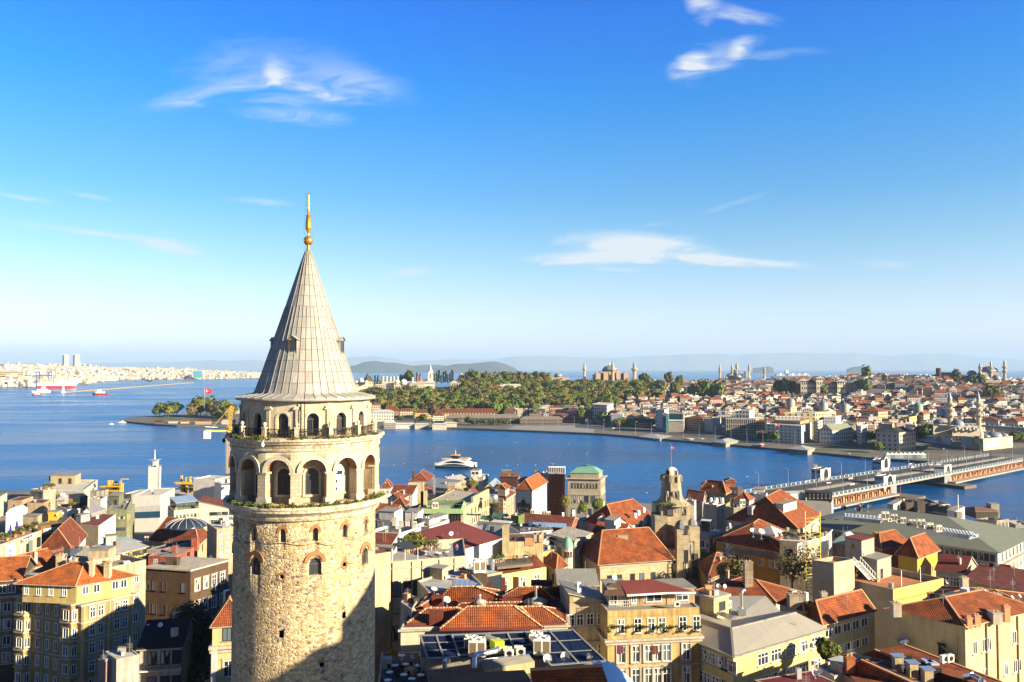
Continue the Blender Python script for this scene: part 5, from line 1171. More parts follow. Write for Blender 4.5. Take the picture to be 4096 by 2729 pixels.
# ---- second row (crop A)
b=bld('beige parapet front running back from the tower with orange flower boxes','A',(520,545),(872,595),(1122,458),305,pla((.58,.5,.28),.25),rm=felt((.2,.07,.045),.5),ppt=.5,wr=[W_(6,1,1.5,2.8,2.0,st='d',pos=[.32,.45,.58,.7,.83,.94]),W_(11,2,1.1,2.4,6.0,3.4,'n')],bds=[(.2,.5,.5),(5.4,.4,.4),(8.8,.2,.3)])
q=b.Q;mb=MB();e=(q[2]-q[1]).normalized();n_=V3((e.y,-e.x,0));a_=q[1]+e*14;mb.prism([(p.x,p.y)for p in(a_,q[2],q[2]-n_*1.0,a_-n_*1.0)],b.z,b.z+2.0,pla((.58,.5,.28),.25));mb.build('parapet_wall',b.rt)
b=bld('dark glazed restaurant under a long green copper canopy','A',(455,640),(852,640),None,262,glass((.02,.02,.018)),dep=16,rm=felt((.36,.36,.32)),ppt=.2)
mb=MB();q=ots(b.Q,1.0);q2=ots(b.Q,.2);GC=met((.24,.36,.15),.6,.6,.3)
for i in range(4):j=(i+1)%4;mb.face([(q[i].x,q[i].y,b.z-.1),(q[j].x,q[j].y,b.z-.1),(q2[j].x,q2[j].y,b.z+1.4),(q2[i].x,q2[i].y,b.z+1.4)],GC)
mb.build('canopy',b.rt);mb=MB();Q=b.Q
for k in range(15):p=Q[0].lerp(Q[1],k/14);mb.box((p.x,p.y-.1,b.z-5),(.15,.2,4.9),IRON)
mb.build('frame',b.rt);ac(rf(b,615,600),'large air conditioner on the green canopy restaurant roof','big',0,1.6)
for x,h in((475,8.5),(505,5.5)):chy(b,x,590,2.0,h,CREAM,cap=False)
b=bld('ornate beige corner house with a bay and small tiled turret roof','A',(1140,478),(1280,500),(1356,452),338,TAN,roof='hip',rm=TILED,rise=2.5,over=.8,wl_=W_(5,4,1.0,1.9,1.5,3.4,'w'),wr=W_(3,4,1.0,1.9,1.5,3.4,'t'),bds=[(.4,.6,.4),(7.3,.3,.3)]);hut(b,'A',(1200,470),(1275,478),(1310,455),2.6,OFFW,'hip',TILE,1.8,.6,wl_=W_(2,1,.9,1.4,.6,st='w'),dz=1.0);box_bay(b,b.Q[0],b.Q[1],.8,3.6,1.3,b.z-.5,b.z-15,TAN,b.rr,4,3.4,1.2)
tank(PQ('A',1165,545,325),'grey round tank beside the ornate corner house',1.8,3.4,GALV)
for(lab,L,N,Rr_,d,w,kw)in[('red tiled cottage peeping out right behind the tower',(100,405),(195,405),(212,378),440,WHT,dict(roof='hip',rm=TILED,rise=4,wl_=W_(2,1,1.1,1.6,1.2))),('long low white house under a dark red tiled roof',(200,455),(400,462),(470,432),402,WHT,dict(roof='gable',rm=TILED,rise=3.5,wl_=W_(5,1,1.1,1.6,1.3))),('white wall house with low tiled roof right of the tower gallery',(170,505),(280,520),(360,480),372,OFFW,dict(roof='gable',rm=TILED,rise=2.6,wr=W_(2,2,1.0,1.5,1.2))),('tumbledown cottage with a patched orange roof',(200,560),(330,575),(370,540),345,GREY,dict(roof='hip',rm=TILED,rise=2.8,wl_=W_(3,1,1.0,1.5,1.4,st='n'))),('orange tiled white house low against the tower',(70,625),(238,640),(310,612),300,WHT,dict(roof='gable',rm=TILEO,rise=2.4,axis=0)),('plain grey flat house left of the green canopy restaurant',(345,590),(450,600),None,325,GREY,dict(dep=14))]:
 bld(lab,'A',L,N,Rr_,d,w,**kw)
b=bld('long tiled roof with glass strip behind the black terrace roof','A',(1400,742),(1885,788),(1960,695),262,PINK,roof='gable',rm=TILED,rise=2.0,over=.3,axis=0);mb=MB();p0=[rf(b,x,y,1.6)for x,y in((1510,762),(1850,780),(1850,740),(1540,725))];mb.face(p0,met((.3,.42,.55),1.0,.2));mb.build('skylight',b.rt)
bld('small square tower house with grey pantiles behind the glass strip roof','A',(1880,700),(2025,715),(2060,672),300,OFFW,roof='gable',axis=0,rm=met((.3,.28,.24),.4),rise=1.5,over=.3)
for i,(x,y,s_)in enumerate(((1490,640,1),(1600,655,1.2),(1640,660,1))):ac(PQ('A',x+40,y+10,330),f'rooftop cooling unit before the poster building, {("left", "middle", "right")[i]} of three','big',0,1.4*s_)
# ---- big orange roof with dormers (C left)
b=bld('wide house with large orange tiled roof and three small dormers','C',(-160,800),(180,880),(580,775),268,pla((.5,.42,.5),.2),roof='hip',rm=TILE,rise=6.5,over=.6,hip=.5)
for x,y in((110,820),(225,830),(20,790)):
 p=rf(b,x,y,1.6);mb=MB();mb.box((p.x,p.y,p.z-.4),(2.6,3.0,1.6),WHT);mb.face([(p.x-1.7,p.y-1.8,p.z+1.15),(p.x,p.y-1.8,p.z+2.4),(p.x,p.y+3,p.z+2.4),(p.x-1.7,p.y+3,p.z+1.15)],TILEO);mb.face([(p.x,p.y-1.8,p.z+2.4),(p.x+1.7,p.y-1.8,p.z+1.15),(p.x+1.7,p.y+3,p.z+1.15),(p.x,p.y+3,p.z+2.4)],TILEO);mb.face([(p.x-1.4,p.y-1.52,p.z+1.15),(p.x+1.4,p.y-1.52,p.z+1.15),(p.x,p.y-1.52,p.z+2.2)],WHT);dm=mb.build('dormer',b.rt);pwin(dm,(p.x,p.y-1.5,p.z-.1),(0,-1),1.2,1.0,'w',b.rr)
for i,(x,y)in enumerate(((400,735),(455,705),(365,765))):p=rf(b,x,y,3.2);tank(p,f'white roof ventilator on the orange roof with dormers, {("middle", "rear", "front")[i]} one',.7,1.6)
b=bld('long orange tiled roof with lilac gable in front of the dormer roof','C',(-120,1000),(195,1020),(385,905),232,pla((.45,.38,.5),.2),roof='gable',axis=0,rm=TILE,rise=3.8,over=.4);mb=MB();p=rf(b,110,990,2.2);mb.path([p,p+zv(1.2),p+V3((-.8,-.3,2.2))],.3,GALV,8);mb.build('flue',b.rt)
hut(b,'C',(50,870),(150,885),(215,840),2.4,WHT,dz=4.0)
# ---- rooftop terraces (crop A, lower)
b=bld('white modern stepped block with rooftop plant right of the tower','A',(408,760),(560,775),(745,700),226,pla((.74,.7,.64),.12),rm=FELTW,ppt=1.1,wl_=[W_(1,1,2.2,3.2,2.2,st='d',pos=[.92])],wr=[W_(1,1,1.6,3.6,.7,st='d',pos=[-.02]),W_(1,1,.9,1.4,4.5,st='b',pos=[.28])])
hut(b,'A',(330,720),(450,725),(500,690),2.8,WHT);hut(b,'A',(470,745),(560,760),(735,705),1.6,WHT)
for i,(x,y,s_)in enumerate(((502,690,1.5),(540,685,1.0),(563,690,1.1),(605,690,.9))):dish(rf(b,x,y+20,1.7),f'pale satellite dish on the white modern stepped block, {("first", "second", "third", "last")[i]} from the tower',s_,-.4)
ac(rf(b,420,755,.5),'rooftop unit on the white modern stepped block, lower of two','split',.3,1.6);ac(rf(b,445,715,.5),'rooftop unit on the white modern stepped block, upper of two','split',.3,1.6)
b=bld('white terrace house with dark decking and parapets touching the tower edge','A',(-60,820),(280,830),(480,770),205,WHT,rm=felt((.12,.11,.1)),ppt=.8,h=12);hut(b,'A',(85,690),(230,700),(300,660),2.0,WHT);psn(rf(b,198,760),'woman in black standing on the dark deck right of the tower',(.02,.02,.02),(.02,.02,.02),.6);psn(rf(b,92,745),'man in dark clothes at the tower end of the dark deck',(.05,.03,.03),(.03,.03,.04),-.5)
mb=MB();p=rf(b,398,815);mb.tube(p,p+zv(5),.35,GALV,8);mb.build('flue',b.rt)
for i,(x,y)in enumerate(((290,775),(350,770),(420,800),(230,740))):chy(b,x,y,1.1,1.3,OFFW,dz=.2)
b=bld('grey flat roofed rooms with tiled strip beside the tower below the dark deck','A',(-30,905),(195,945),(330,885),172,pla((.5,.46,.4),.3),rm=met((.32,.33,.36),1.4,.3),ppt=.1,h=10,wl_=W_(2,1,1.6,2.6,1.6,st='k',pos=[.35,.72]))
bld('small tiled lean-to against the tower side','A',(-40,930),(195,940),None,165,OFFW,dep=4,roof='shed',rm=TILED,rise=1.4,over=.3,h=6)
# terrace with parasol on the long classical facade
b=bld('long off-white classical house with arched niches and a planted roof terrace','B',(-60,112),(442,95),(895,55),158,pla((.60,.53,.40),.25),quad=[(-60,130),(905,55),(880,-110),(-20,-60)],rm=felt((.34,.32,.3)),ppt=.9,bds=[(1.3,.12,.25),(9.3,.6,.5),(10.2,.35,.4)],wl_=[W_(4,1,1.5,2.9,4.0,st='d',pos=[.1,.32,.415,.5]),W_(4,2,1.4,2.8,12.5,5.0,'d',pos=[.1,.3,.415,.5])])
Q=b.Q;e=(Q[1]-Q[0]);e.z=0;L_=e.length;e.normalize();n_=V3((e.y,-e.x,0));phi=math.atan2(n_.x,-n_.y)
for f,zz in[(.21,4.6),(.21,12.8),(.21,17.8),(.37,12.8)]:
 f_=MB();arng(f_,1.3,2.2,.18,.0,.12,WHT,.0,10);c_=Q[0]+e*L_*f;o=ob('niche',f_.mesh('niche'),b.rt,(c_.x,c_.y,b.z-zz-2.4),phi)
for f in(.16,.27,.46,.56,.73,.88):
 c_=Q[0]+e*L_*f+n_*.12;mb=MB();mb.tube((c_.x,c_.y,b.z-20),(c_.x,c_.y,b.z-.3),.08,BROWNF if f<.4 else GALV,6);mb.build('downpipe',b.rt)
TA=lambda x,y,dz=.0:PZ('A',x,y,b.deck+dz)
hut(b,'A',(80,1085),(205,1100),(215,1085),2.6,WHT,wl_=W_(1,1,1.4,1.9,.3,st='b',pos=[.75]))
po=root('parasol',TA(683,1045),'open yellow and white striped parasol on the planted roof terrace','parasol');mb=MB();mb.tube((0,0,0),(0,0,2.5),.04,STEEL,6);ob('pole',mb.mesh('pole'),po);mb=MB();n=16;YS,WS=plain((.7,.42,.04),.8),plain((.75,.7,.55),.8)
for i in range(n):
 a0,a1=2*math.pi*i/n,2*math.pi*(i+1)/n
 for(r0,z0,r1,z1)in((.0,2.75,.8,2.5),(.8,2.5,1.6,2.0),(1.6,2.0,1.6,1.8)):mb.face([(r0*math.cos(a0),r0*math.sin(a0),z0),(r1*math.cos(a0),r1*math.sin(a0),z1),(r1*math.cos(a1),r1*math.sin(a1),z1),(r0*math.cos(a1),r0*math.sin(a1),z0)],YS if i%2 else WS)
ob('canopy',mb.mesh('canopy'),po)
for i,(x,y,t_,l_,lab,ps)in enumerate(((610,1000,(.05,.05,.05),(.35,.28,.18),'man in a dark shirt and beige trousers standing among the terrace plants','stand'),(575,1000,(.03,.03,.03),(.6,.58,.55),'woman in black top and white trousers standing among the terrace plants','stand'),(818,1010,(.5,.06,.12),(.1,.1,.14),'woman in a pink red top standing by the maroon roof on the terrace','stand'),(525,1045,(.65,.66,.7),(.1,.12,.2),'person in white sitting at the terrace table left of the parasol','sit'),(625,1055,(.6,.6,.62),(.05,.05,.06),'person in pale clothes sitting under the striped parasol','sit'))):
 psn(TA(x,y),lab,t_,l_,.4*i-.8,ps)
for i,(x,y)in enumerate(((535,1045),(635,1060),(710,1045),(600,985))):cft(TA(x+10,y),f'terrace table on the planted roof, {("left", "front", "right", "rear")[i]} one',1.2);chair(TA(x-8,y+4),f'dark chair at the {("left", "front", "right", "rear")[i]} terrace table',.5*i,'w' if i==0 else 'k')
for i in range(20):
 x,y=345+(i%7)*22+(i*13%9),930+(i//7)*38;pot(TA(x,y,.0),'leafy green potted shrub crowding the left end of the planted roof terrace',1.5+.9*((i*7)%5)/4,LEAFY if i%3==0 else LEAFD,100+i)['group']='terrace shrubs beside the tower'
for i in range(9):pot(TA(515+i*14,945+(i%2)*14),'small potted flower behind the people on the planted roof terrace',1.0,LEAFD,140+i)['group']='terrace flower pots'
mb=MB();q_=[TA(x,y,2.5)for x,y in((215,925),(330,985),(450,965),(370,905))];
for p in q_:mb.tube((p.x,p.y,b.deck),p,.06,WHITE,5)
mb.face(q_,felt((.04,.05,.06),.3));mb.face([(p.x,p.y,p.z-.08)for p in q_[::-1]],FELTD);T(mb.build('pergola',None,TA(330,985)),'flat dark pergola roof over the left end of the planted terrace','pergola')
# ---- awnings
def awning(c,pts,d,label,m,sag=.7,hh=3.0):
 c4=[PQ(c,*p,dd)for p,dd in zip(pts,d)];mb=MB();rows=[];n=8
 for j in range(5):
  a,e=c4[0].lerp(c4[3],j/4),c4[1].lerp(c4[2],j/4);rows.append([a.lerp(e,i/n)-V3((0,0,sag*math.sin(math.pi*i/n)*.6+(.25 if i%2 else 0)))for i in range(n+1)])
 o=root('awning',(c4[0].x,c4[0].y,c4[0].z-hh),label,'awning');mb.grid(rows,m);ob('canopy',mb.mesh('canopy',o.location),o);mb=MB()
 for p in c4:mb.tube((p.x,p.y,p.z-hh-1),p,.07,STEEL,5)
 ob('pole',mb.mesh('pole',o.location),o)
b=bld('roof terrace block under the awnings behind the maroon roof','A',(740,830),(1130,860),(1370,740),232,pla((.4,.42,.4),.3),rm=felt((.2,.22,.22)),ppt=.9,wl_=W_(8,1,1.6,1.6,1.4,st='d'))
AWB=plain((.55,.47,.36),.9);AWG=plain((.02,.10,.07),.8)
awning('A',[(858,765),(1085,800),(1110,735),(905,712)],[232,228,240,246],'large beige canvas awning over the restaurant roof terrace',AWB,.9)
awning('A',[(1035,690),(1160,700),(1120,655),(1060,652)],[262,260,275,276],'dark green awning on the far restaurant terrace, left of the green pair',AWG);awning('A',[(1150,665),(1310,668),(1290,640),(1165,632)],[270,268,285,286],'dark green awning on the far restaurant terrace, right of the green pair',AWG);awning('A',[(905,655),(1045,660),(1030,645),(915,640)],[285,283,292,293],'thin black awning on the far terrace nearest the green canopy restaurant',plain((.02,.025,.025),.8),.3)
for k in range(10):p=PQ('A',806+k*6,865,231);mb=MB();mb.lth(p,[(.04,2.6),(.13,2.0),(.16,.6),(.05,.2)],8,plain((.03,.25,.28),.7));T(mb.build('parasol',None,p),'closed teal parasol in the row beside the beige awning','parasol','closed teal parasols')
b=bld('white upper terrace house with a glass corner behind the beige awning','A',(1128,745),(1275,745),(1372,700),262,WHT,rm=FELTW,ppt=.3,wl_=W_(4,1,1.5,2.0,1.0,st='d'),wr=W_(2,1,3.0,2.4,.6,st='d'));mb=MB();q=b.Q;q2=ots(q,1.0);mb.prism([(p.x,p.y)for p in q2],b.z+.05,b.z+.3,WHT);mb.build('roof',b.rt)
bld('green painted stair box at the end of the upper terrace house','A',(1325,660),(1398,668),None,264,pla((.14,.2,.06),.3),dep=4,h=5)
mb=MB()
# ---- black roof and white terrace house
b=bld('white house with a flat black roof and steel railing','A',(1425,830),(1555,855),(1722,800),218,WHT,rm=felt((.025,.025,.028),.3),ppt=.1,wr=W_(3,1,1.2,2.8,1.2,st='d',pos=[.48,.75,.95]),quad=[(1415,825),(1722,800),(1500,735),(1290,750)])
rail(b.rt,[p+zv(.05)for p in(b.Q[0],b.Q[1],b.Q[2])],1.1,GALV,step=2.0)
b=bld('cream house with dentil cornice and a walled white roof terrace','A',(1700,840),(1925,900),(2082,828),204,pla((.66,.58,.42),.2),rm=felt((.42,.42,.42),.3),ppt=1.0,corn=.5,bds=[(1.3,.35,.3)],wl_=[W_(1,1,3.0,2.0,.7,st='d',pos=[.1])],wr=W_(4,2,.9,2.2,2.2,4.0,'t',pos=[.2,.5,.62,.85]))
for i,(x,y,k)in enumerate(((1815,825,'w'),(1845,830,'w'),(1935,830,'k'),(1905,828,'k'))):chair(rf(b,x,y),f'{"white" if k == "w" else "dark"} chair on the walled white roof terrace, {("left", "right", "right", "left")[i]} of its pair',i,k)
cft(rf(b,1830,826),'white round table between chairs on the walled white roof terrace');pot(rf(b,1895,838),'pot plant by the dark chairs on the walled white roof terrace',.9);pot(rf(b,1720,840),'pot plant at the left end of the walled white roof terrace',.8)
dish(PZ('A',1798,935,b.z-2),'white satellite dish at the corner below the walled white roof terrace',1.5,-.5)
o=root('corner_turret',PQ('A',1860,1010,196),'small round turret with a green copper onion dome','turret');c_=PQ('A',1860,965,196);mb=MB();mb.lth((c_.x,c_.y,c_.z-12),[(1.25,0),(1.25,11.6),(1.4,11.9),(1.4,12.2)],12,OFFW,smooth=False);ob('wall',mb.mesh('wall',o.location),o);mb=MB();mb.lth(c_,[(1.5,.1),(1.42,.5),(1.25,1.1),(.95,1.8),(.5,2.4),(.15,2.6),(.05,3.1)],16,COPPER);ob('dome',mb.mesh('dome',o.location),o)
for k in(-.5,.1,.7):pwin(o,(c_.x+1.25*math.sin(k),c_.y-1.25*math.cos(k),c_.z-2.0),(math.sin(k),-math.cos(k)),.5,1.2,'n',R)
bld('yellow house with blue glazed ground floor left of the onion dome turret','A',(1628,1010),(1800,968),None,198,YEL,dep=10,rm=felt((.16,.18,.2)),ppt=.2,wl_=W_(3,1,1.3,2.6,1.4,st='w',pos=[.1,.48,.8]))
# ---- maroon roof and cream ruin house
b=bld('white house with a wide maroon felt roof rising behind the terrace','A',(890,988),(1258,882),None,186,pla((.74,.71,.66),.1),dep=14,ppt=.0,rm=FELTM,wl_=[W_(3,1,2.0,2.6,3.4,st='d',pos=[.14,.5,.66])])
q=b.Q;mb=MB();z=b.z;r0,r1=(q[3]+q[0])/2+zv(3.0),(q[2]+q[1])/2+zv(1.6);x0=[q[0]-(q[1]-q[0]).normalized()*8,q[3]-(q[1]-q[0]).normalized()*16]
mb.face([q[0]+zv(.1),q[1]+zv(.1),q[2]+zv(2.6),q[3]+zv(2.2)],FELTM);mb.face([x0[0]+zv(-1.2),q[0]+zv(.1),q[3]+zv(2.2),x0[1]+zv(-1.0)],FELTM)
mb.face([q[1]+zv(-.3),q[2]+zv(-.3),q[2]+zv(2.6),q[1]+zv(.1)],WHT);mb.face([q[0]+zv(-.25),q[1]+zv(-.25),q[1]+zv(.1),q[0]+zv(.1)],WHITE);mb.build('roof',b.rt)
dish(PZ('A',768,890,z+1.2),'big pale satellite dish on the left slope of the maroon roof',1.7,.1,False,.9);ac(PZ('A',755,920,z+.4),'small grey unit under the dish on the maroon roof','split')
b=bld('weathered cream house with brown flat roof, broken wall top and wooden terrace','A',(1258,915),(1445,925),(1632,905),180,pla((.62,.5,.3),.45),rm=FELTB,ppt=.1,wl_=[W_(3,1,1.0,2.2,3.0,st='b',pos=[.3,.55,.78])],quad=[(1258,915),(1632,905),(1560,830),(1300,835)])
chy(b,1278,990,1.5,5.0,pla((.6,.5,.33),.3));rr=random.Random(4);mb=MB()
for i in range(26):p=PZ('A',1545+i*3.2,900+rr.uniform(-15,10),b.z);mb.box((p.x,p.y,p.z-.1),(rr.uniform(.3,.8),rr.uniform(.3,.7),rr.uniform(.3,1.9)),BEI,rr.random())
mb.build('broken_wall',b.rt)
for i in range(5):chy(b,1470+i*17,915,.45,.9,CAPT,cap=False)
b2=bld('yellow house below the wooden terrace with a strip of roof tiles','B',(1235,232),(1660,160),None,166,pla((.64,.55,.28),.25),dep=8,ppt=.1,wl_=[W_(3,1,1.6,2.4,1.2,st='k',pos=[.06,.46,.78])])
q=b2.Q;mb=MB();u_=zv(1);mb.face([q[0]+u_*.05,q[1]+u_*.05,q[1].lerp(q[2],.45)+u_*1.6,q[0].lerp(q[3],.45)+u_*1.6],TILED);mb.build('roof',b2.rt)
zt=b2.z+1.8;TB=lambda x,y,dz=.0:PZ('A',x,y,zt+dz);mb=MB();mb.prism([(p.x,p.y)for p in(TB(1200,1150),TB(1535,1115),TB(1480,1060),TB(1130,1090))],zt-.5,zt,felt((.16,.13,.09)));mb.build('terrace',b2.rt);rail(b2.rt,[TB(1165,1140),TB(1268,1120)],1.2,STEEL,step=.5,n_mid=1);rail(b2.rt,[TB(1270,1120),TB(1535,1105),TB(1450,1060)],1.4,IRON,step=.5,n_mid=1)
ac(TB(1318,1150,-1.2),'air conditioner on the tile strip below the wooden terrace','split',.1,1.7);cft(TB(1460,1095),'dark long table on the wooden terrace, right part',1.2)
for i,x in enumerate((1330,1365)):chair(TB(x,1085),f'orange wooden chair on the terrace of the weathered cream house, {("left", "right")[i]} one',.4,'o')
for i in range(5):pot(TB(1160+i*22,1090+(i%2)*16),'bright green potted plant on the terrace beside the weathered cream house',1.1,LEAFD,160+i)['group']='plants on the wooden terrace'
# ---- grey roofs in front (crop B)
b=bld('small flat roofed stair house carrying a tall cooling unit','B',(862,185),(1105,232),(1245,205),146,pla((.55,.46,.3),.3),rm=felt((.33,.35,.38)),ppt=.05,wl_=W_(1,1,1.4,1.6,.5,st='n',pos=[.05]),wr=[W_(1,1,3.4,6.0,.4,st='n',pos=[.45])],trim=FELTB)
ac(rf(b,1030,215),'tall cream cooling unit on the small stair house roof','big',.3,1.9);mb=MB();p=rf(b,1155,190);mb.tube(p,p+zv(1.6),.35,GALV,8);mb.lth(p+zv(1.6),[(.4,0),(.42,.3),(.1,.45)],10,GALV);T(mb.build('roof_vent',None,p),'shiny steel roof vent beside the tall cooling unit','vent')
b=bld('grey concrete flat roof with box rooms and glass canopy','B',(445,290),(560,400),(1060,325),136,pla((.46,.43,.36),.35),quad=[(445,290),(560,400),(1065,330),(880,150)],rm=felt((.36,.36,.36)),ppt=.4)
hut(b,'B',(565,268),(680,285),(735,255),1.9,CREAM);hut(b,'B',(500,250),(620,258),None,1.0,GREY,dep=3)
mb=MB();q_=[rf(b,x,y,2.0)for x,y in((790,345),(1050,330),(960,290),(780,270))];mb.face(q_,met((.28,.32,.38),.8,.2));mb.face([(p.x,p.y,p.z-.1)for p in q_[::-1]],STEEL)
for p in q_:mb.tube((p.x,p.y,b.deck),p,.07,STEEL,5)
mb.build('canopy',b.rt)
# ---- the hospital: stone hipped roofs
b=bld('cream stone house under the broad orange hipped roof beside the domed tower','C',(-240,1120),(-20,1245),(745,1198),196,sto((.52,.44,.29),.35,1.0,.45),quad=[(-232,1105),(0,1250),(745,1198),(560,1040)],roof='hip',rm=TILE,rise=6.5,over=.8,axis=1,hip=.55,wr=W_(5,2,1.3,2.6,2.8,5.0,'n',pos=[.13,.27,.45,.58,.74]),bds=[(.6,.25,.3)])
chy(b,240,1215,2.7,6.4,sto((.42,.36,.27),.4,1.0,.4),-1.0,None,2.5,False,(.25,.5))
bld('small stone house with a dark hipped roof left of the broad orange roof','A',(1635,1100),(1760,1178),(1850,1140),182,TAN,roof='hip',rm=TILED,rise=2.5,over=.5,wl_=W_(2,1,1.2,2.0,1.4,st='n'),wr=W_(1,1,1.2,2.0,1.0,st='n'))
# ================================================================ domed tower, right middle and the front row
STT=sto((.46,.39,.27),.5,1.1,.5);STD=sto((.36,.31,.22),.6,1.1,.5)
def domed_tower():
 d=214;c=PQ('C',750,1000,d);X,Y=c.x,c.y;zz=lambda y,dd=d-3:PQ('C',750,y,dd).z;k=d/3186/2.6156*1.0
 o=root('domed_tower',(X,Y,zz(1439)-6),'weathered cream stone tower with a white dome and flared neck','tower');mb=MB()
 mb.box((X+4.4*k*14-.5,Y+2,zz(1439)-6),(8.5,9,zz(640)-zz(1439)+6),STT);mb.build('wall',o)
 # flared octagonal shaft
 hw=lambda px_:px_*k*.5
 prof=[(hw(345),zz(640)),(hw(335),zz(625)),(hw(280),zz(605)),(hw(225),zz(575)),(hw(200),zz(530)),(hw(188),zz(460)),(hw(180),zz(395)),(hw(178),zz(340)),(hw(192),zz(338)),(hw(192),zz(326)),(hw(120),zz(326))]
 mb=MB();mb.lth((X,Y,0),[(r*1.08,z)for r,z in prof],8,STD,a0=rad(22.5+8),smooth=False)
 for i in range(8):a=rad(22.5+8+45*i);mb.box((X+hw(188)*1.06*math.cos(a),Y+hw(188)*1.06*math.sin(a),zz(395)),(.7,.7,zz(335)-zz(395)),STT,a)
 mb.build('shaft',o)
 mb=MB();r=hw(135);h=zz(245)-zz(330);mb.lth((X,Y,zz(330)),[(r,0),(r,h*.35)]+[(r*math.cos(a),h*.35+h*.65*math.sin(a))for a in[i*math.pi/16 for i in range(1,8)]]+[(.05,h)],20,plain((.62,.6,.48),.6));dm=mb.build('dome',o)
 for a in(-.75,.6):
  f=MB();arng(f,.9,1.0,.15,r-.06,.1,OFFW,.1,8);f.face([(x,-r-.03,z)for x,z in arch2(.9,.1,1.0,8)],DARK);q=ob('window',f.mesh('window'),dm,(X,Y,zz(330)));q.rotation_euler=(0,0,a)
 mb=MB();mb.tube((X,Y,zz(250)),(X,Y,zz(-10)),.12,plain((.2,.12,.09),.7),6,.07);mb.build('flagpole',o)
 FL=flag((X,Y,zz(30)),.8,.55,'small red flag on the pole of the white domed tower',math.radians(20))
 for y0,y1,x,w in((555,600,708,.9),(565,610,770,.9),(560,600,820,.6)):p=PQ('C',x,y1,d-hw(240)*.9);pwin(o,(p.x,p.y,p.z),(0,-1),w,3.0,'n',R)
 def blk(x0,x1,y0,y1,dd,dep,m,nm,roof=None,top=None,wins=()):
  a,e=PQ('C',x0,y0,dd),PQ('C',x1,y0,dd);zb=PQ('C',x0,y1,dd).z;mb=MB();mb.prism([(a.x,a.y),(e.x,e.y),(e.x,e.y+dep),(a.x,a.y+dep)],zb-2,a.z,m,top or FELTG);q=mb.build(nm,o)
  if roof:
   mb=MB();cx,cy,r_=(a.x+e.x)/2,a.y+dep/2,(e.x-a.x)*.55;mb.lth((cx,cy,a.z),[(r_,.05),(r_*.85,roof*.45),(r_*.45,roof*.8),(.1,roof)],8,met((.2,.2,.21),.5,.6),a0=rad(22.5),smooth=False);mb.build('roof',q)
  for(wx,wy,w,h)in wins:p=PQ('C',wx,wy,dd);pwin(q,(p.x,p.y-.02,p.z),(0,-1),w,h,'n',R)
  return q
 up=blk(582,705,625,760,d+1,6,STT,'side_wing');blk(575,705,748,1160,d-4,6,STD,'stair_tower');blk(920,985,670,1000,d+3,5,STD,'side_wing')
 blk(705,920,640,1100,d-3,6,STT,'front',None,None,[(735,738,1.5,3.6),(884,728,.9,2.8)]);blk(712,860,1085,1439,d-6,5,STT,'front',None,None,[(765,1230,2.6,3.4),(765,1398,2.6,4.2)])
 blk(805,930,888,1439,d-8,5,STT,'turret',2.2,None,[(900,932,.9,2.2),(903,1230,1.0,3.2),(903,1396,1.2,4.2)]);blk(935,1042,858,1439,d-5,6,STT,'turret',2.2,None,[(955,1210,1.6,5.0),(995,1380,1.6,6.0)])
 blk(390,465,858,1010,d+6,4,STD,'turret',None,None,[(418,890,.7,1.4)]);p=PQ('C',432,858,d+8);mb=MB();mb.lth((p.x,p.y,p.z),[(1.1,0),(1.05,.5),(.8,1.1),(.35,1.6),(.1,1.9)],14,COPPER);mb.build('dome',o)
 q=blk(466,575,835,1010,d+4,5,STD,'turret',2.4)
 mb=MB();cc=[(PQ('C',x,y,d-3.3))for x,y in((712,1130),(860,1130))]
 for dz in(0,.9,1.8):a,e=cc;mb.box(((a.x+e.x)/2,d-6.05,a.z+dz-.6),(e.x-a.x,.12,.3),CAPT)
 a,e=PQ('C',578,905,d-4),PQ('C',700,905,d-4);mb.box(((a.x+e.x)/2,d-4.05,a.z),(e.x-a.x,.12,.35),CAPT);mb.build('brick_band',o)
 mb=MB()
 for x in(800,815,830,845,858):p=PQ('C',x,705,d-3.05);mb.box((p.x,p.y,p.z),(.5,.1,1.9),SURR)
 mb.build('relief',o)
 rr=random.Random(2)
 for x,y,s_ in((760,640,1.1),(655,632,.9),(710,1160,1.3)):
  mb=MB();ltf(mb,(0,0,0),s_,80,LEAFD,rr,.8,.25);p=PQ('C',x,y,d-5);q=ob('weed_tuft',mb.mesh('weed_tuft'),None,p);T(q,f'weeds growing on the domed stone tower, {"on its flared neck" if x == 760 else ("at its left shoulder" if x == 655 else "low beside the red brick bands")}','plant')
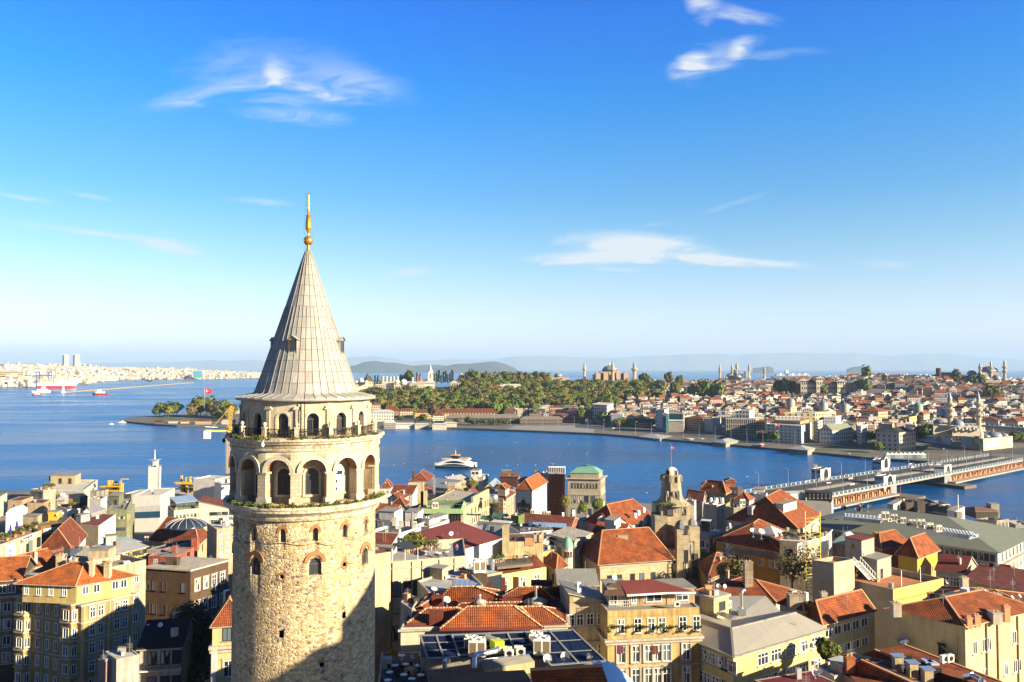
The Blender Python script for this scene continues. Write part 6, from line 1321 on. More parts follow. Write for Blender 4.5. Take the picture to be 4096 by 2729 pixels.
def flag(p,w,h,label,rz=.0,pole=.0,cat='flag'):
 o=root('flag',(p[0],p[1],p[2]-pole),label,cat);o.rotation_euler=(0,0,rz);RD=plain((.55,.006,.02),.7);n=8
 f=lambda t:.08*w*math.sin(t*6.5);rows=[[(.05+w*i/n,f(i/n),pole-h+h*j/2-.12*w*(i/n)**2)for i in range(n+1)]for j in range(3)]
 mb=MB();mb.grid(rows,RD);ob('cloth',mb.mesh('cloth'),o)
 for sgn in(-1,1):
  g=MB();yy=lambda x:f((x-.05)/w)+sgn*.025*h;cx,cz,r=.05+.36*w,pole-h/2-.02*w,h*.27
  pts=[(cx+r*math.cos(a),cz+r*math.sin(a))for a in[.55+i*(2*math.pi-1.1)/16 for i in range(17)]];inn=[(cx+.07*w+r*.78*math.cos(a),cz+r*.78*math.sin(a))for a in[.5+i*(2*math.pi-1.0)/16 for i in range(17)]]
  for(a,b_,c,d)in zip(pts,pts[1:],inn[1:],inn):g.face([(q[0],yy(q[0]),q[1])for q in(a,b_,c,d)],WHITE)
  sx=cx+r*1.15;st=[(sx+(.14*h if k%2==0 else .055*h)*math.cos(math.pi+k*math.pi/5),cz+(.14*h if k%2==0 else .055*h)*math.sin(math.pi+k*math.pi/5))for k in range(10)];g.face([(x,yy(x),z)for x,z in st],WHITE);ob('crescent_and_star',g.mesh('crescent_and_star'),o)
 if pole:mb=MB();mb.tube((0,0,0),(0,0,pole+.3),max(.08,pole*.006),STEEL,6);ob('pole',mb.mesh('pole'),o)
 return o
domed_tower()
# ---- right of the domed tower (crop C)
for(lab,L,N,Rr_,d,w,kw)in[('brown tiled quay house with a stepped roof right of the domed tower',(1060,480),(1315,505),(1360,492),402,TAN,dict(roof='hip',rm=TILE,rise=5.5,over=.8,wl_=W_(6,2,1.4,2.2,2,4,'d'))),('rough brown block with red roof room and bare frame terrace on the quay',(1312,440),(1440,445),(1490,440),415,BRN,dict(rm=FELTB,ppt=.8,wl_=W_(3,3,2.2,2.2,1.2,4,'n'))),('white plastered block with a plain flat roof behind the domed tower',(890,575),(985,590),(1005,572),330,WHT,dict(rm=FELTW)),('small white house with orange hipped roof before the bridge road',(1408,568),(1560,585),(1612,560),372,OFFW,dict(roof='hip',rm=TILE,rise=3.4,over=.5,wl_=W_(5,1,1.0,1.8,1.4))),('white house with rooftop plant room beside the bridge road',(1605,510),(1735,520),(1752,500),385,WHT,dict(wl_=W_(4,2,1.0,1.5,5.5,3.6,'d'))),('red tiled house low by the water right of the domed tower',(905,560),(1070,590),(1110,540),380,GREY,dict(roof='gable',rm=TILED,rise=3.4,axis=0)),('long grey office block with a curved white roof edge',(1305,640),(1530,640),(1625,655),322,pla((.44,.4,.3),.35),dict(rm=FELTW,ppt=.4,wl_=W_(4,1,2.6,2.4,5.4,st='k',m=(.05,.3)),wr=W_(2,1,2.0,2.2,5.0,st='k'))),('beige slab tower house with blank upright walls and roof tanks',(1085,615),(1222,630),(1306,608),296,pla((.55,.48,.36),.25),dict(ppt=.5,wr=W_(1,1,.5,1.2,2.0,st='n',pos=[.7]))),('white house with dark glass roof room and bay windows',(1040,935),(1145,950),(1320,905),238,pla((.5,.42,.28),.3),dict(ppt=.6,bds=[(.0,.3,.4)],wl_=W_(2,2,1.5,2.2,1.6,4,'w'),wr=W_(5,2,1.6,2.4,.8,5.6,'w',m=(.0,.0)))),('pink roofed low house between the slab tower house and the domed tower',(1000,790),(1110,800),(1180,770),285,OFFW,dict(wl_=W_(3,1,1.2,1.6,1.2)))]:
 b=bld(lab,'C',L,N,Rr_,d,w,**kw)
 if 'slab' in lab and 'beige' in lab:
  for i in range(5):tank(rf(b,1160+i*30,608-(i%2)*12,.3),'white plastic tank on the roof of the beige slab tower house' if i%2==0 else 'blue black tank on the roof of the beige slab tower house',.6,1.9,WHITE if i%2==0 else plain((.05,.07,.1),.4),'white slab house tanks' if i%2==0 else 'dark slab house tanks')
 if 'dark glass roof room' in lab:hut(b,'C',(1060,905),(1150,912),(1160,895),3.2,glass((.01,.014,.016)),name='roof_room',rm=FELTW);rail(b.rt,b.Q[:3],1.0,STEEL)
 if 'rough brown' in lab:hut(b,'C',(1318,430),(1420,432),None,2.5,PINK,'hip',TILED,1.2,.5,dep=6)
 if 'brown tiled quay' in lab:hut(b,'C',(1060,462),(1140,465),None,1.4,TAN,'hip',TILED,2,.5,dep=8)
 if 'curved white' in lab:ac(rf(b,1490,630),'rooftop unit on the long grey office block','big',0,1.8)
 if 'plant room beside' in lab:hut(b,'C',(1615,505),(1720,510),None,2.0,WHT,dep=8);ac(rf(b,1690,600,-8),'cooling unit hung low on the white house by the bridge road','big',0,1.8)
 # big hipped roof with glazed dormer
b=bld('wide house under a large orange hipped roof with a glazed triangular dormer','C',(1335,780),(2070,885),(2285,730),262,pla((.52,.5,.46),.2),roof='hip',rm=TILE,rise=8.5,over=1.0,hip=.5,wl_=W_(8,1,1.3,3.0,2.0,st='t',m=(.0,.3)))
mb=MB();p=[rf(b,x,y,dz)for x,y,dz in((1550,870,.8),(1735,890,.8),(1640,800,4.0))];mb.face(p,glass((.06,.05,.04)));q_=[v+V3((.5,9,0))for v in p];mb.face([p[0],p[2],q_[2],q_[0]],TILE);mb.face([p[2],p[1],q_[1],q_[2]],TILE)
for a_,e_ in((p[0],p[2]),(p[2],p[1]),(p[1],p[0])):mb.bar(a_-V3((0,.1,0)),e_-V3((0,.1,0)),.35,.35,WHITE)
mb.build('dormer',b.rt);hut(b,'C',(1840,690),(1920,700),(2060,660),2.4,OFFW,dz=4.5);hut(b,'C',(1700,670),(1855,690),(1960,640),2.6,plain((.42,.36,.1),.6),dz=3.5)
hut(b,'C',(1540,720),(1590,725),(1670,690),2.4,pla((.5,.48,.46),.2),dz=3.0)
b=bld('white classical gable front with stone urns below the large hipped roof','C',(1330,905),(1420,915),None,248,WHT,dep=8,quad=[(1330,900),(1640,925),(1640,880),(1340,860)],corn=.4,wl_=W_(3,1,2.4,3.4,2.0,st='t'))
for i,(x,y)in enumerate(((1355,880),(1525,900))):p=PZ('C',x,y,b.z);mb=MB();mb.lth(p,[(.5,0),(.5,.7),(.65,.8),(.4,1),(.6,1.4),(.35,1.8),(.1,2)],12,OFFW);T(mb.build('stone_urn',None,p),f'carved stone urn on the white gable front, {("left", "right")[i]} one','urn')
b=bld('yellow house under an orange tiled roof with a blue wall painting and teal canopy','C',(1212,1000),(1880,1120),(2050,960),214,OCH,roof='hip',rm=TILE,rise=5.0,over=.7,hip=.8,wl_=[W_(6,1,1.5,2.0,2.6,st='w',pos=[.09,.33,.5,.72,.88,.96]),W_(5,1,1.5,2.2,8.5,st='w',pos=[.3,.45,.6,.75,.9])])
mb=MB();a_,n_=onf(b,'C',1380,1075,'L',.1);e_,_=onf(b,'C',1880,1150,'L',.1);mb.face([a_,e_,e_+n_*1.8-zv(.5),a_+n_*1.8-zv(.5)],ZINCB);mb.face([a_-zv(.1),a_+n_*1.8-zv(.6),e_+n_*1.8-zv(.6),e_-zv(.1)],ZINCB);mb.build('canopy',b.rt)
mb=MB();rr=random.Random(8);c_,n_=onf(b,'C',1330,1125,'L',.06);t_=V3((-n_.y,n_.x,0));up=zv(1)
for k in range(26):a=rr.uniform(0,6.28);r_=rr.uniform(1.2,3.6);v=t_*math.cos(a)+up*math.sin(a);s=t_*-math.sin(a)+up*math.cos(a);mb.face([c_+n_*.003*k,c_+v*r_*.6+s*.25+n_*.003*k,c_+v*r_+n_*.003*k,c_+v*r_*.6-s*.25+n_*.003*k],rr.choice([plain((.5,.55,.65),.7),plain((.05,.08,.16),.7),plain((.25,.32,.45),.7)]))
mb.build('wall_painting',b.rt);hut(b,'C',(1580,975),(1700,1010),(1735,985),1.6,BRN,dz=2.4);dish(rf(b,1605,965,4.4),'pair-left large mesh dish on the orange roof with the wall painting',2.4,-.2,False,1.0);dish(rf(b,1690,985,4.4),'right large mesh dish of the two on the orange roof with the wall painting',2.6,.4,False,.9);chy(b,1660,930,2.6,2.0,pla((.4,.13,.05),.3),3.5,cap=False)
mb=MB();p=rf(b,1780,930,4.2);mb.lth(p,[(4.2,0),(4.2,.5),(.2,2.2)],4,met((.5,.52,.5),.6),smooth=False);mb.build('skylight',b.rt)
b=bld('low red tiled roof at the foot of the domed tower','C',(1030,1250),(1130,1400),(1420,1290),196,TAN,roof='hip',rm=TILED,rise=3.6,over=.4,h=8)
b=bld('house with a long orange tiled roof and two tall striped chimneys','D',(1040,420),(1840,600),(2090,440),150,BEI,quad=[(1030,420),(1840,545),(2085,440),(1330,270)],roof='hip',rm=TILE,rise=2.2,over=.4,axis=0,hip=.9,h=9)
CHS=pla((.42,.37,.29),.5);chy(b,1562,490,1.6,6.6,CHS,-.6,bandc=(.35,.55,.72));
b=bld('small tiled house with a thick chimney behind the corrugated roof','D',(1880,560),(2130,640),(2270,600),138,BEI,roof='hip',rm=TILED,rise=1.8,over=.4,h=9);chy(b,2060,640,2.4,2.6,CHS,-.3,None,1.6,bandc=(.4,.6))
# ---- tan apartment front (crop D)
TNF=pla((.60,.44,.20),.6)
b=bld('stained tan apartment house with white windows and overgrown cornice','D',(78,640),(1040,600),None,117,TNF,dep=9,ppt=.15,bds=[(4.0,.5,.35),(4.5,.3,.3),(7.9,.12,.2),(11.2,.25,.25)],wl_=[W_(6,1,1.15,2.1,1.2,st='k',pos=[.14,.325,.47,.585,.815,.965]),W_(6,1,1.2,2.4,5.05,st='t',pos=[.145,.3,.435,.535,.635,.85]),W_(6,1,1.2,2.4,8.35,st='t',pos=[.145,.3,.435,.535,.635,.85]),W_(6,1,1.2,2.4,11.9,st='t',pos=[.145,.3,.435,.535,.635,.85])])
h_=hut(b,'D',(300,590),(700,570),None,2.0,pla((.55,.40,.24),.4),dep=5,wl_=[W_(1,1,.8,1.2,.4,st='w',pos=[.13]),W_(1,1,2.4,1.1,.4,st='w',pos=[.66])]);h2=hut(b,'D',(700,572),(992,558),None,2.2,pla((.55,.40,.24),.4),dep=5,wl_=W_(1,1,1.9,1.2,.5,st='k',pos=[.55]));hut(b,'D',(90,585),(300,580),None,2.4,BEI,dep=5,wl_=W_(1,1,1.2,1.9,.3,st='w',pos=[.25]))
mb=MB();Z=h_.z;q=[PZ('D',x,y,Z+dz)for x,y,dz in((280,470,.2),(700,445,.2),(1000,440,.2),(560,310,1.2),(200,320,1.2))];mb.face([q[0],q[1],q[3],q[4]],FELTM);mb.face([q[1],q[2],q[3]],FELTM)
for a_,e_ in((q[0],q[1]),(q[1],q[2])):mb.bar(a_+V3((0,-.05,.02)),e_+V3((0,-.05,.02)),.25,.2,WHITE)
mb.build('roof',b.rt);mb=MB();q=[PZ('D',x,y,Z+dz)for x,y,dz in((40,480,-.2),(290,480,.1),(200,320,1.2),(60,380,.6))];mb.face(q,FELTB);mb.build('roof',b.rt)
rail(b.rt,[rf(b,95,605,.1),rf(b,305,600,.1)],1.0,WHITE,step=.25,n_mid=1);wall_ac(b,'D',798,590,'L','air conditioner on the attic of the stained tan apartment house',1.2)
dish(PZ('D',150,345,Z+1.2),'grey satellite dish on the left attic roof of the tan apartment house',1.1,.5)
for i,(x,y,col)in enumerate(((210,990,(.12,.04,.08)),(573,995,(.16,.05,.04)))):
 p,n_=onf(b,'D',x,y,'L',.28);mb=MB();mb.grid([[(p.x+.4*(i_/6-.5)*2,p.y+.05*math.sin(i_*2.1),p.z-1.2*j/4)for i_ in range(7)]for j in range(5)],plain(col,.9));T(mb.build('laundry_cloth',None,p),f'dark patterned cloth hung from a window of the tan apartment house, {("left", "middle")[i]} one','cloth')
rr=random.Random(12)
for i in range(20):
 x=90+i*50;p,n_=onf(b,'D',x,802 if i%3 else 850,'L',.4);mb=MB();ltf(mb,(0,0,0),rr.uniform(.25,.55),60,LEAFD,rr,.6,.12);T(ob('weed_tuft',mb.mesh('weed_tuft'),None,p),'green weed tuft sprouting from the cornice of the tan apartment house','plant','weeds on the tan cornice')
b=bld('beige annex with corrugated roof and four attic windows beside the tan apartment house','B',(1880,505),(2235,490),None,120,pla((.56,.46,.31),.4),dep=7,roof='shed',rm=met((.16,.16,.15),.3,.6),rise=1.6,over=.3,bds=[(5.6,.3,.3)],wl_=[W_(4,1,1.05,1.7,1.6,st='k',pos=[.04,.27,.54,.81]),W_(4,2,1.05,1.9,6.1,4.2,'k',pos=[.04,.27,.54,.81])]);bld('','B',(1790,330),(2130,330),None,128,GREY,into=b.rt,h=6,dep=5,roof='shed',rm=met((.3,.29,.26),.3,.6),rise=1.2)
# ---- yellow school with ribbed roofs
b=bld('pale yellow school block with ribbed grey metal roofs round a roof court','D',(1030,962),(1395,1108),(2350,826),112,pla((.66,.55,.25),.25),rm=felt((.2,.2,.2)),ppt=.0,wl_=[W_(4,4,2.9,1.7,.7,3.2,'g',m=(.0,.0))],wr=[W_(7,4,2.3,1.75,.75,3.3,'g',pos=[.3,.44,.6,.745,.895])])
RIB=met((.33,.31,.27),.33,.4,.25);z=b.z;Pz=lambda x,y,dz:PZ('D',x,y,z+dz);L0,N0,R0=b.Q[0],b.Q[1],b.Q[2];o3=ots(b.Q,.45);L1,N1,R1=[V3((p.x,p.y,z+.05))for p in o3[:3]]
ra,rb,rc=Pz(1030,708,2.2),Pz(1372,818,2.2),Pz(2050,652,2.2);mb=MB();mb.face([L1,N1,rb,ra],RIB);mb.face([N1,R1,rc,rb],RIB);ia,ib,ic=Pz(1030,620,.3),Pz(1372,735,.3),Pz(1880,640,.3);mb.face([ra,rb,ib,ia],RIB);mb.face([rb,rc,ic,ib],met((.16,.155,.14),3.0,.7));mb.face([R1,R1+(rc-R1)*1.0,rc],RIB)
for a_,e_ in((N1,rb),(L1,N1),(N1,R1),(ra,rb),(rb,rc)):mb.bar(a_+zv(.08),e_+zv(.08),.3,.22,met((.3,.28,.25),5.0))
back=[Pz(1030,600,.35),Pz(1380,745,.35),Pz(1900,655,.35),Pz(1730,480,1.9),Pz(1330,480,1.9)];mb.face(back,RIB);mb.build('roof',b.rt)
mb=MB();g0=[Pz(x,y,1.6)for x,y in((1000,595),(1350,725),(1415,690),(1000,555))];mb.face(g0,met((.12,.12,.11),.55,.3));mb.build('skylight',b.rt)
ac(Pz(1350,610,1.2),'boxy fan unit on the ribbed court roof','big',.8,.9);mb=MB();p=Pz(1480,660,1.0);mb.path([p,p+zv(3.2),p+V3((.35,.2,3.6)),p+V3((.6,.3,3.4))],.3,GALV,8);mb.box(p-zv(.3),(1.2,1.0,1.1),GALV);T(mb.build('duct',None,p),'bent galvanised duct standing on the ribbed court roof','duct')
for i,(x,y,sd_)in enumerate(((1128,1140,'L'),(1278,1200,'L'),(2222,1010,'R'),(2235,1195,'R'),(1945,1295,'R'),(1860,1315,'R'))):wall_ac(b,'D',x,y,sd_,f'air conditioner on the {"shaded left" if sd_ == "L" else "sunny"} wall of the yellow school, {("farther left one", "corner one", "upper far one", "lower far one", "middle one", "near one")[i]}',1.0)
hb=bld('small cream room with a flat beige roof on the school roofs','D',(1045,455),(1190,500),(1345,460),126,pla((.6,.5,.28),.3),h=4.2,rm=felt((.4,.33,.22)),ppt=.05,corn=.3,wr=W_(1,1,1.5,1.4,.9,st='b',pos=[.55]))
for i,(x,y)in enumerate(((1240,420),(1302,425))):dish(rf(hb,x,y-4),f'white satellite dish on the small cream roof room, {("left", "right")[i]} one',.95,.5 if i else-.1,False,.3)
# ---- M shaped tile roof block
b=bld('white walled block under twin rows of orange tiled roofs right of the tower','B',(285,742),(640,760),(1860,700),112,pla((.68,.62,.48),.2),quad=[(290,735),(1865,690),(1850,410),(400,480)],rm=felt((.14,.06,.04)),ppt=.1,bds=[(.2,.35,.25),(5.6,.25,.3)])
z=b.z;TP=lambda x,y,dz:PZ('B',x,y,z+dz)
def hip4(nm,f,r_,rise,m=TILE,base=.1,capm=None):
 """f: four eave pixels front-left, front-right, back-right, back-left; r_: two ridge pixels"""
 E=[TP(x,y,base)for x,y in f];r0,r1=[TP(x,y,base+rise)for x,y in r_];mb=MB()
 for fc in([E[0],E[1],r1,r0],[E[2],E[3],r0,r1],[E[1],E[2],r1],[E[3],E[0],r0]):mb.face(fc,m)
 rr=random.Random(len(nm));CW=plain((.62,.42,.26),.85)
 for a_,e_ in((r0,r1),(E[0],r0),(E[1],r1),(E[3],r0),(E[2],r1)):
  L_=(e_-a_).length;n=max(2,int(L_/.45))
  for i in range(n):p,q=a_.lerp(e_,i/n),a_.lerp(e_,(i+.75)/n);mb.bar(p+zv(.12),q+zv(.1),.3,.14,CW if i%2 else CAPT)
 for i in range(4):mb.bar(E[i]+zv(.03),E[(i+1)%4]+zv(.03),.5,.3,FELTM)
 mb.build('roof',b.rt)
hip4('r1',[(655,742),(1625,728),(1500,560),(900,575)],[(912,532),(1350,525)],2.3);hip4('r2',[(345,690),(800,690),(860,560),(500,570)],[(530,548),(840,543)],1.3);hip4('r3',[(1560,690),(1840,680),(1800,560),(1420,560)],[(1420,535),(1620,530)],1.4)
hip4('r4',[(630,470),(1340,480),(1220,380),(740,380)],[(770,348),(990,342)],2.4);hip4('r5',[(1160,480),(1740,470),(1700,370),(1330,375)],[(1400,350),(1600,345)],2.2);hip4('r6',[(1640,430),(1860,425),(1840,360),(1620,365)],[(1680,350),(1780,348)],1.0);hip4('r7',[(400,560),(560,560),(720,400),(560,400)],[(470,530),(640,415)],1.0,TILED);hip4('r8',[(800,545),(1500,540),(1480,470),(820,480)],[(860,500),(1440,490)],.7,TILED)
MRN=pla((.17,.045,.03),.3)
for x,y,w,h in((635,545,4.2,3.2),(905,545,6.0,2.2),(1130,525,1.6,1.6),(1345,520,7.6,1.9),(620,700,4.6,3.1),(1127,400,2.2,2.4),(1255,375,1.5,3.2),(1372,350,2.3,2.6),(1618,345,8.5,1.6)):chy(b,x,y,w*.42,h*.55,MRN,.2,None,1.0,cap=False)
for i,(x,y,r_,h)in enumerate(((1030,520,1.1,.9),(1562,518,1.75,1.2))):
 p=TP(x,y,.4);o=root('roof_cowl',p,f'conical glazed skylight with a steel flue between the tiled roofs, {("smaller left", "larger right")[i]} one','skylight');mb=MB();mb.lth((0,0,0),[(r_*.95,0),(r_*.95,.5),(r_*1.05,.55),(.3,h)],16,met((.4,.36,.3),.8,.4,.5));ob('cone',mb.mesh('cone'),o);mb=MB();mb.tube((0,0,h),(0,0,h+(.6 if i==0 else 1.5)),.2 if i else .28,GALV,10);mb.lth((0,0,h+(.6 if i==0 else 1.5)),[(.32,0),(.32,.12),(.1,.22)],10,GALV);ob('flue',mb.mesh('flue'),o)
dish(TP(605,440,1.2),'white round dish at the left end of the rear tiled roofs',1.5,.9,False,1.2);dish(TP(725,530,.6),'grey satellite dish beside the maroon chimney of the tiled roofs',1.4,.7)
b=bld('old grey flat roof with a corner parapet just left of the twin tiled roofs','B',(290,490),(395,560),(455,460),118,pla((.45,.42,.36),.4),rm=felt((.3,.32,.34)),ppt=.4,wl_=W_(1,2,1.2,2.0,2.0,4,'d'))
# ---- dark glass roof with plant
b=bld('building under a sloping dark blue glass roof crowded with rooftop machines','B',(470,800),(700,1060),(2230,1055),101,pla((.35,.33,.3),.3),quad=[(480,1010),(2240,1045),(1900,770),(470,830)],rm=felt((.1,.09,.08)),ppt=.0,h=14)
z=b.z;GLZ=met((.012,.022,.055),2.6,.12,.2);mb=MB();A_=[TPz for TPz in[PZ('B',x,y,z+dz)for x,y,dz in((545,1020,.4),(840,1010,.5),(770,800,1.9),(472,805,1.9))]];mb.face(A_,GLZ);B_=[PZ('B',x,y,z+dz)for x,y,dz in((840,990,.6),(1560,960,.7),(1460,770,2.1),(770,800,2.1))];mb.face(B_,GLZ);C_=[PZ('B',x,y,z+dz)for x,y,dz in((1700,1085,.4),(2215,1045,.5),(1905,752,2.1),(1460,772,2.1))];mb.face(C_,GLZ)
mb.build('glass_roof',b.rt);mb=MB();FR=plain((.26,.26,.25),.4,.3)
for q in(A_,B_,C_):
 for k in range(5 if q is B_ else 3):p0,p1=q[0].lerp(q[1],k/(4 if q is B_ else 2)),q[3].lerp(q[2],k/(4 if q is B_ else 2));mb.bar(p0+zv(.12),p1+zv(.12),.22,.2,FR)
 for k in range(4):p0,p1=q[0].lerp(q[3],k/3),q[1].lerp(q[2],k/3);mb.bar(p0+zv(.06),p1+zv(.06),.09 if 0<k<3 else .4,.1,FR)
mb.build('glazing_frame',b.rt)
BR=lambda x,y,dz=.5:PZ('B',x,y,z+dz)
for i,(x,y)in enumerate(((955,960),(1010,1005),(1565,920),(1620,990))):ac(BR(x,y),f'tall rooftop cooling unit with twin fans on the dark glass roof, {("left pair rear", "left pair front", "right pair rear", "right pair front")[i]}','big',-.05,1.75 if i%2 else 1.5)
for i,(x,y)in enumerate(((1295,985),(1310,1010),(1400,975),(1420,995))):ac(BR(x,y,.9),f'small square fan unit between the cooling towers, {("rear left", "front left", "rear right", "front right")[i]}','split',-.1,1.5)
mb=MB();mb.path([BR(985,1110),BR(985,1010,1.6),BR(1010,985,1.7),BR(1190,950,1.7),BR(1210,925,1.8)],.34,GALV,10);T(mb.build('duct',None,BR(985,1110)),'shiny fat metal duct bending across the dark glass roof','duct');mb=MB();p=BR(1195,945,.8);mb.box(p,(1.3,1.6,1.3),plain((.45,.55,.02),.6),.5);mb.path([p+V3((0,.5,1)),p+V3((-1.5,1.2,1.3)),p+V3((-2.4,1.0,.4))],.42,plain((.2,.2,.2),.5),8);T(mb.build('fan_housing',None,p),'lime green fan housing with a dark hose on the dark glass roof','fan housing')
mb=MB();mb.path([BR(705,1105,-.3),BR(705,1050,.5),BR(725,1040,.8),BR(745,1045,.6)],.3,GALV,8);T(mb.build('vent_pipe',None,BR(705,1105)),'bent silver vent pipe on the maroon roof by the café terrace','vent pipe')
pl_=[BR(x,y,dz)for x,y,dz in((1080,1130,.6),(1550,1050,.6),(1500,990,1.2),(1030,1040,1.2))];mb=MB();mb.face(pl_,felt((.2,.19,.17),.7));mb.bar(pl_[3]+zv(.1),pl_[2]+zv(.1),.35,.3,GALV);mb.face([pl_[0]-zv(1.3),pl_[1]-zv(1.3),pl_[1],pl_[0]],pla((.55,.45,.25),.3));mb.build('lean_to',b.rt)
for i,(x,y,dk_)in enumerate(((1668,1100,0),(1840,1080,0),(2045,1090,1))):dish(BR(x,y,-.2),('large white satellite dish at the ridge above the front tiles, left one','large white satellite dish at the ridge above the front tiles, right one','black satellite dish beside the blue tarpaulin')[i],1.55,(.2,-.2,1.0)[i],bool(dk_),.3)
# ---- front row
b=bld('front house with a brown felt roof at the bottom edge','B',(560,1150),(1040,1125),None,95,pla((.3,.2,.12),.3),dep=12,rm=felt((.13,.06,.04),.5),quad=[(560,1290),(1560,1290),(1450,1130),(575,1175)],ppt=.0)
b=bld('front house with orange roof tiles cut by the bottom edge','B',(1530,1290),(2280,1290),None,88,CREAM,quad=[(1530,1330),(2290,1330),(2290,1245),(1530,1245)],ppt=0,h=10)
z=b.z;q=[PZ('B',x,y,z+dz)for x,y,dz in((1545,1330,0),(2270,1330,0),(2185,1092,2.6),(1510,1130,2.6))];mb=MB();mb.face(q,tiles(TERRA,.38,.24));mb.face([q[3],q[2],q[2]+V3((0,5,-2)),q[3]+V3((0,5,-2))],TILED);mb.bar(q[3]+zv(.15),q[2]+zv(.15),.35,.2,CAPT);mb.face([q[0],q[3],q[3]-zv(4),q[0]-zv(4)],CREAM);mb.build('roof',b.rt)
q=[PZ('B',x,y,z+dz)for x,y,dz in((2290,1330,.2),(2560,1330,-2),(2290,1050,1.8),(2075,1048,2.4))];mb=MB();rows=[]
for j in range(9):a_,e_=q[0].lerp(q[3],j/8),q[1].lerp(q[2],j/8);rows.append([a_.lerp(e_,i/10)+V3((0,0,.12*math.sin(i*1.7+j)+.05*math.sin(j*3.1)))for i in range(11)])
mb.grid(rows,plain((.3,.5,.75),.5));T(mb.build('tarpaulin',None,q[0]),'pale blue tarpaulin spread beside the front orange tiles','tarpaulin')
mb=MB();mb.prism([(v.x,v.y)for v in q],34,min(v.z for v in q)-.4,BEI);T(mb.build('house',None,(q[0].x,q[0].y,34)),'low beige house covered by the pale blue tarpaulin','house')
# café terrace by the tower foot
b=bld('café roof terrace with round white tables at the foot of the tower','B',(60,1180),(80,1300),None,99,pla((.3,.28,.25),.3),quad=[(70,1300),(590,1300),(470,960),(110,965)],rm=felt((.07,.07,.075),.4),ppt=.05,h=14)
for i,(x,y)in enumerate(((300,1045),(235,1140),(335,1130),(457,1140),(185,1205),(320,1228),(395,1268),(168,1282),(520,1125),(478,1232))):
 p=rf(b,x,y);cft(p,'round white café table on the dark roof terrace by the tower foot',1.0)['group']='round white café tables'
 for k in range(2):chair(p+V3((.75*math.cos(2+k*2.6+i),.75*math.sin(2+k*2.6+i),0)),'black chair at a round café table by the tower foot' if i else 'white chair at the rear café table by the tower foot',2+k*2.6+i,'k' if i else 'w','chairs at the café tables' if i else 'white café chairs')
chair(rf(b,400,1050),'white chair standing alone at the back of the café terrace',.6,'w');pot(rf(b,213,1075),'tall yellow flowering shrub in a dark pot on the café terrace',1.8,leaves((.35,.2,.01),.5),9)
# ---- right middle (crops E and F)
b=bld('large pale grey blank wall block with a rooftop restaurant by the bridge','E',(-40,520),(538,545),(552,500),392,pla((.56,.53,.48),.15),dep=16,ppt=.5,quad=[(20,520),(535,545),(550,500),(120,490)])
hut(b,'E',(145,520),(280,515),None,3.0,plain((.4,.5,.5),.2),dep=8,name='pavilion',rm=FELTW);h_=hut(b,'E',(285,522),(540,535),None,3.8,plain((.02,.017,.015),.5),dep=9,name='pavilion',rm=FELTD)
for i in range(6):T(ob('roof_vent',_pmm,None,rf(h_,330+i*38,468,1.0),0,2.0),'steel rooftop vent mast on the restaurant above the blank wall block','vent','vents on the dark rooftop restaurant')
b=bld('very long office building with a ribbed grey green roof and a band of square windows','E',(232,742),(2105,1015),(2480,830),268,pla((.62,.58,.5),.15),roof='hip',rm=GREENR,rise=6.0,over=1.2,hip=1.0,wl_=[W_(38,1,1.5,2.3,1.0,st='n',m=(.012,.01)),W_(30,3,1.4,2.4,6.0,4.4,'n',m=(.5,.02))],wr=[W_(10,1,1.3,2.6,.9,st='n'),W_(10,4,1.5,3.0,5.6,4.6,'t')],bds=[(4.2,1.4,.6),(5.2,.6,.5)])
for x0,x1,y0,y1 in((665,1010,668,700),(1570,1880,800,850)):
 p0,p1=rf(b,x0,y0,5.2),rf(b,x1,y1,5.2);mb=MB();a_,e_=V3(p0),V3(p1);mb.bar(a_,e_,7,1.2,met((.28,.34,.42),2.0,.15));
 for k in range(11):c_=a_.lerp(e_,k/10);mb.tube((c_.x-1.2,c_.y-3,c_.z+.3),(c_.x+1.2,c_.y+3,c_.z+.3),.16,WHITE,4)
 for s_ in(-1,1):mb.bar(a_+V3((.9*s_,3.2*s_,.3)),e_+V3((.9*s_,3.2*s_,.3)),.4,.4,WHITE)
 mb.build('skylight',b.rt)
rr=random.Random(21)
for i in range(14):x=1000+i*42;p=rf(b,x,700+i*10+rr.uniform(-12,12),5.8);ac(p,'white rooftop machine in the row along the ridge of the long grey green roof','big' if i%2 else 'split',rr.uniform(-.3,.3),rr.uniform(1.6,2.4))['group']='machines on the long grey green roof'
for i,(x,y)in enumerate(((655,640),(785,650),(815,615),(880,625))):dish(rf(b,x,y+10,6.0),f'large dark dish on the long grey green roof, {("first", "second", "third", "fourth")[i]} from the left',3.0,-.9+i*.5,True,.5)
b=bld('black roofed warehouse with a scalloped parapet on the quay','E',(1040,640),(1640,760),(1810,700),345,pla((.3,.27,.25),.3),rm=felt((.03,.033,.035),.4),ppt=.8,quad=[(1040,650),(1640,765),(1800,690),(1180,570)])
for i in range(5):p=PZ('E',1310+i*85,590+i*12,b.z);mb=MB();mb.lth((p.x,p.y+1,p.z-2),[(3.2,0),(3.2,2.0),(2.6,3.8),(1.2,5.0),(.1,5.3)],14,pla((.12,.11,.11),.3));mb.build('parapet_scallop',b.rt)
hut(b,'E',(1060,640),(1120,645),(1200,600),4,OFFW);h_=hut(b,'E',(1630,760),(1700,775),(1795,720),6.5,pla((.68,.66,.6),.15));mb=MB();p=rf(h_,1733,690,0);mb.tube(p,p+zv(9.5),.2,WHITE,6,.15);mb.box(p,(2.4,2.4,2.4),GREY);mb.build('mast',b.rt);mb=MB();p=PZ('E',1185,580,b.z);mb.tube(p,p+zv(10),.2,plain((.25,.07,.03),.7),6);mb.build('rusty_mast',b.rt)
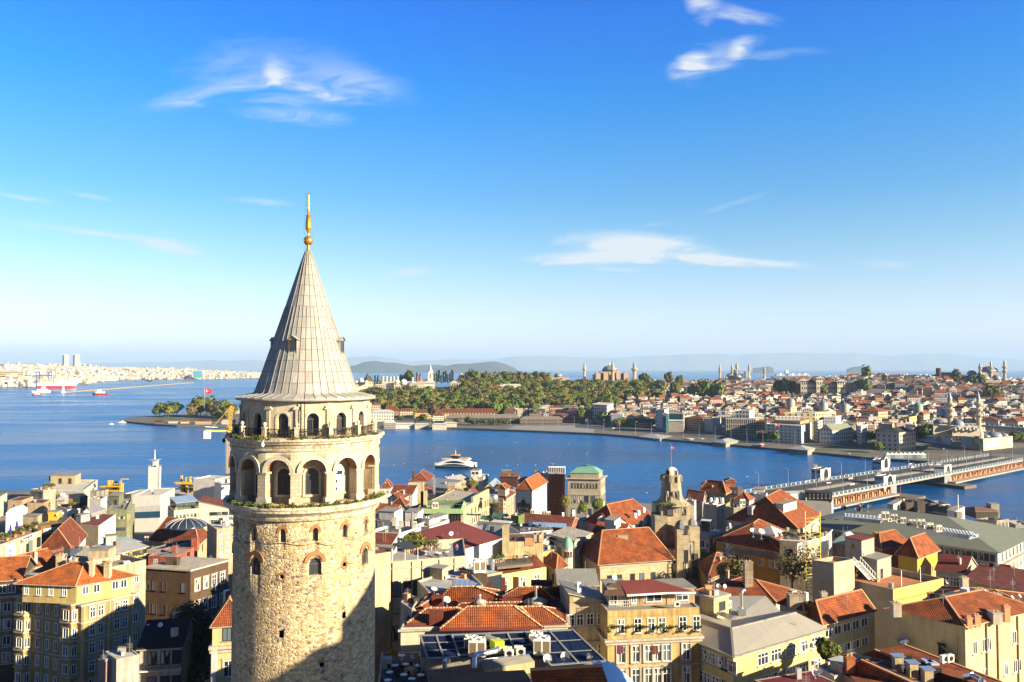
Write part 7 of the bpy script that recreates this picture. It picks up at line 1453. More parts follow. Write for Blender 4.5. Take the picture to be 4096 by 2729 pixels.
chy(b,1385,640,3.6,5.2,pla((.12,.09,.08),.3),cap=False);bld('dark brown block behind the scalloped warehouse with roof clutter','E',(1240,545),(1540,550),None,385,pla((.2,.16,.14),.3),dep=14,rm=FELTD);bld('small white block with a red edge behind the scalloped warehouse','E',(1540,560),(1655,560),None,388,WHT,dep=10,rm=FELTM)
b=bld('grey house with a charred roof terrace beside the water','E',(1892,700),(2095,715),(2212,700),362,GREY,rm=FELTD,ppt=.8,wl_=W_(6,3,1.6,2.2,1.2,4.4,'w'),wr=W_(3,3,1.2,2.0,1.2,4.4,'n'));hut(b,'E',(1900,690),(2110,690),None,2.9,plain((.05,.04,.035),.7),'hip',FELTB,1.5,.6,dep=9);chy(b,2085,680,4,6,GREY,cap=False)
bld('pale house cut by the right edge beside the water','E',(2275,755),(2420,760),None,365,OFFW,dep=12,rm=FELTW,wl_=W_(3,2,1.4,2,1.6,4,'d'))
b=bld('roof terrace with concrete posts and potted trees left of the white slat screen','E',(45,900),(500,935),None,205,BEI,dep=12,rm=FELTW,ppt=.5,wl_=W_(3,2,1.6,1.8,2.2,3.6,'d'))
for i,(x,y)in enumerate(((125,860),(225,880),(255,870),(405,895),(453,910),(490,900))):chy(b,x,y,.7,2.2,CREAM,cap=False)
for i in range(6):pot(rf(b,95+i*68,885+(i%3)*6),'round potted tree on the terrace with concrete posts',1.7,LEAFD,70+i)['group']='potted trees on the post terrace'
mb=MB();p=rf(b,355,880);mb.path([p,p+zv(3),p+V3((1,0,3.8)),p+V3((1.8,0,3.5))],.45,WHITE,8);T(mb.build('flue',None,p),'white bent flue on the terrace with concrete posts','flue')
sc=root('slat_screen',PQ('E',350,1075,186),'tall white slatted screen curving round an outdoor stair','screen');a_,e_,g_=PQ('E',215,1060,184),PQ('E',480,1030,192),PQ('E',545,1010,200);zt=PQ('E',300,915,186).z;mb=MB()
for s0,s1,n in((a_,e_,22),(e_,g_,6)):
 for i in range(n):p=s0.lerp(s1,i/n);mb.box((p.x,p.y,a_.z-1),(.16,.1,zt-a_.z+1),WHITE)
 mb.bar((s0.x,s0.y,zt),(s1.x,s1.y,zt),.2,.2,WHITE)
ob('slats',mb.mesh('slats',sc.location),sc)
mb=MB();st=PQ('E',320,1300,184);
for i in range(24):mb.box((a_.x+3+(i%2)*1.6,a_.y+1,st.z+i*.75-3),(1.8,.2,.12),plain((.6,.5,.12),.6));mb.tube((a_.x+2.4,a_.y+.9,st.z+i*.75-3),(a_.x+5.4,a_.y+.9,st.z+i*.75-2.3),.07,plain((.6,.5,.12),.6),4)
for dx in(2.2,5.6):mb.box((a_.x+dx,a_.y+1,st.z-6),(.2,.2,22),plain((.6,.5,.12),.6))
ob('stair',mb.mesh('stair',sc.location),sc)
bld('low roof with a pale green pyramid skylight behind the concrete terrace block','E',(540,930),(700,945),(835,918),222,BEI,roof='hip',rm=met((.34,.46,.44),.8,.3),rise=3,over=.2,hip=1.0)
# concrete and yellow terrace block
CON=sto((.50,.44,.34),.2,3.4,3.9);CONP=pla((.42,.38,.31),.2);TER=felt((.42,.17,.075),.3)
b=bld('concrete panelled block with a terracotta roof terrace and yellow front','F',(545,238),(1112,372),(1590,268),170,CON,rm=TER,ppt=1.2,wr=[W_(6,1,1.2,2.0,3.1,st='w',pos=[.1,.33,.48,.63,.78,.91]),W_(6,1,1.2,2.0,6.6,st='w',pos=[.1,.33,.48,.63,.78,.91])])
Q=b.Q;e_=(Q[2]-Q[1]);e_.z=0;e_.normalize();n_=V3((e_.y,-e_.x,0));mb=MB();mb.prism([(p.x,p.y)for p in(Q[1]+n_*.1,Q[2]+n_*.1,Q[2],Q[1])],b.bz,b.z+.02,pla((.64,.5,.17),.2));mb.prism([(p.x,p.y)for p in(Q[1]+n_*.4,Q[2]+n_*.4,Q[2],Q[1])],b.z-2.7,b.z-2.3,pla((.55,.4,.14),.2));mb.build('front',b.rt)
ub=bld('','F',(350,95),(555,122),(750,85),172,CON,into=b.rt,base=b.bz,rm=TER,ppt=.9);rail(b.rt,[ub.Q[0]+zv(.02),ub.Q[1]+zv(.02)],.7,GALV)
h1=hut(b,'F',(735,225),(968,290),(1100,245),4.5,CONP,wl_=[W_(1,1,.9,1.3,1.5,st='b',pos=[.24])],wr=[W_(1,1,1.1,2.1,2.2,st='b',pos=[.3])]);h2=hut(b,'F',(665,70),(820,105),(940,70),4.6,CONP,dz=3.6,wl_=W_(1,1,.5,.8,1,st='n',pos=[.5]),wr=[W_(1,1,1.0,2.0,2.2,st='w',pos=[.1])],rm=FELTM)
mb=MB();s0,s1=rf(b,930,285,0),PZ('F',770,110,b.deck+4.4);
for i in range(15):p=s0.lerp(s1,i/14);mb.box((p.x,p.y,p.z),(1.5,.5,.1),WHITE)
for dx in(-.8,.8):
 mb.bar(s0+V3((dx,-.2,0)),s1+V3((dx,-.2,0)),.14,.3,WHITE);mb.tube(s0+V3((dx,-.2,1.1)),s1+V3((dx,-.2,1.1)),.06,WHITE,5)
 for i in range(8):p=s0.lerp(s1,i/7)+V3((dx,-.2,0));mb.tube(p,p+zv(1.1),.05,WHITE,4)
mb.build('stair',b.rt);pot(rf(b,760,262),'spiky palm in the corner of the terracotta terrace',2.2,LEAFD,3)
for x,y in((1195,350),(1375,318),(1482,280)):p=rf(b,x,y);mb=MB();mb.tube(p,p+zv(3.6),.09,WHITE,5);mb.build('lamp_pole',b.rt)
chy(b,865,520,3.6,8.5,pla((.36,.26,.15),.5),-11.5,'F',3.2,False)
b=bld('bright yellow house with orange hipped roof and blind yellow shafts','F',(1165,45),(1345,75),(1535,5),200,pla((.66,.43,.08),.2),roof='hip',rm=TILE,rise=4.4,over=.7,hip=.8,wr=W_(2,2,1.4,2.0,2.6,5.2,'w',pos=[.3,.8],skip=((0,1),(1,0))))
for x,y,w,h,dd in((1065,185,3.6,9.5,5),(1130,185,4.4,9,6),(1035,190,2.4,5.5,3)):chy(b,x,y,w,h,pla((.62,.4,.06),.2),-9,'F',dd,False)
bld('','E',(860,930),(1010,985),(1260,930),208,PINK,into=b.rt,h=8,roof='hip',rm=TILE,rise=3.2,over=.6,hip=.8)
b=bld('grey house with a maroon pitched roof beside the bright yellow house','F',(1520,190),(1790,222),(1915,165),195,pla((.5,.45,.36),.25),roof='gable',axis=0,rm=FELTM,rise=3.4,over=.3,wl_=W_(2,2,2.0,2.3,1.2,3.8,'g',pos=[.3,.66]))
b=bld('cream house with a long dark red sloping roof at the right edge','F',(1795,290),(2420,400),None,178,pla((.6,.47,.2),.25),dep=13,roof='shed',rm=tiles((.2,.05,.03)),rise=1.8,over=.5,wl_=W_(9,1,1.2,2.0,1.4,st='k',m=(.03,.02)))
bld('pink walled attic house with tiled roof at the right edge','F',(1935,240),(2310,285),(2420,250),190,pla((.42,.2,.14),.25),roof='hip',rm=TILED,rise=2.6,over=.4,h=9)
b=bld('low cluttered tiled roof with a glass lean-to before the pink attic house','F',(1590,460),(2000,520),(2420,520),150,CREAM,quad=[(1420,470),(2450,560),(2400,420),(1590,350)],roof='hip',rm=TILED,rise=1.6,over=.3,h=8)
mb=MB();q=[rf(b,x,y,dz)for x,y,dz in((1580,425,1.0),(1690,455,1.0),(1800,420,2.2),(1660,385,2.2))];mb.face(q,met((.45,.5,.52),.5,.3));mb.face([q[0]-zv(1),q[1]-zv(1),q[1],q[0]],OFFW);mb.build('glass_lean_to',b.rt)
for i,(x,y)in enumerate(((1620,345),(1990,435),(2240,490),(2310,475))):dish(rf(b,x,y,1.8),f'white dish on the cluttered low tiled roof, {("first", "second", "third", "fourth")[i]} from the left',1.1,.8)
for x,y,w,h in((1805,400,1.2,2.6),(1965,470,2.0,1.6),(2110,500,1.4,1.4)):chy(b,x,y,w,h,SURR,1.0)
# ---- big cream block bottom right
b=bld('large cream block with a broad tiled hipped roof and blank shaded wall','F',(1065,562),(1797,722),(2450,575),124,pla((.62,.52,.31),.2),quad=[(1062,560),(1797,722),(2480,560),(1800,430)],roof='hip',rm=TILE,rise=2.6,over=.35,hip=.85,wr=[W_(6,4,1.1,2.0,2.6,4.6,'w',pos=[.12,.24,.31,.53,.66,.72],miss=.1)])
Q=b.Q;
for f in(.27,.42,.7):
 p=Q[1].lerp(Q[2],f);e_=(Q[2]-Q[1]);e_.z=0;e_.normalize();n_=V3((e_.y,-e_.x,0));p=p+n_*.15;mb=MB();mb.tube((p.x,p.y,b.bz),(p.x,p.y,b.z-.3),.12,TAN,6);mb.build('downpipe',b.rt)
for x,y,w,h in((1160,590,1.3,1.2),(1845,700,.8,.8),(1920,680,.9,.8),(2110,660,1.5,.9),(2200,640,.9,1.6),(1815,500,1.0,1.2),(1490,480,.9,1.0)):chy(b,x,y,w,h,SURR if w>1 else CAPT,.4)
mb=MB();s0,s1=onf(b,'F',1580,890,'L',.8)[0],onf(b,'F',1730,1040,'L',.8)[0]
for i in range(16):p=s0.lerp(s1,i/15);mb.box((p.x,p.y,p.z),(.4,1.2,.1),IRON)
mb.bar(s0,s1,.15,.3,IRON);mb.tube(s0+V3((0,-.5,1)),s1+V3((0,-.5,1)),.05,IRON,4);mb.tube(s1+V3((0,-.5,-1)),s1+V3((0,-.5,4)),.05,IRON,4);mb.build('fire_escape',b.rt)
fwin(b.rt,Q[0],Q[1],b.z,W_(1,1,1.1,2.3,3.4,st='b',pos=[.71]),b.rr)
mb=MB();p=onf(b,'F',1240,880,'L',1.0)[0];mb.path([p+zv(-2),p,p+V3((.5,0,.8)),p+V3((-.8,0,.4))],.55,GALV,9);T(mb.build('duct',None,p),'fat grey duct against the shaded wall of the large cream block','duct')
b=bld('cream house with a tiled roof and white ribbon windows right of the school','F',(275,602),(458,708),(940,578),134,pla((.6,.5,.26),.3),roof='hip',rm=TILE,rise=3.0,over=.3,hip=.3,wr=[W_(5,3,1.9,1.5,.7,3.3,'w',m=(.0,.12),skip=()),]);chy(b,470,470,1.0,1.0,SURR,2.0)
b=bld('front house with long orange tiled roofs and sunken light wells','F',(640,1090),(1000,1290),(2300,1290),100,pla((.6,.52,.34),.2),quad=[(600,1150),(1100,1420),(2400,1420),(1220,890)],rm=FELTM,ppt=.0,h=12)
z=b.z;FP=lambda x,y,dz:PZ('F',x,y,z+dz)
for f in([(810,990,.3),(1060,1045,.3),(1110,1010,1.0),(945,945,1.4)],[(960,945,1.4),(2050,1330,1.4),(2150,1250,.4),(1230,900,1.6)],[(640,1125,.3),(830,1310,.3),(1420,1310,1.0),(815,1040,2.0)],[(815,1040,2.0),(1420,1310,1.0),(1500,1300,.2),(860,1040,.4)]):
 mb=MB();mb.face([FP(*p)for p in f],TILE if f[0][0]!=815 else FELTB);mb.bar(FP(*f[3])+zv(.1),FP(*f[2])+zv(.1),.3,.2,CAPT);mb.build('roof',b.rt)
for x,y in((1160,1140),(1300,1205),(1440,1270)):mb=MB();p=FP(x,y,.2);mb.box(p,(1.1,1.0,1.9),CREAM);mb.box((p.x,p.y,p.z+1.92),(1.5,1.4,.08),GALV);mb.box((p.x+1.4,p.y+.9,p.z-.6),(1.7,.2,2.2),DARK);mb.build('light_well',b.rt)
for x,y in((1440,1060),(1490,1075)):mb=MB();p=FP(x,y,1.7);mb.box(p,(1.0,1.4,.25),plain((.35,.4,.5),.2));mb.build('skylight',b.rt)
chy(b,720,1120,1.1,1.2,pla((.4,.14,.06),.3),1.0);ac(FP(1600,1070,1.6),'boxy rooftop unit on the front tiled roof, left of the pair','split',.4,1.6);ac(FP(1650,1065,1.6),'boxy rooftop unit on the front tiled roof, right of the pair','split',.4,1.6)
mb=MB();mb.path([FP(1800,1205,1.6),FP(1870,1190,2.2),FP(1940,1230,2.0),FP(1980,1270,1.2)],.4,GALV,8);T(mb.build('duct',None,FP(1800,1205,1.6)),'crooked silver duct lying on the front tiled roof','duct')
b=bld('low white flat roofed annex between the school and the front tiled roofs','F',(410,1090),(500,1170),(840,1020),104,pla((.62,.56,.46),.2),quad=[(410,1095),(560,1195),(1050,1040),(730,965)],rm=felt((.42,.42,.42),.3),ppt=.6,h=10);hut(b,'F',(520,1160),(640,1215),(740,1185),1.6,BEI,rm=felt((.4,.42,.42)))
b=bld('front house with a dark maroon felt roof in the bottom right','F',(-120,1240),(300,1330),None,97,PINK,quad=[(-200,1230),(300,1420),(600,1260),(330,1140)],rm=felt((.13,.02,.02),.4),ppt=.05,h=10)
for i,(x,y)in enumerate(((385,1215),(422,1195))):dish(rf(b,x,y,.1),f'white satellite dish on the dark maroon front roof, {("left", "right")[i]} one',1.0,-.5,False,.3)
# ================================================================ the far shore
def gd(c,x,y,z=2.2):p=px(c,x,y);return P(p[0],p[1],z).y
FW=lambda col,*a:fac(col,*a)
def fbld(label,c,L,N,Rr_,yb,wall,d=None,**kw):
 """a far house: yb is the pixel row of its foot below the near corner"""
 return bld(label,c,L,N,Rr_,d or gd(c,N[0],yb),wall,**kw)
ROW=lambda c,r,w,h,top,fs,**k:dict(c=c,r=r,w=w,h=h,top=top,fs=fs,st=k.pop('st','d'),m=k.pop('m',(.03,.03)),**k)
LT=(.62,.6,.56)
b=fbld('white waterfront hotel of six floors with a glass attic','K',(1798,694),(2132,714),(2228,682),885,WHT,rm=FELTW,ppt=.6,wl_=ROW(8,6,2.6,1.5,1.6,3.5),wr=ROW(4,6,2.0,1.6,1.6,3.5))
hut(b,'K',(1880,690),(2120,704),(2205,682),3.6,pla((.45,.33,.16),.3));hut(b,'K',(1885,672),(2060,680),(2120,668),6.5,pla((.07,.06,.06),.3))
for i in range(7):ac(rf(b,1900+i*34,655,7),'white rooftop machine on the white waterfront hotel','big',0,2.6)['group']='machines on the white hotel'
flag(tuple(rf(b,1885,690,8)),4.5,3,'red flag on the left roof corner of the white waterfront hotel',.2,6)
b=fbld('grey waterfront office behind a grid of balconies and scaffolding','K',(1425,648),(1700,650),None,805,FW((.3,.26,.22),1.6,2.9,.7,.7),dep=18,);mb=MB();Q=b.Q
for k in range(15):p=Q[0].lerp(Q[1],k/14);mb.box((p.x,p.y-.7,2),(.35,.9,b.z-2),OFFW)
for k in range(7):a_,e_=Q[0],Q[1];mb.bar((a_.x,a_.y-.6,b.z-k*6.3),(e_.x,e_.y-.6,b.z-k*6.3),1.1,.5,OFFW)
mb.build('balcony_grid',b.rt)
b=fbld('long dark ribbed waterfront office with a brown roof','K',(1028,640),(1205,648),None,770,FW((.2,.18,.17),2,3,.9,.5),dep=20,roof='hip',rm=TILEB,rise=3)
fbld('pale blotched end block beside the dark ribbed office','K',(1205,628),(1292,632),None,755,GREY,dep=18,wl_=ROW(1,6,7,1.6,3,4.6))
b=fbld('narrow sign covered house between the beige wall and the balcony grid office','K',(1376,640),(1424,642),None,790,FW((.3,.3,.34),2.4,3,.6),dep=16);panel(b,'K',[(1388,705),(1424,705),(1424,732),(1388,732)],'L',WHITE,.3)
pn,n_,A_=panel(b,'K',[(1376,636),(1422,637),(1422,650),(1376,649)],'L',plain((.1,.04,.1),.6),.4);text(pn,'OMAX',(A_[0]+A_[2])/2+n_*.1,n_,4.0,WHITE)
fbld('tall beige blank wall house beside the sign covered house','K',(1300,650),(1375,636),None,755,OFFW,dep=20)
b=fbld('stone waterfront bank topped by a huge dark glass panel','K',(880,596),(1024,598),None,775,pla((.52,.46,.4),.3),dep=22,rm=FELTB,wl_=[ROW(5,2,2.6,8,27,9.5)]);panel(b,'K',[(893,602),(1014,603),(1014,655),(893,654)],'L',glass((.008,.03,.045)),.4,'glass_panel');panel(b,'K',[(880,657),(1024,658),(1024,668),(880,667)],'L',WHITE,.8,'cornice',1)
fbld('narrow teal glass slab left of the stone bank','K',(856,600),(879,600),None,778,glass((.02,.07,.08)),dep=22)
b=fbld('old brick railway terminus with a domed glass hall roof','K',(500,615),(640,617),None,675,pla((.42,.36,.27),.3),dep=26,wl_=ROW(3,1,4,9,4,9));q=b.Q;mb=MB();z=b.z;q1,q2=inset(q,1),inset(q,8)
for i in range(4):j=(i+1)%4;mb.face([(q1[i].x,q1[i].y,z),(q1[j].x,q1[j].y,z),(q2[j].x,q2[j].y,z+12),(q2[i].x,q2[i].y,z+12)],met((.42,.42,.4),1.5))
mb.face([(p.x,p.y,z+12)for p in q2],ZINC);mb.build('roof',b.rt)
fbld('low dark roofed wing right of the railway terminus','K',(640,640),(812,640),None,675,FW((.35,.3,.24)),dep=16,roof='gable',rm=FELTD,rise=3)
fbld('long red brick waterfront warehouse with rows of small windows','J',(1880,605),(2252,605),None,685,FW((.17,.06,.045),4,6,.5,.6,(.3,.22,.2)),dep=24,rm=FELTD)
b=fbld('ornate white terraced hotel with a plain bright side wall','K',(166,512),(300,520),(362,496),600,FW((.55,.5,.52),5,5,.55,.45),rm=FELTW,d=1180);fbld('white block with two window columns above the station wing','K',(758,558),(842,562),(880,552),640,WHT,d=1090,wl_=ROW(2,5,1.4,2,3,4.4,pos=[.15,.85]))
fbld('brown house row right of the balcony grid office','K',(1700,672),(1795,676),None,762,FW((.24,.19,.17),3,3.4),dep=16,roof='hip',rm=TILEB,rise=2)
fbld('white balcony fronted hotel behind the balcony grid office','K',(1508,572),(1642,575),(1690,560),660,FW((.62,.6,.5),4,5,.5,.5),d=1010)
b=fbld('long beige hotel with two glazed barrel roofs and a roof sign','K',(1965,588),(2260,590),(2420,580),720,FW((.34,.28,.2),7,5,.35,.4),d=960,rm=ZINCB);pn,n_,A_=panel(b,'K',[(2135,560),(2205,560),(2205,590),(2135,590)],'L',plain((.02,.025,.03),.5),.5);text(pn,'LEGACY',(A_[0]+A_[2])/2+n_*.3,n_,5,WHITE)
for(lab,c,L,N,Rr_,d,w,kw)in[('narrow grey house right of the white waterfront hotel','K',(2245,665),(2285,668),(2335,655),890,FW((.36,.34,.32),3,3.4),dict()),('white corner building of tall rows with a ridge roof in green','L',(205,845),(340,850),(562,838),gd('L',345,990),FW((.62,.58,.48),3.1,4.6,.38,.5),dict(roof='gable',axis=1,rm=GREENR,rise=7,over=.3)),('white house with bay front right of the green ridge roof','L',(595,790),(640,800),(712,780),860,FW((.55,.53,.5),2.6,3.6),dict(rm=FELTW)),('pale blue white slab house above the green ridge roof','L',(248,700),(375,702),(432,690),960,FW((.55,.56,.6),3,3.4,.5,.4),dict(rm=FELTW)),('beige stone slab between the bay house and the mosque','L',(850,775),(965,780),(990,765),850,pla((.5,.42,.3),.2),dict()),('stone bank building with dark roof behind the roadside trees','L',(800,860),(1040,868),(1215,850),800,FW((.35,.31,.27),5,4.5,.35,.5),dict(roof='hip',rm=FELTD,rise=4)),('bright yellow cream hotel front left of the great riverside mosque','L',(1060,700),(1150,705),(1245,690),990,FW((.62,.52,.25),3.4,3.6),dict(rm=FELTM)),('tile roofed cream house under the small turquoise dome','L',(1240,678),(1300,682),(1362,668),1010,FW((.6,.5,.3),3,3.6),dict(roof='hip',rm=TILE,rise=4)),('tiled brown bank with deep eaves above the beige stone slab','L',(640,640),(820,645),(925,640),1040,FW((.4,.33,.22),4,4),dict(roof='hip',rm=TILE,rise=5,over=1.5)),('long white office with tiled roof right of the riverside minarets','L',(1890,735),(2085,745),(2115,735),950,FW((.5,.47,.45),3.2,4,.4,.5),dict(roof='hip',rm=TILED,rise=4)),('pale stone office at the right edge behind the bazaar arcade','L',(2115,745),(2290,755),(2420,740),940,FW((.45,.41,.36),3.2,4,.4,.5),dict(roof='hip',rm=TILED,rise=4)),('long grey slab of offices above the great riverside mosque','L',(1255,520),(1500,522),(1540,505),1330,FW((.42,.4,.38),5,5,.6,.45),dict()),('long white hall with a flat roof on the middle slope','L',(700,475),(960,480),(1065,462),1450,FW((.5,.48,.45),6,6),dict()),('grey concrete slab with window bands on the middle slope','L',(510,450),(690,452),(715,440),1480,FW((.3,.28,.25),5,5,.8,.5),dict()),('long red roofed office slab below the six minarets','K',(1365,340),(1600,345),(1660,335),1720,FW((.45,.4,.36),6,6,.9,.45),dict(roof='hip',rm=TILED,rise=5,axis=0)),('maroon roofed hall beside the brick column on the skyline','L',(1360,275),(1575,280),None,1780,FW((.3,.2,.18)),dict(roof='hip',rm=TILEB,rise=9,dep=40))]:
 b=bld(lab,c,L,N,Rr_,d,w,**kw)
mb=MB();p=PQ('L',1456,285,1770);zt=PQ('L',1456,190,1770).z;mb.lth(p,[(7,-8),(5.2,2),(5,zt-p.z-10),(5.4,zt-p.z-9),(5.2,zt-p.z)],12,BRN);T(mb.build('column',None,p),'dark brick and stone column standing on the skyline','column')
# ---- mosques
LEADF=met((.22,.25,.3),1.6,.5,.4);STM=sto((.5,.44,.35),.3,2,1);STP=sto((.48,.37,.28),.35,3,1.5)
def dome(mb,c,r,h,m=None,n=20):mb.lth(c,[(r*math.cos(a),h*math.sin(a))for a in[i*math.pi/14 for i in range(7)]]+[(.03*r,h)],n,m or LEADF);mb.lth((c[0],c[1],c[2]+h),[(.05*r,0),(.09*r,.08*r),(.03*r,.16*r),(.05*r,.22*r),(.01*r,.36*r)],8,GOLD)
def drum(mb,c,r,h,m,n=20):
 mb.lth(c,[(r,0),(r,h)],n*2,m,smooth=False,caps=False)
 for i in range(n):a=2*math.pi*i/n;mb.box((c[0]+r*math.cos(a),c[1]+r*math.sin(a),c[2]+h*.2),(r*.1,r*.13,h*.65),DARK,a)
def mnt(par,x,y,zb,zt,r,m=None,nb=2,label=None):
 m=m or STM;mb=MB();H=zt-zb;pr=[(r*1.9,0),(r*1.9,H*.12),(r*1.15,H*.2),(r,H*.22)]
 for k in range(nb):z=H*(.46+.34*k/max(1,nb))if nb>1 else H*.62;pr+=[(r*(1-.06*k),z-r),(r*1.75,z),(r*1.75,z+r*.7),(r*(.95-.06*k),z+r*.8)]
 pr+=[(r*.8,H*.8)];mb.lth((x,y,zb),pr,12,m,smooth=False);mb.lth((x,y,zb),[(r*.95,H*.8),(r*.12,H*.96),(r*.05,H)],12,LEADF);return mb.build('minaret',par)
def hagia(c0):
 d=2000;o=root('great_church',(c0.x,d,fz(c0.x,d)),'great pale pink domed church with massive buttresses and stout corner minarets','church');X=c0.x;Z=lambda y:PQ('K',330,y,d).z;U=lambda x:PQ('K',x,300,d).x;k=d/3186/2.354
 mb=MB();mb.box((U(330),d+10,Z(330)),(U(485)-U(185),60,Z(232)-Z(330)),STP);mb.box((U(333),d+10,Z(235)),(U(405)-U(215),55,Z(205)-Z(235)),STP);mb.box((U(330),d-30,Z(345)),(U(560)-U(200),50,Z(285)-Z(345)),STP);mb.build('wall',o)
 for x0,x1 in((182,225),(253,305),(370,410),(440,484)):mb=MB();mb.box((U((x0+x1)/2),d-26,Z(330)),(U(x1)-U(x0),26,Z(214)-Z(330)),STP);mb.build('buttress',o)
 mb=MB();r=U(404)-U(333);drum(mb,(U(333),d+10,Z(207)),r,Z(185)-Z(207),STM,24);dome(mb,(U(333),d+10,Z(186)),r*.97,Z(146)-Z(186));mb.build('dome',o)
 for x,y,s in((440,245,.5),(395,235,.62),(255,290,.4)):mb=MB();dome(mb,(U(x),d-22,Z(y)),r*s,r*s*.55);mb.build('half_dome',o)
 for x,y0,y1,w,dd in((90,292,105,3.0,-20),(318,300,118,2.6,60),(355,318,98,4.2,-40),(560,296,104,4.6,-5)):p=PQ('K',x,y0,d+dd);mnt(o,p.x,p.y,p.z-6,PQ('K',x,y1,d+dd).z,w,STP if w>4 else STM,1)
hagia(PQ('K',333,300,2000))
def msq(name,label,c,cx,d,domes,halves,boxes,mins,mat,nb=2,sm=()):
 o=root('mosque',(PQ(c,cx,0,d).x,d,fz(PQ(c,cx,0,d).x,d)),label,'mosque');Pt=lambda x,y,dd=0:PQ(c,x,y,d+dd);k=d/3186/CROP[c][2]
 mb=MB()
 for x0,x1,y0,y1,dd,dep in boxes:a,e=Pt(x0,y0,dd),Pt(x1,y1,dd);v=V3((e.x/e.y,1,0))*dep;mb.prism([(q.x,q.y)for q in(a,e,e+v,a+v)],e.z,a.z,mat)
 mb.build('wall',o)
 for x,r,y0,y1,y2,dd in domes:p=Pt(x,y0,dd);mb=MB();drum(mb,p,r*k,Pt(x,y1,dd).z-p.z,mat,20);dome(mb,(p.x,p.y,Pt(x,y1,dd).z),r*k*.97,Pt(x,y2,dd).z-Pt(x,y1,dd).z);mb.build('dome',o)
 for x,r,y0,y1,dd in halves:p=Pt(x,y0,dd);mb=MB();dome(mb,p,r*k,Pt(x,y1,dd).z-p.z);mb.build('half_dome',o)
 for x,y0,y1,r in mins:p=Pt(x,y0);mnt(o,p.x,p.y,p.z-3,Pt(x,y1).z,r,STM,nb)
 for x,y,r,dd in sm:p=Pt(x,y,dd);mb=MB();mb.lth(p,[(r*k,-r*k*.6),(r*k,0)],10,mat,caps=False);dome(mb,p,r*k,r*k*.7,None,10);mb.build('small_dome',o)
 return o
msq('blue','grey cascading domed mosque with six slender minarets on the skyline','K',1512,2180,[(1512,32,212,207,185,20)],[(1512,62,240,206,15),(1530,40,258,226,-12),(1460,36,250,222,5),(1565,34,250,222,5)],[(1395,1590,262,300,0,50),(1435,1580,238,270,5,40)],[(1365,275,125,2.4),(1480,275,118,2.4),(1523,215,108,2.4),(1640,262,118,2.4),(1784,268,140,2.4)],STM,3,[(1400+i*24,262,11,-6)for i in range(8)])
mb=MB();p=PQ('K',1608,265,2170);lattice(mb,p,V3((p.x,p.y,PQ('K',1608,196,2170).z)),12,6,STEEL,.5);mb.lth(p,[(4,0),(4,18)],10,STM);T(mb.build('scaffold',None,p),'lone minaret stump inside a tall scaffold cage among the six minarets','scaffold')
msq('skyline','big single domed mosque with great side arches on the right skyline','L',1985,1720,[(1985,88,232,222,172,20)],[(1930,58,305,262,-20),(2062,44,305,262,-20)],[(1870,2105,235,330,0,50),(1880,2110,300,345,-25,25)],[(1893,250,132,2.2),(2008,330,100,2.6),(2152,330,90,2.9)],sto((.36,.32,.26),.4,2,1),2)
msq('second','smaller pale domed mosque left of the big single domed one','L',1805,1760,[(1805,46,262,250,214,0)],[(1815,34,285,262,-10)],[(1765,1850,260,330,0,30)],[(1740,385,262,2.0)],STM,1)
ym=msq('river','great blue grey domed riverside mosque with two tall minarets','L',1550,800,[(1550,96,712,682,612,25),(1680,30,690,675,655,60)],[(1655,66,790,728,-12),(1470,70,775,722,0),(1550,60,740,690,40)],[(1462,1640,720,900,10,45),(1400,1870,800,905,-8,40),(1600,1890,840,905,-22,14)],[(1580,900,415,2.4),(1880,895,415,2.2)],STM,3,[(1625+i*38,835-(i%2)*10,20,-24)for i in range(7)]+[(1400,690,22,15),(1690,715,24,20),(1760,795,24,0),(1800,790,22,10),(1840,795,22,10)])
b=bld('low stone bazaar block with blue painted hoardings and small lead domes','L',(1700,905),(1925,930),(2232,905),gd('L',1940,1055),STM,quad=[(1690,900),(1925,935),(2235,905),(1950,870)])
for i,(x,y,r)in enumerate([(1740+i*44,895-(i%2)*14,4.2)for i in range(6)]+[(2035,905,8),(2100,898,4.5),(2140,900,4.5),(1990,880,4.2),(1950,912,4.2)]):p=PZ('L',x,y,b.z);mb=MB();dome(mb,p,r,r*.6,None,12);mb.build('small_dome',b.rt)
for qd,s_,col in(([(1955,945),(2095,930),(2095,1005),(1955,1025)],'R',(.25,.55,.7)),([(1712,918),(1815,925),(1815,1010),(1712,1005)],'L',(.2,.45,.6)),([(1835,935),(1900,938),(1900,985),(1835,980)],'L',(.45,.55,.65)),([(2170,930),(2230,925),(2230,965),(2170,980)],'R',(.5,.55,.4))):pn,n_,A_=panel(b,'L',qd,s_,plain(col,.7),.3,'hoarding')
b=bld('long white hoarding along the road before the riverside mosque','L',(1215,885),(1588,925),None,gd('L',1588,1000),plain((.42,.47,.55),.7),dep=2,ppt=0,cat='hoarding',name='hoarding',base=1.5);p,n_=onf(b,'L',1340,930,'L',.3);text(b.rt,'VAKIF KATILIM',p,n_,5.2,plain((.05,.09,.2),.6))
c_,_=onf(b,'L',1245,925,'L',.3);t_=V3((-n_.y,n_.x,0));up=zv(1);mb=MB()
for i,(a,bb)in enumerate(((0,1),(-1,0),(0,-1),(1,0))):q=c_+t_*a*2.6+up*bb*2.6;mb.face([q+t_*2.1,q+up*2.1,q-t_*2.1,q-up*2.1],plain((.5,.04,.08),.6)if i==0 else plain((.06,.08,.2),.6))
c_,_=onf(b,'L',1462,938,'L',.3);mb.face([c_+t_*4*math.cos(a)+up*4*math.sin(a)for a in[i*math.pi/8 for i in range(16)]],plain((.4,.15,.05),.6));mb.build('emblem',b.rt)
b=bld('long row of lead domed bazaar shops at the right edge','L',(1940,818),(2420,850),None,880,STM,dep=14,)
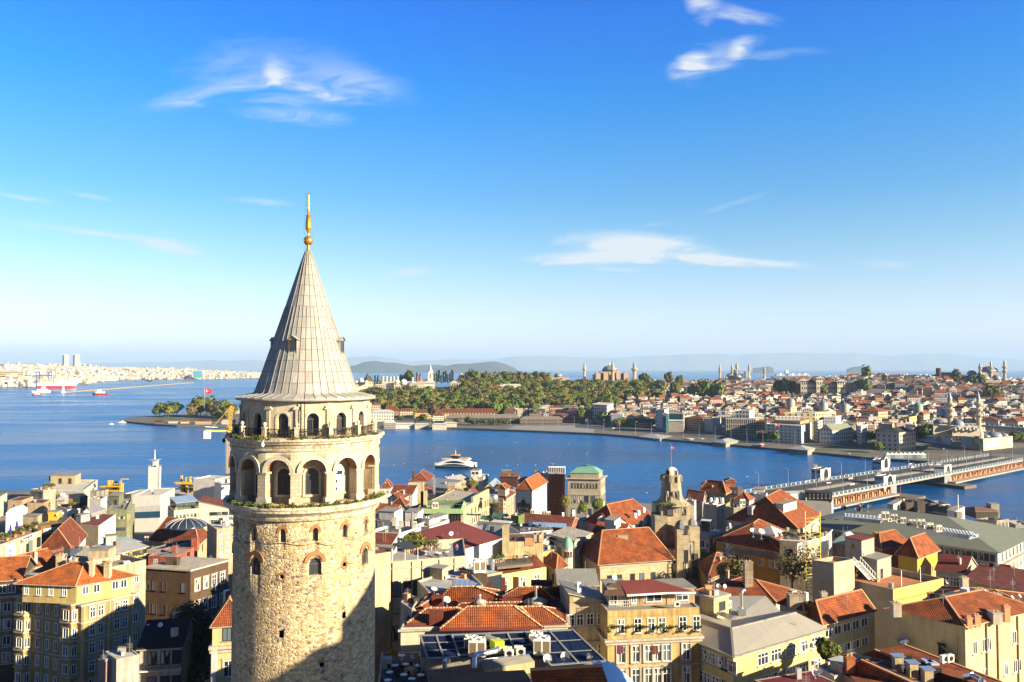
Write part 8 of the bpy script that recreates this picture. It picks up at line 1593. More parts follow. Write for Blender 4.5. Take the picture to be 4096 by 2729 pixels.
for i in range(9):p=b.Q[0].lerp(b.Q[1],(i+.5)/9);mb=MB();dome(mb,(p.x,p.y+5,b.z),5,3.4,None,10);mb.build('small_dome',b.rt)
# school with towers on the hill
o=root('school',PQ('L',300,430,1500),'long grey stone school with red roofs and square loggia towers on the hill','school');SG=fac((.4,.36,.27),4.5,9,.5,.5)
def fbox(par,nm,c,x0,x1,y0,y1,d,dep,m,roof=None,rise=4,over=1.5):
 a,e=PQ(c,x0,y0,d),PQ(c,x1,y1,d);v=V3(((a.x+e.x)/2/d,1,0))*dep;Q=[V3((a.x,d,0)),V3((e.x,d,0)),V3((e.x,d,0))+v,V3((a.x,d,0))+v];mb=MB();mb.prism([(q.x,q.y)for q in Q],e.z-4,a.z,m,FELTG);q=mb.build(nm,par)
 if roof:mb=MB();rfm(mb,Q,a.z+.05,'hip',rise,roof,over,m,SURR);mb.build('roof',q)
 return q
fbox(o,'wing','L',65,172,345,430,1500,30,SG,TILEB,7);fbox(o,'wing','L',245,395,352,430,1500,30,SG,TILEB,7);fbox(o,'wing','L',480,560,345,430,1500,30,pla((.5,.42,.27),.3))
for x0,x1,y in((5,65,325),(172,245,300),(392,480,332),(555,615,332)):fbox(o,'corner_tower','L',x0,x1,y,430,1492,34,SG,ZINC,4,3)
# ---- the palace on the point (crop J)
o=root('palace',PQ('J',430,360,1690),'white sprawling palace of domes and tall chimneys on the wooded point','palace');PW=fac((.62,.56,.45),4,6,.35,.4);d=1690
for x0,x1,y0,y1,dd in((50,190,305,365,0),(190,300,300,370,10),(230,340,335,395,-20),(300,420,300,355,5),(415,480,310,360,-10),(470,640,310,370,-5),(560,700,318,368,-15),(640,800,300,360,5),(690,800,315,360,-10)):fbox(o,'wing','J',x0,x1,y0,y1,d+dd,22,PW,FELTW,3,1)
for x,y,r in((105,285,22),(155,300,16),(445,302,26),(505,300,30),(60,300,14),(590,305,16)):p=PQ('J',x,y,d-6);mb=MB();k=d/3186/2.354;mb.lth(p,[(r*k,-r*k*.8),(r*k,0)],14,PW,caps=False);dome(mb,p,r*k,r*k*.75,plain((.66,.65,.62),.6),14);mb.build('dome',o)
for i,(x,y,h)in enumerate([(310,295,48),(345,295,48),(380,285,34),(412,285,36),(447,285,36),(590,285,30),(635,290,40),(660,290,40),(725,300,30)]):p=PQ('J',x,y,d+10);mb=MB();H=h*d/3186/2.354;mb.lth(p,[(2.6,-2),(2.4,H*.7),(2.8,H*.75),(2.8,H*.9),(.3,H)],10,OFFW if i<6 else pla((.4,.17,.1),.3));mb.build('chimney',o)
t=root('clock_tower',PQ('J',758,290,1700),'slender white square tower with a pointed spire above the palace','tower');fbox(t,'shaft','J',735,782,235,290,1700,22,fac((.66,.6,.48),8,16,.3,.5));fbox(t,'lantern','J',738,779,205,238,1702,18,fac((.66,.6,.48),5,16,.5,.7));p=PQ('J',758,207,1711);mb=MB();mb.lth((p.x,p.y,p.z),[(6.6,0),(5.6,1.5),(2.6,6),(.3,15),(.1,17)],8,plain((.5,.5,.5),.6));mb.build('spire',t)
for i,(x,y0,y1,r)in enumerate(((1048,280,215,6),(1100,275,216,4))):p=PQ('J',x,y0,1760);mb=MB();H=(y0-y1)*1760/3186/2.354;mb.lth(p,[(r,-6),(r,H*.4),(r*1.15,H*.42),(.2,H)],10,OFFW);T(mb.build('gate_tower',None,p),f'pointed white gate turret among the park trees, {("left", "right")[i]} one','turret')
msq('irene','pink brick church with a pale dome at the right end of the park wood','J',1962,1830,[(1962,38,258,240,218,20)],[],[(1900,2065,262,300,0,40),(1940,2060,290,345,-15,30)],[],STP)
for(x0,x1,y0,y1,dd,lab,rm_)in((1120,1340,335,365,1640,'long pale museum hall with red roof in the park wood',TILE),(1400,1620,340,385,1600,'white museum hall with a row of roof lights in the park wood',FELTW),(940,1060,312,345,1660,'buff garden wall building below the cypresses',FELTW),(1325,1440,360,385,1570,'low red roofed hall between the two museum halls',TILE)):
 q=root('museum_hall',PQ('J',x0,y1,dd),lab,'hall');fbox(q,'wall','J',x0,x1,y0,y1,dd,24,FW((.6,.54,.42),5,8),rm_,4,.6)
for(x0,x1,y0,y1,yb,dep,lab,m_,rm_,rs)in[(195,288,520,575,640,20,'cream villa with red roof just right of the stone tower eave',FW((.6,.5,.36),3,4),TILE,3),(195,412,590,640,672,26,'white double house under wide pale eaves by the water',FW((.6,.55,.45),4,5),FELTW,4),(470,595,575,615,640,20,'cream station house with a brown hip roof',FW((.6,.52,.38),4,4),TILED,4),(322,465,575,590,640,24,'low long maroon roofed shed behind the station house',FW((.4,.3,.2)),TILED,7),(610,835,592,620,650,20,'long red roofed yellow train shed, left part',FW((.5,.36,.12)),TILED,5),(832,1382,592,620,650,26,'long red roofed yellow train shed with roof lanterns',FW((.5,.36,.12),5,7),TILED,6),(905,1600,640,668,690,26,'very long weathered grey freight shed beside the quay',FW((.16,.13,.1),4,7),felt((.2,.17,.13),.5),5),(1600,2000,655,680,700,24,'grey freight shed continuing before the brick warehouse',FW((.16,.13,.1),4,7),felt((.2,.17,.13),.5),4),(780,885,618,648,675,14,'small white cottage beside the freight sheds',FW((.55,.5,.42)),TILED,3),(320,430,690,722,728,12,'small jetty pavilion with a spreading pale roof',FW((.45,.4,.34)),FELTW,3),(430,610,700,718,728,9,'long white tented quay shed',WHT,FELTW,2),(610,740,702,722,730,9,'short white quay shed beside the tented one',OFFW,FELTW,1.5),(775,910,702,727,738,14,'white flat quay pavilion, nearer one of two',OFFW,FELTW,1.5),(880,1005,690,712,728,14,'white flat quay pavilion, farther one of two',OFFW,FELTW,1.5),(1690,1800,555,615,660,20,'white hotel with arched windows behind the freight sheds',FW((.62,.58,.5),4,4),TILED,2),(1800,1880,528,610,655,22,'taller white hotel left of the pink one',FW((.64,.6,.52),3,4),FELTW,1),(1872,2005,540,600,655,22,'pink grey hotel with rows of dark windows',FW((.5,.38,.34),3,4,.5,.5),TILED,2),(2005,2140,530,590,655,22,'unfinished concrete frame block above the brick warehouse',FW((.2,.18,.14),4,4,.8,.6),FELTG,1),(1575,1630,550,620,660,8,'crenellated stone wall tower at the wood edge',STM,None,0)]:
 dd=gd('J',x0,yb);q=root('shed' if 'shed' in lab else 'house',PQ('J',x0,y1,dd),lab,'shed' if 'shed' in lab else 'house');fbox(q,'wall','J',x0,x1,y0,y1+8,dd,dep,m_,rm_,rs,.8)
 # ---- trees
def tree_mesh(seed,h,r,tall=False,n=620,size=1.2):
 rr=random.Random(seed);c=MB();nb=11
 for k in range(nb):
  a=rr.uniform(0,6.28);rad_=r*rr.uniform(.15,.62)*(.4 if tall else 1);z=h*(.35+.55*(k+.5)/nb)if tall else h*rr.uniform(.42,.82);s_=r*rr.uniform(.38,.6)*(.8 if tall else 1)
  for _ in range(n//nb):
   d=V3((rr.gauss(0,1),rr.gauss(0,1),rr.gauss(0,.8))).normalized()*s_*rr.uniform(.75,1.05);p=V3((rad_*math.cos(a),rad_*math.sin(a),z))+d
   g=(d.normalized()+V3((rr.uniform(-1,1),rr.uniform(-1,1),rr.uniform(-.6,1)))*.45).normalized();u=g.orthogonal().normalized();u=(u*math.cos(rr.random()*6)+g.cross(u)*math.sin(rr.random()*6)).normalized();v=g.cross(u)*size*rr.uniform(.6,1.0);u=u*size*rr.uniform(.7,1.2);c.face([p-u,p+v,p+u,p-v],LEAF0)
 t=MB();t.tube((0,0,-2),(0,0,h*.5),r*.05,bark(),6,r*.03)
 for k in range(4):a=k*1.6+seed;t.tube((0,0,h*.35),(r*.45*math.cos(a),r*.45*math.sin(a),h*.68),r*.028,bark(),4,r*.012)
 return c.mesh('crown'),t.mesh('trunk')
LEAF0=leaves((.1,.1,.02),.5);KM={'olive':leaves((.105,.1,.016),.35),'green':leaves((.08,.115,.012),.35),'dark':leaves((.035,.06,.014),.5),'brown':leaves((.11,.085,.03),.3),'cyp':leaves((.012,.025,.01),.4)}
BASE=[tree_mesh(i,14,7.5)for i in range(4)];CYP=tree_mesh(9,13,2.2,True,300,.7);BUSH=tree_mesh(12,5,4,False,300,.7);TM={}
for kn,m in KM.items():
 for i,(c,t)in enumerate([CYP]if kn=='cyp' else BASE):q=c.copy();q.materials[0]=m;TM[kn,i]=(q,t)
def tree(x,y,z,kn,s,label,group=None,rz=0,sz=None):
 c,t=TM[kn,0 if kn=='cyp' else int(rz*7)%4];o=root('cypress_tree' if kn=='cyp' else 'tree',(x,y,z),label,'tree',group);o.rotation_euler=(0,0,rz);o.scale=(s,s,sz or s);ob('crown',c,o);ob('trunk',t,o);return o
rr=random.Random(31);KN={'olive':'olive brown','green':'fresh green','dark':'dark green','brown':'bare brownish'};wood=[]
y=1330
while y<1800:
 s=-.19
 while s<.19:
  ss,yy=s+rr.uniform(-.004,.004),y+rr.uniform(-8,8);sh,fl,rd,rz_,bk=ltb(FAR,ss);lo=fl+(30 if ss<-.02 else 60+(ss+.02)*900);u=2048+F*ss
  if lo<yy<(1585 if ss<-.07 else rd-10)and not(ss>.13 and yy<1500):wood.append((yy,ss*yy))
  s+=.0132*rr.uniform(.8,1.2)
 y+=20
wood.sort();mb={k:MB()for k in KN}
for i,(yy,x)in enumerate(wood):
 kn=rr.choices(['olive','green','dark','brown'],[6,3.5,.8,.7])[0];s_=rr.uniform(1.25,1.9)
 if i<185:tree(x,yy,fz(x,yy),kn,s_,f'{KN[kn]} broad crowned tree in the park wood below the palace',f'{KN[kn]} trees of the park wood',rr.uniform(0,6))
 else:
  me=BASE[i%4][0];a=rr.uniform(0,6.28);V=np.empty(len(me.vertices)*3);me.vertices.foreach_get('co',V);V=V.reshape(-1,3)*s_;V=np.stack([V[:,0]*math.cos(a)-V[:,1]*math.sin(a)+x,V[:,0]*math.sin(a)+V[:,1]*math.cos(a)+yy,V[:,2]+fz(x,yy)],1);m=mb[kn];i0=len(m.v);m.v+=[tuple(q)for q in V];nq=len(V)//4;m.f+=[tuple(range(i0+4*q,i0+4*q+4))for q in range(nq)];m.mi(KM[kn]);m.fm+=[0]*nq;m.fu+=[[(0,0)]*4]*nq;m.sm+=[False]*nq
for kn,m in mb.items():T(struct(m.build('park_wood',None,(0,1600,20)),'stuff'),f'{KN[kn]} crowns deep in the park wood below the palace','wood','park wood')
def trees(c,pts,label,group=None,z=None):
 for i,(x,y,kn,s_,*dd)in enumerate(pts):
  u=px(c,x,y);d=dd[0]if dd else P(u[0],u[1],2.2).y;p=PD(u[0],u[1],d);g=fz(p.x,p.y);tree(p.x,p.y,g,kn,s_,label,group or label+'s',(i*1.7)%6,min((p.z+14*s_-g)/14,2*s_)if dd else s_)
trees('J',[(600+i*28,300-(i%3)*4,'cyp',1.5+.3*(i%2),1760)for i in range(3)]+[(795+i*21,295+(i%2)*8,'cyp',1.5+.35*(i%3),1750)for i in range(9)]+[(236,295,'cyp',1.4,1700),(262,294,'cyp',1.4,1700)],'dark narrow cypress standing behind the palace','cypresses behind the palace')
trees('J',[(560,285,'green',1.6,1740),(170,290,'brown',1.3,1740),(500,275,'olive',1.2,1750),(1140,290,'green',1.8,1750),(1190,300,'green',1.6,1740)]+[(1130+i*52,300+(i%3)*8,('olive','brown','olive','green')[i%4],1.7,1790)for i in range(15)],'broad tree on the ridge line between palace and great church','ridge line trees')
trees('J',[(690,690,'green',1.0),(795,625,'brown',1.6,1260),(480,680,'dark',.8),(1110,705,'dark',.9),(640,690,'brown',.7),(1000,700,'dark',.6),(1730,620,'green',.9,1280),(2170,600,'green',.9,1200)]+[(1150+i*24,708+(i%2)*3,'dark',.62)for i in range(15)],'green tree on the far quay before the freight sheds','quay trees before the freight sheds')
trees('K',[(215+i*38,690+(i%3)*9,('dark','green','dark','olive')[i%4],1.35-.3*(i%3==2))for i in range(5)]+[(400+i*33,730-(i%2)*14,('olive','green','dark')[i%3],.85)for i in range(13)],'leafy tree of the little station park by the far quay','station park trees');trees('K',[(1870,880,'green',1.0),(1750,855,'dark',.7),(1800,858,'dark',.7)],'roadside tree before the white waterfront hotel','hotel trees')
trees('L',[(680,975,'green',1.0),(740,980,'dark',1.0),(620,978,'dark',.8),(960,1010,'olive',1.25),(1160,1010,'brown',.9),(815,1080,'green',.8),(2230,985,'dark',.9),(2310,985,'green',.9)]+[(1290+i*42,965,'dark',1.35)for i in range(7)],'roadside tree on the square before the riverside mosque','mosque square trees')
trees('K',[(650,330,'green',2,1850),(690,345,'green',1.8,1820),(600,370,'green',1.6,1700),(770,400,'dark',1.6,1650),(830,395,'olive',1.6,1650),(950,410,'green',1.6,1560),(1090,420,'green',1.5,1520),(1190,420,'green',1.9,1500),(1240,415,'green',2.0,1500),(1290,425,'dark',1.8,1500),(1345,420,'green',1.8,1490),(880,295,'brown',1.6,1900),(985,330,'green',1.6,1850),(1920,380,'dark',1.6,1550),(1980,390,'dark',1.8,1540),(2040,395,'dark',1.6,1530),(2110,400,'brown',1.2,1520)],'broad green tree among the hillside houses','hillside trees');trees('L',[(640,420,'green',1.5,1490),(690,420,'green',1.5,1480),(250,440,'green',1.0,1470),(690,262,'green',1.6,1800),(1650,330,'olive',1.8,1690),(1820,370,'dark',1.6,1640),(1880,380,'dark',1.8,1640),(2010,520,'olive',1.8,1350),(2060,520,'olive',1.6,1350),(1180,350,'olive',1.1,1640)],'broad tree among the roofs of the right slope','right slope trees')
# ================================================================ hillside houses, each its own object; the smallest ones beyond as one mass
WC={'white':(.62,.6,.56),'cream':(.58,.5,.36),'grey':(.34,.33,.32),'beige':(.46,.38,.28),'pink':(.46,.3,.25),'brown':(.22,.16,.12),'ochre':(.5,.36,.14),'blue-grey':(.36,.39,.44)}
RM={'red tiled roof':tiles((.34,.09,.03),2.4,1.6),'brown tiled roof':tiles((.2,.07,.04),2.4,1.6),'flat grey roof':FELTG,'flat pale roof':FELTW,'flat dark roof':FELTD}
FM={k:[fac(c,2.8,3.2,.45,.5),fac(c,3.6,3.4,.6,.45)]for k,c in WC.items()};PLn={k:pla(c,.3)for k,c in WC.items()}
def house_parts(w,d,h,roof,fm,rm,at=(0,0,0),rz=0,a=None,r=None,lift=0):
 a,r=a or MB(),r or MB();c,s=math.cos(rz),math.sin(rz);q=[V3((at[0]+x*c-y*s,at[1]+x*s+y*c))for x,y in((-w/2,-d/2),(w/2,-d/2),(w/2,d/2),(-w/2,d/2))];z0,z1=at[2]-5,at[2]+h
 a.prism([(p.x,p.y)for p in q],z0,z1,fm,bottom=False)
 if 'tiled' in roof:rfm(r,q,z1+.02,'hip' if w>d else 'gable',min(w,d)*.27,rm,.5,fm,rm)
 else:
  e=ots(q,.15);r.prism([(p.x,p.y)for p in e],z1+.02,z1+.5,rm);k=.3 if w>11 else.2;r.box((at[0]+w*.18*c,at[1]+w*.18*s,z1+.5),(w*k,d*k,2.4),rm if lift else fm,rz)
 return a,r
rr=random.Random(77);ban=[((b.Q[0]+b.Q[2])/2,(b.Q[0]-b.Q[2]).length*.5+5)for b in BLD if b.Q[0].y>620]+[(V3((o.location.x,o.location.y+15,0)),75 if o.name.startswith(('great','mosque','school'))else 0)for o in COL.objects if o.parent is None and o.name.startswith(('great','mosque','school','museum'))]
ban+=[(V3((PQ('L',1640,900,790).x,790,0)),95),(V3((PQ('L',330,400,1510).x,1515,0)),110)]
spots=[];y=900
while y<2350:
 s=.0
 while s<.74:
  yy,ss=y+rr.uniform(-4,4),s+rr.uniform(-.002,.002);sh,fl,rd,rz_,bk=ltb(FAR,ss);lo=fl+12 if ss<.3 else fl+28;hi=min(rd+330,bk-60)
  if ss<.13:hi=fl+40+(ss+.02)*900 if yy<rd-40 else rd+200
  elif ss<.2 and 1480<yy<1560:hi=0
  x=ss*yy
  if lo<yy<hi and all((c.x-x)**2+(c.y-yy)**2>r*r for c,r in ban):spots.append((yy,x,ss))
  s+=19.5/y*rr.uniform(.85,1.25)
 y+=18.5
spots.sort();LOOK={};big={}
def zone(u,t):
 e='lower slope' if t<.3 else('upper slope' if t<.68 else 'skyline')
 for lim,n in((2560,'below the wood'),(2800,'below the church'),(3010,'left of six minarets'),(3280,'below six minarets'),(3560,'below the school'),(3800,'left of riverside mosque'),(9999,'by the right mosques')):
  if u<lim:return e+' '+n
for i,(yy,x,ss)in enumerate(spots):
 w,d=rr.uniform(10,22),rr.uniform(10,16);st=rr.choice((2,3,3,4,4,5));h=3.2*st;wc=rr.choices(list(WC),[6,6,5,7,2,3,1,2])[0];rn=rr.choices(list(RM),[2.2,2,4,3.5,1.6])[0];rz=.35*math.sin(x*.006+yy*.004)+rr.choice((0,0,.25,-.3));z=fz(x,yy);fm=FM[wc][i%2]
 if yy>1750:h*=.8
 if i<150:
  a,r=house_parts(w,d,h,rn,fm,RM[rn],(0,0,0),rz);o=ob('house',a.mesh('house'),None,(x,yy,z));ob('roof',r.mesh('roof'),o);sh,fl,rd,_,_=ltb(FAR,ss);u=pix((x,yy,z))[0]
  LOOK.setdefault(f'{wc} {("two", "three", "four", "five")[st-2]}-storey house, {rn}, {zone(u, (yy-fl)/(rd-fl))}',[]).append((u,o))
 else:
  a,r=big.setdefault(wc,(MB(),MB()));house_parts(w,d,h,rn,fm,RM[rn],(x,yy,z),rz,a,a,1)
ORD='first second third fourth fifth sixth seventh eighth ninth tenth eleventh twelfth'.split()
for k,v in LOOK.items():
 v.sort(key=lambda t:t[0])
 for i,(u,o)in enumerate(v):T(o,k if len(v)==1 else f'{k}, {ORD[i]} from left','house','houses on the far hillside')
for wc,(a,r)in big.items():T(struct(a.build('hillside_houses',None,(600,1700,40)),'stuff'),f'{wc} small houses packed over the far hillside','houses','hillside mass')
for i,(x,y,c,d)in enumerate(((400,290,'K',1900),(245,575,'L',1150),(470,600,'L',1120),(1240,600,'L',1060),(2030,490,'K',1130))):p=PQ(c,x,y,d);mb=MB();mb.lth((p.x,p.y,p.z-8),[(6,0),(6,8)],12,STM);dome(mb,p,6,6,COPPER if i==3 else None,14);T(mb.build('small_dome',None,p),f'lone domed turret rising among the far houses, {ORD[i]} of five','turret')
# ---- the eastern shore
AS=[(-.72,3350,85),(-.62,3450,95),(-.58,3620,90),(-.535,4200,80),(-.5,5600,70),(-.4,5900,55),(-.34,6600,30),(-.29,7200,8),(-.27,7600,2)];mb=MB();rows=[];EL={}
for j in range(9):
 row=[]
 for i in range(46):s=-.72+.45*i/45;d0,el=ltb(AS,s);y=d0+j*j*62;row.append((s*y,y,2+el*sstep(0,1,j/8)))
 rows.append(row)
mb.grid(rows,EARTH);mb.grid([[(p[0],p[1],-4)for p in rows[0]],rows[0]],STONEQ);struct(mb.build('land'))
rr=random.Random(5);fb={k:MB()for k in('white','cream','beige')};tr=MB();FA={k:fac(WC[k],6,6,.5,.4,(.2,.2,.22))for k in fb}
for i in range(3600):
 s=rr.uniform(-.68,-.3);d0,el=ltb(AS,s);t=rr.random()**1.3;y=d0+40+t*3800;z=2+el*sstep(0,1,math.sqrt(max(0,y-d0)/62)/8);k=rr.choice(list(fb));h=rr.choice((10,14,18,22,26))*(1.6 if rr.random()<.06 else 1)*(.6 if s>-.4 else 1)
 fb[k].box((s*y,y,z-3),(rr.uniform(12,38),20,h+3),FA[k],rr.uniform(-.4,.4),TILEB if rr.random()<.3 else FELTW)
for k,m in fb.items():T(struct(m.build('distant_city',None,(-2500,5500,10)),'stuff'),f'{k} buildings massed along the far eastern shore','city','eastern city')
rr=random.Random(6)
for i in range(70):s=rr.uniform(-.7,-.33);d0,el=ltb(AS,s);yy=d0+rr.uniform(150,500);ltf(tr,(s*yy,yy,8),24,30,KM['dark'],rr,.4,8)
T(struct(tr.build('shore_woods',None,(-2300,5000,5)),'stuff'),'dark green trees along the far eastern shore','trees')
def slab(label,c,x0,x1,y0,y1,d,dep,m,top=None,nm='tower_block'):q=root(nm,PQ(c,x0,y1,d),label,'building');fbox(q,'wall',c,x0,x1,y0,y1,d,dep,m);return q
FT=pla((.8,.78,.74),.1)
for x0,x1,n in((537,590,'left'),(627,682,'right')):q=slab(f'tall white twin tower block on the far shore, {n} one','I',x0,x1,82,200,6600,60,FT);fbox(q,'side_strip','I',x0-2,x0+12,86,200,6590,20,pla((.1,.13,.18),.1))
slab('curved teal glass block low on the far shore','I',1652,1730,224,276,5900,60,glass((.03,.16,.2)));slab('wide white warehouse on the far shore quay','I',888,1000,262,304,5300,80,FT);slab('long yellow barracks at the far left of the eastern shore','I',-20,200,225,262,3900,60,fac((.5,.4,.16),6,9));slab('small dark high-rise right of the white twin towers','I',680,697,150,185,6800,30,FT);slab('second small dark high-rise right of the white twin towers','I',716,733,160,190,6800,30,FT)
# breakwater, quays, cranes
mb=MB();a,e=PZ('I',548,410,0),PZ('I',1640,325,0);mb.bar((a.x,a.y,4),(e.x,e.y,4),22,6,sto((.4,.32,.22),.5,3,2));T(mb.build('breakwater',None,a),'long low stone breakwater across the strait','breakwater');mb=MB();p=PZ('I',540,410,0);mb.lth(p,[(9,-2),(8,4),(3.5,5),(3,26),(4.5,27),(2,31)],12,WHITE);T(mb.build('beacon',None,p),'white beacon at the near end of the breakwater','beacon')
mb=MB();a,e=PZ('I',1255,303,0),PZ('I',1318,318,0);mb.bar((a.x,a.y,6),(e.x,e.y,6),30,8,STONEQ);T(mb.build('breakwater',None,a),'short dark breakwater stub beyond the long one','breakwater')
BLU=plain((.03,.08,.4),.6)
for i,(x,y,n)in enumerate(((325,350,'left'),(425,350,'right'))):o=root('harbour_crane',PQ('I',x,y,3450),f'blue harbour gantry crane on the far shore, {n} one','crane');p=o.location;mb=MB();lattice(mb,p,p+zv(62),12,5,BLU,.8);mb.bar(p+V3((-60,0,45)),p+V3((30,0,45)),3,3,BLU);mb.tube(p+zv(62),p+V3((-58,0,45)),.8,BLU,4);ob('frame',mb.mesh('frame',p),o)
# ---- ships and boats
def vessel(name,label,p,L,Wd,Hh,m_low,m_up,rz=0,cat='boat',bow=.3):
 o=root(name,p,label,cat);o.rotation_euler=(0,0,rz);mb=MB();n=12;R_=[]
 for zf,wf in((-.3,.7),(.42,.92),(.45,.93),(1,1)):
  r=[]
  for i in range(n):t=i/(n-1);hw=Wd/2*wf*(1 if t<1-bow else max(.02,1-((t-1+bow)/bow)**2));r.append((L*(t-.5)*(1 if zf>.4 else.96),-hw,Hh*zf*(1+.25*max(0,t-.7)/.3*(zf==1))))
  R_.append(r+[(x,-yy,z)for x,yy,z in r[::-1]])
 mb.grid(R_[:3],m_low,True,None,False);mb.grid(R_[2:],m_up,True,None,False);mb.face(R_[3],m_up);ob('hull',mb.mesh('hull'),o);return o
def deck(o,nm,boxes):
 mb=MB()
 for x,y,z,sx,sy,sz,m in boxes:mb.box((x,y,z),(sx,sy,sz),m)
 ob(nm,mb.mesh(nm),o)
W2,SHRED,YL=plain((.75,.74,.7),.4),plain((.5,.02,.03),.5),plain((.6,.35,.03),.5)
f=vessel('ferry','white passenger ferry with arched dark side windows crossing the inlet',PZ('J',1003,1112,0),36,10,4.2,plain((.015,.03,.05),.5),W2,-.22,'ferry',.22);GW=glass((.008,.012,.02));mb=MB();arc=lambda t,h0,h:h0+h*(1-(2*t-1)**2);A_,B_=[],[]
for i in range(13):t=i/12;A_.append((-17+33*t,-5.0,2.4));B_.append((-17+33*t,-4.7,arc(t,3.6,4.2)))
for sg in(1,-1):
 a_=[(x,y*sg,z)for x,y,z in A_];b_=[(x,y*sg,z)for x,y,z in B_];mb.grid([a_,b_],W2,smooth=False,flip=sg<0)
mb.grid([B_,[(x,-y,z)for x,y,z in B_]],W2);ob('superstructure',mb.mesh('superstructure'),f)
for z0,h,x0,x1 in((2.5,1.5,-13,11),(4.6,2.0,-10,9)):
 mb=MB();top=[(x0+(x1-x0)*i/10,-5.06+.0*z0,arc(i/10,z0,h))for i in range(11)];mb.face([(x,y+(z-2.4)*.055,z)for x,y,z in[top[-1],*top[::-1][1:]]],GW);ob('window_band',mb.mesh('window_band'),f)
deck(f,'roof_deck',[(0,0,7.6,24,8.6,.5,W2),(-7,0,8.1,7,7,.9,CAPT),(7,0,8.1,8,7,.9,CAPT)]);deck(f,'bridge',[(-1,0,8.1,5.6,6,2.6,GW),(-1,0,10.7,7,7.4,.5,YL)]);mb=MB();mb.tube((-1,0,11),(-1,0,15.5),.7,YL,8,.2);mb.tube((-17,0,4),(-17,0,8.5),.1,IRON,5);ob('funnel',mb.mesh('funnel'),f)
deck(f,'bow_gate',[(16.6,0,1.8,.5,5,2.0,DARK)])
o=vessel('drill_ship','big red and white drilling ship moored before the eastern shore',PZ('I',490,372,0),150,34,24,SHRED,W2,.06,'ship',.12);deck(o,'accommodation',[(62,0,20,20,30,26,W2),(40,0,20,24,26,12,W2)]);deck(o,'deck_plant',[(-40,0,20,50,24,10,W2),(-30,-8,30,34,8,5,YL),(-55,-8,30,20,8,6,YL)]+[(-60+i*11,-10,20,4,4,14+(i%3)*5,W2)for i in range(10)]);mb=MB();lattice(mb,(0,0,24),(0,0,84),15,6,plain((.55,.45,.3),.6),1.4);ob('derrick',mb.mesh('derrick'),o);mb=MB();mb.bar((48,-12,42),(56,-12,76),4,4,SHRED);ob('crane',mb.mesh('crane'),o)
for(n,lab,c,x,y,L,rz,low,up)in(('tugboat','red tug with white wheelhouse heading left across the strait','I',858,428,52,3.1,SHRED,SHRED),('tugboat','small red tug trailing foam at the far left','I',316,433,30,3.1,SHRED,SHRED),('ferry','small white ferry before the red and white drilling ship','I',362,408,62,.1,W2,W2),('trawler','green and white fishing boat moored at the wooded point','I',1047,668,11,.3,plain((.02,.25,.12),.5),W2),('motorboat','little white boat off the wooded point','I',955,680,6,.2,W2,W2),('ferry','tiny white ferry far out before the hilly island','J',405,206,60,0,W2,W2),('sailboat','tiny white sail far out between the two great mosques','K',1075,186,60,0,W2,W2)):
 q=vessel(n,lab,PZ(c,x,y,0),L,L*.28,L*.1,low,up,rz);deck(q,'wheelhouse',[(0,0,L*.1,L*.5,L*.2,L*.1,W2),(L*.06,0,L*.2,L*.16,L*.16,L*.13,W2)])
o=vessel('container_ship','container ship passing behind the skyline right of the six minarets',PZ('K',2035,268,0),330,44,22,plain((.1,.12,.2),.5),plain((.1,.12,.2),.5),0,'ship',.1);deck(o,'container_stack',[(-120+i*26,0,20,23,40,16+(i*7)%14,plain(((.5,.3,.25),(.6,.6,.6),(.3,.35,.5),(.55,.4,.3))[i%4],.6))for i in range(11)]);deck(o,'bridge',[(-40,0,24,22,40,42,W2)])
FOAM=plain((.7,.74,.78),.6)
for c,x0,y0,x1,y1,w,lab in(('I',340,431,425,433,14,'white foam wake behind the small red tug'),('I',905,422,1010,418,9,'white foam wake behind the red tug'),('K',60,283,1180,287,16,'thin white wake line far out on the open sea')):a,e=PZ(c,x0,y0,.02),PZ(c,x1,y1,.02);mb=MB();t_=V3((-(e-a).y,(e-a).x,0)).normalized()*w/2;mb.face([a-t_,e-t_*.3,e+t_*.3,a+t_],FOAM);T(struct(mb.build('wake',None,a),'stuff'),lab,'wake')
rr=random.Random(3)
for i in range(26):p=PZ('J',rr.uniform(330,2300),rr.uniform(860,1120),0);gull(V3((p.x,p.y,rr.uniform(0,.1))),'white seagull resting on the inlet water',1.5,False,rr.uniform(0,6),'gulls on the water')
for i,(c,x,y,d)in enumerate((('A',1722,188,380),('C',490,512,420),('K',1623,1200,560),('K',1460,1210,560))):gull(PQ(c,x,y,d),f'white gull in flight over the inlet, {ORD[i]} of four from left',1.8,True,i)
# ---- the bridge
ZB=8.5;L0,L1,R0,R1=PZ('C',1490,500,ZB),PZ('E',2020,100,ZB),PZ('E',330,520,ZB),PZ('E',2345,140,ZB);R0=L0+(R0-L0);br=root('bridge',(L0+R1)/2*1.0,'long low road and tram bridge with two decks and railings','bridge');br.location.z=0;CB=pla((.4,.38,.35),.3);BL=lambda s,t:L0.lerp(L1,t).lerp(R0.lerp(R1,t),s)
mb=MB();q=[BL(0,0),BL(1,0),BL(1,1),BL(0,1)];mb.prism([(p.x,p.y)for p in q],ZB-1.2,ZB,CB,ASPH);mb.build('deck',br)
mb=MB()
for s0,s1,m,dz in((0,.1,CB,.12),(.9,1,CB,.12),(.42,.58,pla((.26,.18,.11),.4),.02),(.4,.415,OFFW,.15),(.585,.6,OFFW,.15)):mb.face([BL(s0,0)+zv(dz),BL(s1,0)+zv(dz),BL(s1,1)+zv(dz),BL(s0,1)+zv(dz)],m)
for s in(.445,.48,.52,.555):mb.bar(BL(s,0)+zv(.2),BL(s,1)+zv(.2),.12,.15,STEEL)
mb.build('track_bed',br);RLC=plain((.24,.32,.38),.5)
